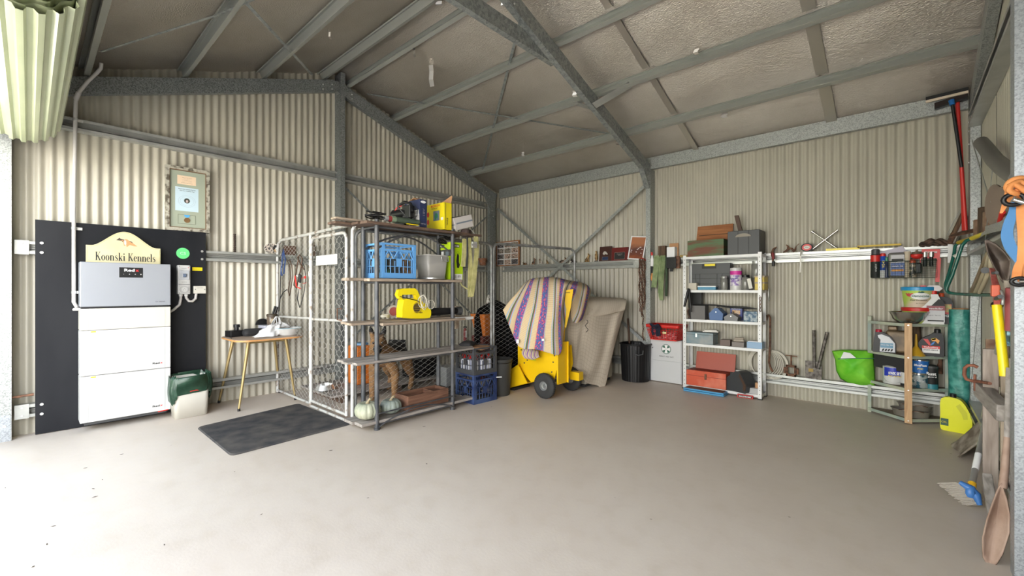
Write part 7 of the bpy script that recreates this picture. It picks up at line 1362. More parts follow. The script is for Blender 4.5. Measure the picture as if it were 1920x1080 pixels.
# clamp, trowels and the green bag on the lower rail
zl_ = ZG[0]+.111
o = E('iron_clamp', 'rusty square iron clamp with a tee handle on the lower rail', 'clamp', V((W_(1484, 705).x, 5.93, zl_))); c = V((W_(1484, 705).x, 5.91, zl_)); g = G()
for q in ((-.05, -.03, 0, .13), (.03, .05, 0, .13), (-.05, .05, 0, .03), (-.05, .05, .105, .13)): g.box((c.x+(q[0]+q[1])/2, c.y, c.z+(q[2]+q[3])/2), (q[1]-q[0], .03, q[3]-q[2]))
for s in (-1, 1): g.box((c.x+s*.062, c.y, c.z+.065), (.025, .028, .07))
g.build('frame', rust, o, bevel=.004); g = G(); g.cyl(c+V((0, 0, .12)), c+V((0, 0, .245)), .009, n=8); g.build('screw', rust, o); g = G(); g.cyl(c+V((-.055, 0, .24)), c+V((.06, 0, .235)), .006, n=6); g.build('tee_bar', rust, o)
for i, (p0, p1, hx0, hx1, hz, lbx) in enumerate((((1527, 690), (1526, 619), 1510, 1535, 677, 'rusty steel trowel with an upright handle on the lower rail'), ((1534, 692), (1551, 623), 1531, 1541, 684, 'steel trowel with a handle leaning right on the lower rail'))):
    o = E('steel_trowel', lbx, 'trowel', V((W_(p0[0], 700).x, 5.92, zl_))); y = 5.915-.02*i; g = G(); g.bx(W_(hx0, 700, y).x, W_(hx1, 700, y).x, y-.006, y+.006, zl_, W_(1520, hz, y).z); g.build('blade', mat('scaled_steel', (.11, .10, .09), .6, .5, nodes=noisy((.06, .05, .045), (.20, .18, .16), 30, bump=.3)), o); g = G(); g.cyl(W_(*p0, y-.012), W_(*p1, 5.96), .017, n=10); g.build('handle', mat('scaled_steel', (.1,)*3), o)
    if i == 0: g = G(); g.bx(W_(1516, 694, y).x, W_(1525, 694, y).x, y-.008, y-.006, W_(1520, 697, y).z, W_(1520, 691, y).z); g.build('yellow_sticker', mat('ochre', (.3,)*3), o)
gb = E('green_bag', 'bright lime green shopping bag slumped on the lower rail beside the corner shelf', 'bag', V((W_(1598, 715).x, 5.9, zl_)))
lg_ = mat('lime_bag_cloth', (.16, .62, .02), .6, nodes=noisy((.10, .50, .01), (.28, .72, .06), 5, 3, bump=.3, bscale=9))
out = [(1560, 658), (1575, 656), (1600, 656), (1625, 657), (1638, 660), (1640, 690), (1641, 724), (1615, 724), (1590, 718), (1576, 710), (1568, 695), (1566, 675)]
ctr = V((1603, 690))
def bagf(u, v):
    s = u*12; i = int(s) % 12; f = s-int(s); a = V(out[i])*(1-f)+V(out[(i+1) % 12])*f; r = v; q = ctr*(1-r)+a*r; dep = 5.93-.11*(1-r**2.5)-.010*math.sin(5*q.x*.03+q.y*.12)*(1-r); return AY(q.x, q.y, dep)
g = G(); g.grid(bagf, 72, 12, cu=True); g.build('bag_front', lg_, gb, solid=.004)
g = G(); g.grid(lambda u, v: AY(*(ctr*(1-v)+(V(out[int(u*12) % 12])*(1-(u*12 % 1))+V(out[(int(u*12)+1) % 12])*(u*12 % 1))*v), 5.935), 48, 4, cu=True); g.build('bag_back', lg_, gb, solid=.003)
g = G(); g.prism([(-.09, -.035), (.10, -.045), (.02, .04), (-.06, .03)], -.0, .004, 'y'); 
g = G(); g.add([AY(1575, 674, 5.84), AY(1606, 672, 5.83), AY(1594, 662, 5.86), AY(1582, 660, 5.87)], [(0, 1, 2, 3)]); g.build('white_lining', wink, gb, solid=.004); g = G(); g.tube([AY(1571, 673, 5.84), AY(1600, 672, 5.82), AY(1640, 672, 5.85)], .004, 6); g.build('mouth_seam', MT['mid_green'], gb)
# ================================================================ corner shelf in pale green timber
cs = E('corner_shelf', 'pale green angled timber shelf unit with one bare timber front post', 'shelf', (.02, 5.85, 0))
pg = mat('pale_green_paint', (.36, .41, .33), .6, nodes=noisy((.26, .33, .30), (.46, .48, .36), 6)); bp_ = mat('bare_pine', (.56, .34, .17), .6, nodes=wood((.44, .25, .12), (.64, .42, .23), (30, 30, 3)))
LXa, RXa, FXa, FYa = -.275, .315, .022, 5.625
g = G(); g.bx(LXa-.018, LXa+.012, 5.905, 5.965, 0, 1.005); g.build('left_post', pg, cs); g = G(); g.bx(RXa-.03, RXa+.02, 5.90, 5.955, 0, .985); g.build('right_post', pg, cs)
g = G(); g.box((FXa, FYa-.004, .4875), (.055, .022, .955)); fp = g.build('front_post', bp_, cs, label='bare orange pine front post')
CZ = (.045, .335, .645, .955)
for z in CZ:
    g = G(); g.prism([(LXa+.012, 5.955), (LXa+.012, 5.90), (FXa, FYa+.015), (RXa-.03, 5.88), (RXa-.03, 5.955)], z-.014, z, 'z'); g.build('shelf_board', mat('brown_board', (.22, .16, .11), .8, nodes=wood((.15, .11, .08), (.30, .23, .17), (3, 30, 3))), cs)
    for a, b_ in (((LXa-.012, 5.905), (FXa-.02, FYa+.008)), ((FXa+.02, FYa+.008), (RXa+.005, 5.895))):
        d_ = V((b_[0]-a[0], b_[1]-a[1])); g = G(Matrix.Translation(((a[0]+b_[0])/2, (a[1]+b_[1])/2, z-.010)) @ Matrix.Rotation(math.atan2(d_.y, d_.x), 4, 'Z')); g.box((0, 0, 0), (d_.length, .012, .028)); g.build('front_edge', pg, cs)
    g = G(); g.cyl((FXa, FYa-.017, z-.01), (FXa, FYa-.014, z-.01), .006, n=8); g.build('screw', bolt_m, fp)
Z4, Z3_, Z2_, Z1_ = CZ[3], CZ[2], CZ[1], CZ[0]
# on top
o = E('steel_bowl', 'stainless steel mixing bowl at the left on top of the corner shelf', 'bowl', (AY(1706, 600, 5.76).x, 5.76, Z4)); c = V((AY(1703, 600, 5.74).x, 5.745, Z4)); g = G(); g.lathe([(.0, .001), (.07, .002), (.115, .04), (.142, .108), (.15, .112), (.148, .115), (.138, .108), (.11, .043), (.068, .008), (0, .007)], c, 36, cap=False); g.build('bowl_body', ch_, o)
def tub(name, label, px, y, z, r0, r1, h_, m, lidm):
    c = V((AY(px, 600, y).x, y, z)); o = E(name, label, 'tub', c); g = G(); g.lathe([(r0, .001), (r1, h_-.03)], c, 30); g.build('tub_body', m, o); g = G(); g.lathe([(r1*1.06, h_-.035), (r1*1.07, h_-.006), (r1*1.02, h_)], c, 30); g.build('lid', lidm, o); return o, c
lim = mat('lime_print', (.50, .62, .12), .4)
g = G(); xq = AY(1720, 600, 5.86).x
o, c = tub('fertiliser_tub', 'lower fertiliser tub with a red lid on top of the corner shelf', 1722, 5.86, Z4, .105, .122, .155, lim, redp)
o, c = tub('fertiliser_tub', 'upper fertiliser tub with a bright blue lid on top of the corner shelf', 1722, 5.86, Z4+.156, .105, .124, .20, mat('lime_to_tan', (.55, .6, .25), .4, nodes=noisy((.42, .60, .08), (.62, .50, .38), 3, 1, .45, .6)), mat('cyan_lid', (.02, .30, .62), .35))
def curved(nm, c, r, z, w_, h_, ang, m, o, k=.0015, n=8, ell=False):
    g = G(); g.grid(lambda u, v: V((c.x+(r+k)*math.sin(ang+(u-.5)*w_/r), c.y-(r+k)*math.cos(ang+(u-.5)*w_/r), z+(v-.5)*h_*(math.sqrt(max(0, 1-(2*u-1)**2)) if ell else 1))), n, 4); return g.build(nm, m, o)
curved('red_splash', c, .119, c.z+.135, .13, .07, -.35, mat('berry_red', (.6, .08, .10), .5), o, .001, ell=True); curved('white_oval', c, .119, c.z+.11, .15, .065, .12, wink, o, .002, 12, True); TEXT('Osmocote', FR((c.x+.012, c.y-.1235, c.z+.112), X_), .125, .024, mat('dark_green_ink', (.01,)*3), o, bold=.02); TEXT('Plus Organics', FR((c.x+.0, c.y-.123, c.z+.07), X_), .12, .016, ink, o, bold=.02); TEXT('All Purpose', FR((c.x+.015, c.y-.122, c.z+.04), X_), .07, .009, ink, o); curved('dark_badge', c, .119, c.z+.148, .05, .018, .15, mat('dark_green_ink', (.01,)*3), o, .003, 8, True)
def bottle(name, label, cat, px, y, z, w_, d_, h_, m, capm, prof, capx=0, capr=.02, caph=.03):
    c = V((AY(px, 600, y).x, y, z)); o = E(name, label, cat, c); g = G(); g.prism([(c.x+a*w_, z+.001+b_*h_) for a, b_ in prof], y-d_/2, y+d_/2, 'y'); g.build('bottle_body', m, o, bevel=min(.012, d_*.2), seg=3)
    zc = z+h_; g = G(); g.lathe([(capr, -.004), (capr, caph), (capr*.85, caph+.004)], (c.x+capx*w_, y, zc), 16); g.build('cap', capm, o); return o, c
o, c = bottle('spray_bottle', 'white trigger spray bottle with a red neck on top of the corner shelf', 'spray bottle', 1747, 5.80, Z4, .20, .085, .285, white, redp, [(-.5, 0), (.42, 0), (.42, .55), (.30, .80), (.20, 1), (-.05, 1), (-.02, .86), (-.26, .62), (-.5, .46)], .08, .022, .03)
zc = Z4+.315; g = G(); g.prism([(c.x-.05, zc+.03), (c.x-.02, zc), (c.x+.05, zc), (c.x+.075, zc+.025), (c.x+.045, zc+.055), (c.x-.02, zc+.055)], 5.785, 5.815, 'y'); g.build('spray_head', mat('clear_white', (.55, .5, .5), .3), o, bevel=.006); g = G(); g.prism([(c.x-.085, zc+.055), (c.x-.04, zc+.055), (c.x-.035, zc+.0), (c.x-.075, zc-.03), (c.x-.08, zc-.01), (c.x-.058, zc+.01)], 5.79, 5.81, 'y'); g.build('trigger', redp, o, bevel=.003)
Lb = FR((c.x+.025, 5.756, Z4+.10), X_); PL(Lb, .125, .155, .001).build('label_plate', mat('silver_label', (.5, .5, .52), .4), o); PL(FR((c.x+.025, 5.7545, Z4+.155), X_), .125, .045, .001).build('label_top', mat('label_dark_red', (.22, .02, .03), .4), o); g = G(FR((c.x+.045, 5.7535, Z4+.19), X_)); g.prism([(-.05, -.015), (0, .05), (.03, .04), (.045, -.015)], 0, .001, 'z'); g.build('label_peak', ink, o); TEXT('weedkiller', FR((c.x+.025, 5.7528, Z4+.150), X_), .10, .016, wink, o); TEXT('Super Spray', FR((c.x+.015, 5.7535, Z4+.085), X_), .09, .013, ink, o); PL(FR((c.x+.025, 5.7535, Z4+.035), X_), .11, .012, .001).build('label_bar', ink, o)
o, c = bottle('weed_killer_bottle', 'black bottle with an orange cap and red label at the right on the corner shelf', 'bottle', 1769, 5.88, Z4, .13, .075, .26, black, mat('orange_red', (.6,)*3), [(-.45, 0), (.5, 0), (.5, .75), (.35, .95), (.1, 1), (-.25, 1), (-.4, .85)], -.1, .02, .032); PL(FR((c.x, 5.8415, Z4+.15), X_), .105, .08, .001).build('label_plate', mat('label_orange', (.62, .16, .05), .4, nodes=noisy((.6, .05, .03), (.4, .45, .1), 20)), o); PL(FR((c.x, 5.8410, Z4+.105), X_), .105, .02, .0012).build('label_band', redp, o); TEXT('BUG', FR((c.x, 5.8405, Z4+.08), X_), .08, .022, wink, o, bold=.04)
# upper shelf
o, c = bottle('oil_bottle', 'black oil bottle with a red lid and white and blue label', 'bottle', 1658, 5.84, Z3_, .18, .08, .205, black, mat('deep_red', (.45, .01, .04), .4), [(-.5, 0), (.5, 0), (.5, .45), (.30, .80), (-.05, 1), (-.40, 1), (-.45, .6)], -.24, .026, .022)
g = G(FR((c.x+.01, 5.799, Z3_+.09), X_)); g.prism([(-.045, -.08), (.072, -.08), (.072, .01), (.03, .07), (-.03, .095), (-.06, .085), (-.055, .06), (-.038, .04)], 0, .001, 'z'); g.build('label_plate', mat('label_white', (.62, .64, .68), .4), o); PL(FR((c.x+.02, 5.7975, Z3_+.075), X_), .10, .05, .001).build('label_blue', mat('label_sky', (.10, .26, .40), .4), o); TEXT('Chain Bar Oil', FR((c.x+.02, 5.796, Z3_+.08), X_), .09, .012, wink, o); g = G(FR((c.x+.02, 5.7975, Z3_+.03), X_))
for k in range(4): g.prism([(-.04+.022*k, -.012), (-.026+.022*k, -.012), (-.016+.022*k, .012), (-.03+.022*k, .012)], 0, .001, 'z')
g.build('label_chevrons', ink, o, kind='stuff')
jc = E('metal_jerrycan', 'old brown metal jerry can behind the black oil bottle', 'jerry can', (AY(1683, 650, 5.87).x, 5.88, Z3_)); mj = mat('olive_rust_metal', (.12, .09, .055), .45, .3, nodes=noisy((.08, .06, .04), (.20, .14, .08), 9)); x_ = AY(1683, 650, 5.83).x; g = G(); g.bx(x_-.09, x_+.09, 5.83, 5.94, Z3_+.001, Z3_+.225); g.build('can_body', mj, jc, bevel=.025, seg=3); g = G(); g.bx(x_-.075, x_+.0, 5.85, 5.92, Z3_+.225, Z3_+.27); g.build('can_spout', mj, jc, bevel=.012)
o = E('funnel', 'yellow plastic funnel upside down on the upper shelf', 'funnel', (AY(1718, 660, 5.74).x, 5.74, Z3_)); c = V((AY(1718, 650, 5.74).x, 5.74, Z3_)); g = G(); g.lathe([(.065, .001), (.066, .012), (.06, .018), (.018, .085), (.012, .095), (.006, .21), (.0, .211)], c, 26, cap=False); g.build('cone', mat('mustard_plastic', (.62, .36, .02), .4), o)
g = G(); g.cyl((AY(1722, 640, 5.92).x, 5.91, Z3_), (AY(1718, 600, 5.92).x, 5.93, Z4-.02), .032, n=10); g.thing('timber_stake', MT['dark_timber'], 'round dark timber stake standing behind the yellow funnel', 'stake')
o, c = bottle('motor_oil_bottle', 'black motor oil bottle with a coloured chevron label under the corner shelf top', 'bottle', 1745, 5.82, Z3_, .19, .085, .225, black, black, [(-.46, 0), (.48, 0), (.48, .5), (.46, .8), (.40, 1), (.10, 1), (.02, .93), (-.35, .72), (-.46, .55)], .25, .024, .032)
PL(FR((c.x-.0, 5.777, Z3_+.055), X_), .12, .045, .001).build('label_band', wink, o); PL(FR((c.x-.0, 5.7765, Z3_+.088), X_), .125, .026, .001).build('label_red', redp, o); TEXT('ENGINE ARMOUR', FR((c.x, 5.7755, Z3_+.062), X_), .10, .012, ink, o, bold=.02); TEXT('Valvoline', FR((c.x, 5.7745, Z3_+.088), X_), .10, .016, wink, o, bold=.02)
Mv = FR((c.x, 5.7765, Z3_+.135), X_); 
for P, m_ in (([(-.055, .03), (-.02, .03), (.0, -.02), (-.012, -.03)], redp), ([(-.005, -.03), (.02, -.015), (.03, .015), (.008, -.005)], mat('logo_blue', (.03, .2, .6), .4)), ([(-.0, .03), (.035, .045), (.06, .02), (.05, -.01), (.03, .015), (.01, .012)], mat('logo_orange', (.8, .35, .05), .4)), ([(.0, .034), (.03, .045), (.036, .03), (.012, .02)], yel)): g = G(Mv); g.prism(P, 0, .001, 'z'); g.build('chevron_print', m_, o)
mk = E('black_tool_bag', 'black tool bag panel with lettering tucked under the upper shelf at left', 'bag', (AY(1668, 680, 5.86).x, 5.86, Z2_)); a, b_ = AY(1639, 675, 5.80).x, AY(1700, 675, 5.72).x; g = G(Matrix()); g.add([(a, 5.905, Z3_-.03), (b_, 5.74, Z3_-.03), (b_, 5.74, Z3_-.175), (a, 5.905, Z3_-.16)], [(0, 3, 2, 1)]); g.build('bag_panel', MT['black_fabric'], mk, solid=.02); dM = V((b_-a, 5.74-5.905, 0)).normalized(); TEXT('makita', FR(V(((a+b_)/2+.035, 5.8225, Z3_-.055))+V((dM.y, -dM.x, 0))*.013, dM), .13, .03, mat('maroon_print', (.45, .25, .25), .5), mk, bold=.04, shear=.2)
# lower shelf
o, c, h_ = can('putty_bucket', 'white and blue bucket of compound on the lower shelf', 'bucket', 1675, 687, 5.86, .083, white, Z2_, None, .0, None, 28); curved('blue_label', c, .083, c.z+h_*.72, .15, h_*.5, -.05, mat('cobalt_label', (.02, .04, .42), .4), o, .001, 12); TEXT('KWIK SET', FR((c.x+.012, c.y-.086, c.z+h_*.66), X_), .095, .028, wink, o, bold=.04); TEXT('FAST ACTING', FR((c.x+.012, c.y-.086, c.z+h_*.50), X_), .10, .013, yel, o, bold=.03); g = G(); g.tube([(c.x+.084*math.cos(t), c.y-.084*abs(math.sin(t)), c.z+h_*.5-.07*abs(math.sin(t))) for t in [i*PI/14 for i in range(15)]], .002, 5); g.build('wire_handle', steel, o)
o, c, h_ = can('spray_can', 'white spray can with a red top on the lower shelf behind the bare post', 'spray can', 1697, 683, 5.80, .035, white, Z2_, redp, .2, [(.0, .12, ink)])
o, c, h_ = can('paint_tin', 'lower teal and silver tin on the lower shelf right of the post', 'tin', 1724, 698, 5.80, .070, mat('steel_teal', (.2, .3, .34), .35, .3, nodes=noisy((.04, .12, .16), (.45, .5, .5), 20, 2, .44, .56)), Z2_, None, .0, [(.88, .98, ch_)], 26); TEXT('NO MORE GAPS', FR((c.x, c.y-.0715, c.z+h_*.5), X_), .08, .018, wink, o)
z_ = c.z+h_+.002; c2 = V((c.x+.005, c.y, z_)); o = E('paint_tin', 'upper blue tin stacked under the upper shelf right of the post', 'tin', c2); g = G(); g.lathe([(.066, 0), (.066, .12)], c2, 26); g.build('can_body', mat('bright_blue_tin', (.02, .14, .45), .35), o); g = G(); g.lathe([(.068, .115), (.068, .125)], c2, 26, cap=False); g.build('rim_ring', ch_, o); TEXT('BlueFast', FR((c2.x, c2.y-.0675, c2.z+.075), X_), .09, .022, wink, o, bold=.03); TEXT('PVC', FR((c2.x, c2.y-.0675, c2.z+.04), X_), .04, .014, yel, o, bold=.03)
o, c, h_ = can('rust_guard_can', 'black can with pale lettering at the right of the lower shelf', 'can', 1746.5, 686, 5.80, .047, ink, Z2_, None, .0, [(.0, .22, mat('teal_band', (.03, .2, .25), .4)), (.92, 1.0, dgrey)], 22); TEXT('Rust', FR((c.x-.003, c.y-.0485, c.z+h_*.68), X_), .07, .03, wink, o, bold=.03); TEXT('guard', FR((c.x+.003, c.y-.0485, c.z+h_*.54), X_), .06, .02, wink, o)
g = G(); g.tube([W_(1765, 640, 5.955), W_(1763, 680, 5.955), W_(1760, 700, 5.955)], [.012, .016, .030], 8); g.thing('rusty_wrench', rust, 'long rusty wrench hanging behind the cans at the right of the shelf', 'wrench')
# bottom shelf pans
for i, (px, y, r, h_, z) in enumerate(((1708, 5.80, .150, .065, Z1_), (1715, 5.82, .130, .05, Z1_+.068))):
    c = V((AY(px, 770, y).x, y, z)); o = E('baking_pan', ('larger oval steel pan on the lowest shelf', 'smaller steel pan stacked in the larger one on the lowest shelf')[i], 'pan', c); g = G(); g.lathe([(0, .001), (r*.85, .001), (r*.95, h_-.01), (r*1.03, h_), (r*1.03, h_+.002), (r*.93, h_-.008), (r*.82, .006), (0, .006)], c, 36, sy=.70, cap=False); g.build('pan_body', mat('worn_steel', (.45, .41, .36), .45, .7), o)
    for s in (-1, 1): g = G(); g.tube([c+V((s*.02-.02, -r*.70, h_)), c+V((s*.05, -r*.72-.01, h_+.012)), c+V((s*.09, -r*.66, h_))], .004, 6); g.build('handle', rust, o)
# teal roll and yellow bottle
o = E('mesh_roll', 'tall roll of teal shade cloth standing in the wall corner', 'roll', (AY(1800, 700, 5.87).x, 5.87, .27)); c = AY(1800.5, 700, 5.86); zt2 = AY(1800, 580, 5.86).z; teal = mat('teal_film', (.03, .26, .22), .4, nodes=noisy((.02, .19, .16), (.10, .38, .33), 14, 5, .4, .65, bump=.6, bscale=30))
g = G(); g.grid(lambda u, v: V((c.x+(.082+.003*math.sin(5*2*PI*u+8*v))*math.cos(2*PI*u), c.y+(.082+.003*math.sin(5*2*PI*u+8*v))*math.sin(2*PI*u), .20+(zt2-.20)*v)), 48, 20, cu=True); g.build('roll_body', teal, o); g = G(); g.lathe([(.082, 0), (.03, .002), (.03, -.02)], (c.x, c.y, zt2), 28, cap=False); g.build('roll_end', mat('teal_dark', (.01, .10, .09), .6), o)
g = G(); g.tube([(c.x+.055*math.cos(t*PI/12), c.y+.055*math.sin(t*PI/12), zt2+.004) for t in range(24)], .006, 6, closed=True); g.build('cardboard_core', kraft, o); g = G(); g.cyl((c.x, c.y, .0), (c.x, c.y, .20), .07, n=20); g.build('roll_foot', teal, o)
yb2 = E('yellow_oil_bottle', 'bright yellow plastic oil bottle with a black cap on the floor in the corner', 'bottle', (.36, 5.60, 0)); c = AZ(1794, 806); c.y = 5.62; c.x = AY(1794, 700, 5.62).x; yo = mat('lemon_plastic', (.78, .78, .01), .3)
M = LM((c.x, c.y, 0), R(-12)) @ Matrix.Scale(.79, 4); g = G(M); g.prism([(p.x, max(p.y, .002)) for p in smp([V(q) for q in ((-.11, .004), (-.04, .0), (.06, .0), (.115, .006), (.128, .05), (.126, .18), (.09, .29), (.045, .365), (.0, .388), (-.06, .392), (-.115, .37), (-.13, .31), (-.128, .20), (-.131, .10), (-.128, .03))], 4, True)], -.05, .05, 'y', True); g.build('bottle_body', yo, yb2, bevel=.022, seg=4); g = G(M); g.cyl((-.03, 0, .385), (-.03, 0, .43), .028, n=16); g.build('cap', black, yb2); g = G(M); g.bx(-.126, -.06, -.0515, -.050, .06, .14); g.build('label', mat('green_black_label', (.02, .08, .05), .4), yb2); TEXT('OIL', M @ FR((-.095, -.0525, .10), X_), .05, .02, yel, yb2)
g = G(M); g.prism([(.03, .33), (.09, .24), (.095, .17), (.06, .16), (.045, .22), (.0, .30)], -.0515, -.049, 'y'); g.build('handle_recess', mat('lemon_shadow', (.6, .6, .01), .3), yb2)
# ================================================================ tall broom and squeegee in the corner
sq = E('squeegee', 'long handled squeegee with a cream head leaning high in the corner', 'squeegee', W_(1807, 420, 5.8)); top = W_(1786, 192, 5.80)
hd0, hd1 = W_(1736, 191, 5.83), W_(1816, 172, 5.78); g = G(); g.ribbon([hd0, (hd0+hd1)/2, hd1], V((0, .0, .022)), .02); g.build('cream_head', mat('cream_head', (.62, .52, .40), .5), sq); g = G(); up = V((0, .01, .028)); g.ribbon([hd0+up, hd1+up], V((0, 0, .04)), .008); g.build('rubber_blade', black, sq)
g = G(); p = W_(1784, 188, 5.80); q = W_(1786, 197, 5.79); g.cyl(p, q, .022, .02, 12); g.build('blue_socket', mat('socket_blue', (.02, .14, .42), .4), sq); r_ = W_(1803, 314, 5.83); s_ = W_(1811, 432, 5.86); g = G(); g.cyl(q, r_, .0135, n=10); g.build('black_handle', black, sq); g = G(); g.cyl(r_, s_, .015, n=10); g.build('red_handle', redp, sq)
br_ = E('red_broom', 'red handled broom with black bristles leaning behind the squeegee', 'broom', W_(1800, 420, 5.85)); g = G(); g.cyl(W_(1795, 190, 5.84), W_(1804, 330, 5.87), .016, n=10); g.cyl(W_(1804, 330, 5.87), W_(1808, 432, 5.88), .016, n=10); g.build('handle', redp, br_); g = G(); a, b_ = W_(1753, 199, 5.86), W_(1814, 178, 5.82); g.ribbon([a, b_], V((0, .0, .045)), .05); g.build('bristles', mat('dark_bristle', (.02, .012, .01), .9), br_); g = G(); g.ribbon([a+V((0, 0, -.03)), b_+V((0, 0, -.03))], V((0, 0, .014)), .045); g.build('broom_head', black, br_)
# brown cylinder tools behind, leaning in the corner
for i, (a, b_, r, lbx) in enumerate((((1780, 457), (1806, 400), .020, 'brown wooden tool handle leaning in the corner, left of two'), ((1789, 458), (1813, 405), .018, 'steel tipped handle leaning in the corner, right of two'))):
    o = E('garden_tool', lbx, 'tool', V((W_(a[0], 458, 5.87).x, 5.87, zt_))); p, q = W_(*a, 5.87), W_(*b_, 5.92); p.z = max(p.z, zt_+.01); g = G(); g.tube([p+(q-p)*.35, q], [r, r*.9], 10); g.build('wood_shaft', MT['dark_timber'] if i == 0 else wgr, o); g = G(); g.tube([p, p+(q-p)*.35], [r*1.05, r*1.15], 10); g.build('metal_ferrule', ch_ if i else rust, o)
g = G(); g.tube([W_(1776, 441, 5.9), W_(1790, 412, 5.92), W_(1814, 370, 5.95)], .003, 5); g.thing('thin_rod', steel, 'thin steel rod leaning in the corner beside the wooden tool handle', 'rod')
# ================================================================ right wall things
CX = .425; K = lambda px, py, x=CX: AX(px, py, x)
zt3 = zt_+.001
o = E('plough_disc', 'dark round steel disc lying tilted on the rail in the corner', 'disc', V((.30, 5.5, zt3))); c = W_(1815, 434, 5.55); g = G(Matrix.Translation(c) @ Matrix.Rotation(.18, 4, 'X') @ Matrix.Rotation(-.22, 4, 'Y')); g.lathe([(.0, .012), (.09, .006), (.125, -.004), (.125, -.008), (.0, .004)], (0, 0, 0), 32, cap=False); g.build('disc_plate', rust, o)
ez = E('bow_saw', 'green tube framed saw with yellow grips hanging from the right wall rail', 'bow saw', AY(1800, 550, 5.2)); grn = mat('green_enamel_tube', (.01, .10, .075), .25)
E1 = [(1823, 447, 5.10), (1812, 451, 5.12), (1804, 460, 5.14), (1799, 475, 5.14), (1786, 515, 5.16), (1775, 540, 5.18), (1775, 545, 5.18), (1779, 549, 5.17), (1793, 551, 5.12)]
E2 = [(1797, 455, 5.45), (1791, 461, 5.45), (1789, 475, 5.44), (1780, 510, 5.40), (1773, 533, 5.36), (1773, 541, 5.34), (1778, 548, 5.3)]
E1 = [AY(a, b_, y) for a, b_, y in E1]+[AY(1830, 553, 4.7), AY(1866, 553, 4.35)]; g = G(); g.tube(E1, .0125, 10); g.build('green_arm', grn, ez)
g = G(); g.tube([AY(*a) for a in E2]+[E1[8]], .0115, 10); g.build('green_arm', grn, ez)
g = G(); g.cyl(AY(1823, 447, 5.10), AY(1862, 431, 4.6), .018, .014, 10); g.build('yellow_grip', yel, ez); g = G(); g.cyl(AY(1797, 455, 5.42), AY(1840, 440, 5.0), .016, .013, 10); g.build('yellow_grip', mat('dark_yellow', (.4,)*3), ez); g = G(); g.cyl(AY(1790, 483, 5.2), AY(1795, 480, 5.2), .022, n=10); g.build('tape_wrap', cream, ez)
pb = E('beige_bracket', 'pair of folded beige plastic brackets hanging under the right wall rail', 'bracket', K(1840, 550)); bb_ = mat('beige_plastic', (.50, .43, .30), .5)
g = G(); g.ribbon([K(1855, 474), K(1843, 500), K(1830, 530), K(1821, 549)], V((0, .10, .02)), .02); g.build('arm', mat('tan_plastic', (.3,)*3), pb)
for dx in (0, 8): g = G(); g.tube([K(1856+dx*.3, 474, .40), K(1850+dx, 500, .40), K(1838+dx, 530, .40), K(1829+dx, 549, .40)], .013, 6); g.build('rail', bb_, pb)
g = G(); g.cyl(K(1847, 507, .37), K(1847, 507, .41), .02, n=10); g.build('pivot', dgrey, pb)
sh_ = E('spade_head', 'dark steel spade head hanging from the right wall rail', 'spade', K(1870, 540, .36))
def spade(pts, y, m, nm, parent, bulge=.03, n=6):
    P = [AY(a, b_, y) for a, b_ in pts]; c = sum(P, V((0, 0, 0)))/len(P); g = G(); N_ = len(P)
    g.grid(lambda u, v: (lambda q: c+(q-c)*v+V((0, bulge*(1-v*v), 0)))(P[int(u*N_) % N_]*(1-(u*N_ % 1))+P[(int(u*N_)+1) % N_]*(u*N_ % 1)), N_*3, n, cu=True); return g.build(nm, m, parent, solid=.005)
spade([(1846, 452), (1850, 449), (1866, 456), (1882, 470), (1896, 488), (1898, 492), (1894, 515), (1891, 531), (1880, 529), (1872, 515), (1862, 497), (1852, 475)], 3.42, mat('brown_steel', (.10, .075, .06), .5, .4, nodes=noisy((.06, .045, .035), (.15, .11, .09), 9)), 'blade', sh_, .03)
g = G(); g.cyl(AY(1889, 525, 3.42), AY(1893, 640, 3.5), .015, n=10); g.build('handle', MT['worn_cream'], sh_)
# yellow post digger with red jaws
yp = E('tree_pruner', 'yellow pole pruner with a red lever head leaning on the right wall', 'pruner', K(1886, 745, .38)); g = G(); g.cyl(K(1869, 572, .35), K(1884, 706, .37), .019, n=12); g.build('yellow_pole', yel, yp); g = G(); g.cyl(K(1869, 570, .37), K(1869.5, 574, .37), .024, n=12); g.build('black_collar', black, yp)
g = G(); g.ribbon([K(1869, 571, .36), K(1866, 540, .36), K(1862, 515, .37), K(1860, 503, .38)], V((0, .035, 0)), .02); g.ribbon([K(1873, 570, .37), K(1876, 555, .37), K(1871, 535, .37), K(1864, 515, .38)], V((0, .02, 0)), .012); g.build('red_head', mat('faded_red_paint', (.50, .08, .07), .5, nodes=noisy((.42, .04, .04), (.62, .2, .17), 20)), yp)
g = G(); g.box(K(1866, 545, .345), (.03, .05, .06)); g.build('lever_block', mat('orange_red_block', (.62, .12, .06), .5), yp, bevel=.005); g = G(); g.cyl(K(1862, 512, .35), K(1869, 511, .35), .008, n=8); g.cyl(K(1868, 560, .34), K(1876, 556, .34), .01, n=8); g.build('pivot_bolt', dgrey, yp); g = G(); g.tube([K(1880, 571, .36), K(1881, 556, .36), K(1877, 545, .36)], .006, 6); g.build('steel_hook', steel, yp)
g = G(); g.cyl(K(1899, 420, .37)-V((0, 0, 0)), K(1896, 540, .37), .016, n=8); 
# bundle behind column: cream and blue handles
g = G(); g.cyl(K(1894, 620, .39), K(1896, 540, .39), .020, n=8); g.thing('maroon_handle', mat('maroon_paint', (.28, .06, .06), .6), 'maroon painted handle beside the yellow pruner pole', 'handle')
g = G(); g.grid(lambda u, v: K(1882+12*v+2*math.sin(6*u), 603+45*u, .40+.01*math.sin(9*u)), 10, 6); g.thing('pale_blue_cloth', mat('pale_blue_cloth', (.30, .52, .60), .9), 'pale blue cloth wrapped on handles beside the yellow pruner', 'cloth', solid=.02)
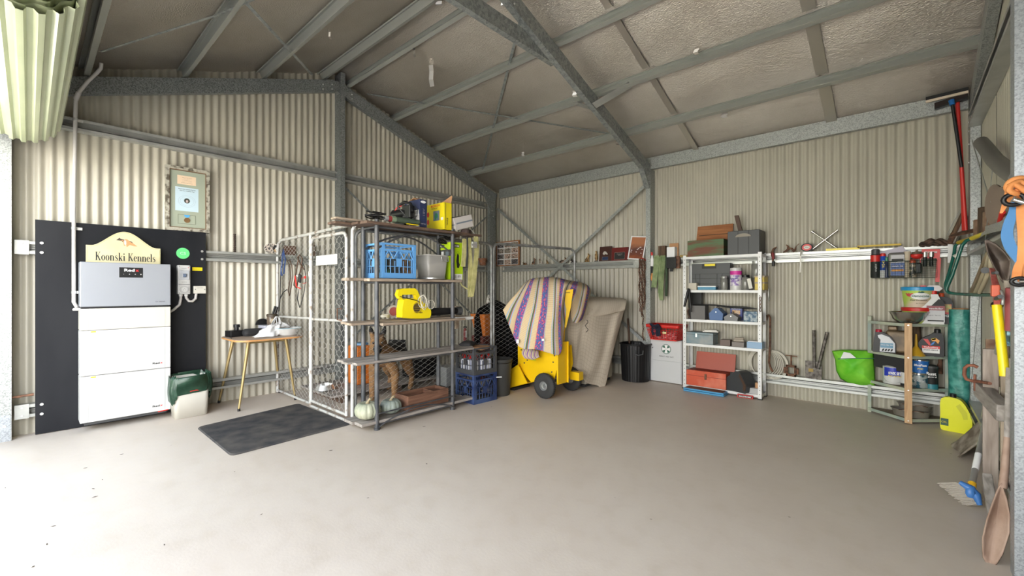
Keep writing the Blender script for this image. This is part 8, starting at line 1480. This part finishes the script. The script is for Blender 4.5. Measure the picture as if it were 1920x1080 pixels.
# timber planks leaning against the right wall
pt_ = mat('pale_timber', (.42, .34, .26), .8, nodes=wood((.33, .26, .19), (.52, .43, .34), (20, 20, 2.5)))
wgv = mat('grey_plank', (.34, .28, .24), .85, nodes=wood((.24, .19, .16), (.46, .39, .34), (20, 20, 2.2), bump=.35))
for xa, xb, y, tz, t, m, lbx in ((.352, .418, 3.92, .93, .03, wgv, 'tall grey weathered plank standing against the right wall, farthest'), (.419, .438, 3.86, 1.0, .04, pt_, 'narrow tan plank standing between the two grey planks'), (.440, .495, 3.76, .90, .03, wgv, 'dark grained grey plank standing against the wall right of the tan one'), (.400, .440, 3.32, 1.12, .03, pt_, 'pale timber post standing nearest the near column')):
    g = G(LM(((xa+xb)/2, y, 0), 0, .01)); g.bx(-(xb-xa)/2, (xb-xa)/2, -t/2, t/2, 0, tz); g.thing('timber_plank', m, lbx, 'plank', bevel=.003)
bm = E('timber_beam', 'thick grey timber offcut lying across the tops of the leaning planks', 'beam', (.33, 4.2, .85))
p, q = V((.33, 4.95, 1.0)), V((.335, 3.85, .865)); a_ = AX(1838, 728, .355); b_2 = AX(1884, 776, .395)
d_ = (b_2-a_).normalized(); g = G(); up = V((0, 0, 1)); up = (up-d_*up.dot(d_)).normalized(); g.ext([(-.045, -.03), (.045, -.03), (.045, .03), (-.045, .03)], a_, b_2, up, X_); g.build('beam_body', wgr, bm, bevel=.004)
g = G(); g.box(AX(1872, 700, .44), (.12, .03, .17), rx=.05); g.thing('broken_board', wb, 'broken brown board standing on the grey timber offcut', 'board', bevel=.004)
g = G(); g.box(AX(1869, 665, .45), (.10, .03, .20), rx=-.05); g.thing('rusty_sheet', mat('rust_brown_sheet', (.25, .13, .07), .8, nodes=noisy((.16, .08, .05), (.42, .30, .20), 8)), 'small rusty sheet propped behind the broken brown board', 'sheet')
gcl = E('g_clamp', 'rusty G clamp gripping the grey timber offcut', 'clamp', AX(1820, 730, .29)); cr_ = mat('red_rust', (.22, .075, .045), .7, .2, nodes=noisy((.13, .05, .03), (.32, .12, .07), 20)); y = AX(1838, 728, .355).y
q2 = lambda px, py: AY(px, py, y-.05)
g = G(); g.tube([q2(1833, 689), q2(1826, 685), q2(1815, 685), q2(1809, 690), q2(1808, 703), q2(1812, 711), q2(1822, 714), q2(1832, 717)], .010, 8); g.build('clamp_frame', cr_, gcl); g = G(); g.cyl(q2(1828, 702), q2(1828, 733), .007, n=8); g.cyl(q2(1828, 714), AX(1856, 719, .355), .009, n=8); g.build('screw', cr_, gcl)
# floor broom
fb = E('blue_broom', 'floor broom with a blue head and pale bristles leaning on the planks', 'broom', AZ(1833, 950)); sl = mat('silver_tube', (.45, .46, .47), .3, .8)
hb = AZ(1822, 911, .12); ht = K(1848, 790, .40); g = G(); g.cyl(hb, ht, .0155, n=12); g.build('silver_handle', sl, fb); g = G(); d_ = (ht-hb).normalized(); g.cyl(hb+d_*.14, hb+d_*.28, .0165, n=12); g.build('paper_label', wink, fb); g = G(); g.cyl(hb-d_*.012, hb+d_*.02, .020, n=12); g.build('yellow_collar', mat('amber_collar', (.75, .42, .02), .4), fb)
A1, A2 = AZ(1799, 904, .13), AZ(1837, 947, .03); bl_ = mat('broom_blue', (.05, .17, .45), .4); dA = (A2-A1); g = G(); g.tube([A1, A1+dA*.3+V((.015, 0, .012)), A1+dA*.6+V((.018, 0, .012)), A2], [.012, .022, .024, .012], 8); g.tube([hb-d_*.01, hb-d_*.05, A1+dA*.55], [.019, .022, .024], 8); g.build('blue_head', bl_, fb)
g = G(); random.seed(9); dn = V((-.066, -.01, -.022))
for k in range(380):
    t = random.random(); r_ = random.uniform(-.018, .018); p = A1+dA*(.02+.94*t)+V((r_, r_*.5, 0)); L = random.uniform(1.0, 1.25)*(1-.35*t); g.cyl(p, p+dn*L+V((random.uniform(-.012, .012), random.uniform(-.012, .012), 0)), .0026, n=3, caps=False)
g.build('bristles', mat('pale_bristle', (.45, .40, .34), .9), fb, kind='stuff')
g = G(); p0_ = V((.33, 4.02, .045)); g.ext([(-.032, -.022), (.03, -.022), (.034, .018), (-.026, .024)], AZ(1852, 898, .20), AZ(1866, 985, .035), V((0, .3, 1)).normalized(), X_); g.thing('timber_wedge', wgr, 'short grey timber offcut lying on the floor behind the broom', 'offcut', bevel=.004)
# shovel leaning at the near column
sv = E('round_shovel', 'rusty round mouth shovel head down beside the near steel column', 'shovel', AZ(1862, 1062)); rsv = mat('rust_shovel', (.30, .19, .14), .7, .2, nodes=noisy((.28, .18, .13), (.44, .32, .25), 6, 5, bump=.15))
spade([(1878, 906), (1888, 935), (1894, 965), (1893, 1000), (1880, 1040), (1866, 1062), (1853, 1063), (1843, 1045), (1842, 1010), (1850, 975), (1862, 940), (1872, 915)], 3.04, rsv, 'blade', sv, .035, 8); g = G(); g.tube([AY(1880, 915, 3.05), AY(1884, 880, 3.08), AY(1889, 820, 3.12)], [.016, .015, .013], 10); g.build('socket', rsv, sv); g = G(); g.cyl(AY(1889, 822, 3.12), AY(1893, 690, 3.2), .013, n=10); g.build('handle', wgr, sv)
# grey elbow pipe, blocks and discs above the rail
g = G(); g.tube([K(1840, 267, .42), K(1848, 277, .42), K(1865, 300, .42), K(1882, 315, .41), K(1900, 325, .40), K(1915, 333, .40)], .042, 14); o = g.thing('grey_bent_pipe', mat('grey_pipe_dark', (.12, .115, .105), .45), 'dark grey bent pipe wedged high on the right wall', 'pipe')
for i, (px, py, r) in enumerate(((1866, 385, .11), (1876, 388, .10), (1884, 390, .095))): g = G(FR(K(px, py, .44-.0*i), -Y_*.5+X_*.85)); g.prism([(r*.42*math.cos(t*PI/14), r*1.25*math.sin(t*PI/14)) for t in range(28)], -.012, .012, 'z'); g.thing('brown_disc', mat('brown_grinding', (.16, .12, .09), .8), ('brown grinding disc on the right wall rail, farthest of three', 'brown grinding disc on the right wall rail, middle of three', 'brown grinding disc on the right wall rail, nearest of three')[i], 'disc')
for i, (px, w_, h_) in enumerate(((1836, .05, .16), (1846, .07, .22), (1855, .05, .15))): p = K(px, 430, .46); g = G(LM((.455, p.y, zt3), .2)); g.box((0, 0, h_/2), (.05, w_, h_), rx=.04*i); g.thing('timber_chock', MT['dark_timber'] if i % 2 else mat('rust_brown_sheet', (.2,)*3), ('brown chock on the right wall rail, first from the corner', 'tall brown chock on the right wall rail, second from the corner', 'small brown chock on the right wall rail, third from the corner')[i], 'chock', bevel=.004)
g = G(); g.cyl(K(1873, 425, .42), K(1880, 398, .42), .014, n=8); g.thing('red_handle_tool', redp, 'short red handle standing on the right wall rail before the discs', 'tool')
g = G(); g.ribbon([K(1848, 432, .38), K(1876, 424, .38), K(1897, 412, .37)], V((0, 0, .05)), .004); g.thing('galvanised_bracket', galv, 'galvanised angle bracket lying along the right wall rail', 'bracket')
# orange and blue webbing on the near column
os_ = E('orange_strap', 'orange ratchet webbing knotted on the near steel column', 'strap', AX(1900, 490, .33)); om = mat('orange_webbing', (.70, .27, .08), .7, nodes=noisy((.62, .22, .06), (.76, .33, .11), 9)); Y2 = 2.86
o2 = lambda px, py, y=Y2: AY(px, py, y)
g = G(); W3 = V((0, .004, .03))
g.tube(smp([o2(1932, 336), o2(1912, 334, 2.83), o2(1895, 340, 2.83), o2(1888, 352, 2.83), o2(1898, 361, 2.83), o2(1915, 352, 2.82), o2(1932, 348, 2.82)]), .0115, 6); g.tube(smp([o2(1930, 366), o2(1908, 364, 2.82), o2(1893, 357, 2.81), o2(1900, 345, 2.81), o2(1915, 342, 2.82), o2(1932, 356, 2.81)]), .0115, 6); g.tube(smp([o2(1890, 350, 2.82), o2(1905, 347, 2.81), o2(1925, 360, 2.81)]), .0115, 6)
g.ribbon(smp([o2(1897, 358), o2(1888, 376), o2(1877, 400)], 4), [V((.042-.0042*k, 0, 0)) for k in range(9)], .004); g.ribbon(smp([o2(1921, 365), o2(1919, 400, 2.85), o2(1922, 450), o2(1920, 500, 2.85), o2(1922, 528)]), V((.042, 0, 0)), .004); g.ribbon(smp([o2(1921, 480, 2.85), o2(1909, 500, 2.84), o2(1905, 525, 2.84)]), V((.028, 0, .006)), .004); g.build('orange_webbing', om, os_)
bs_ = E('blue_strap', 'blue webbing strap hanging from the steel ring on the near column', 'strap', AX(1900, 480, .33)); g = G(); g.ribbon(smp([o2(1903, 378), o2(1903, 392), o2(1893, 415), o2(1888, 440), o2(1895, 464), o2(1911, 485), o2(1925, 500)]), V((.036, 0, .010)), .004); g.build('blue_webbing', mat('blue_webbing', (.07, .22, .47), .7), bs_)
g = G(); p = o2(1901, 374, 2.82); g.tube([p+V((.03*math.cos(t*PI/8), .0, .024*math.sin(t*PI/8))) for t in range(16)], .009, 6, closed=True); g.build('black_ring', black, bs_); g = G(); g.cyl(o2(1901, 374, 2.80), o2(1921, 380, 2.80), .010, n=8); g.build('steel_bar', ch_, bs_)
g = G(); p = o2(1911, 528, 2.84); g.tube([p+V((.022*math.cos(t*PI/8), .0, .016*math.sin(t*PI/8))) for t in range(16)], .008, 6, closed=True); g.build('black_hook', black, os_); g = G(); g.cyl(p, p+V((.05, 0, 0)), .007, n=8); g.build('hook_bar', ch_, os_)
# sacking and rubbish in the corner below the beam
g = G(); p = AX(1842, 790, .40); g.grid(lambda u, v: V((.30+.16*v+.02*math.sin(7*u), 4.75+.45*u, .20*(1-u)*v+.18*math.sin(PI*u)*v+.01)), 14, 8); g.thing('old_tarpaulin', mat('grimy_tarp', (.28, .24, .19), .8, nodes=noisy((.14, .11, .08), (.45, .40, .33), 9)), 'grimy folded tarpaulin on the floor behind the leaning planks', 'tarpaulin', solid=.01)
g = G(); g.cyl(K(1872, 640, .40), K(1838, 800, .45), .009, n=6); g.thing('thin_steel_rod', steel, 'thin steel rod slanting down the right wall by the corner column', 'rod')
# specks and leaf litter on the concrete
random.seed(21); 
for k, (px, py) in enumerate([(228, 852), (175, 917), (178, 932), (100, 987), (88, 1021), (440, 885), (192, 900), (690, 934), (490, 965), (800, 870), (160, 878), (10, 915), (308, 1022), (62, 1063), (795, 800), (620, 845)]):
    p = AZ(px, py); g = G(LM((p.x, p.y, .001), random.random()*6)); s = random.uniform(.006, .016); g.add([(-s, 0, 0), (0, -s*.35, .001), (s, 0, .003), (0, s*.35, .001)], [(0, 1, 2, 3)]); g.thing('dry_leaf', mat('dry_leaf', (.07, .045, .03), .9), 'tiny dark dry leaf lying on the concrete floor', 'leaf', 'dry leaves on the concrete', solid=.001)
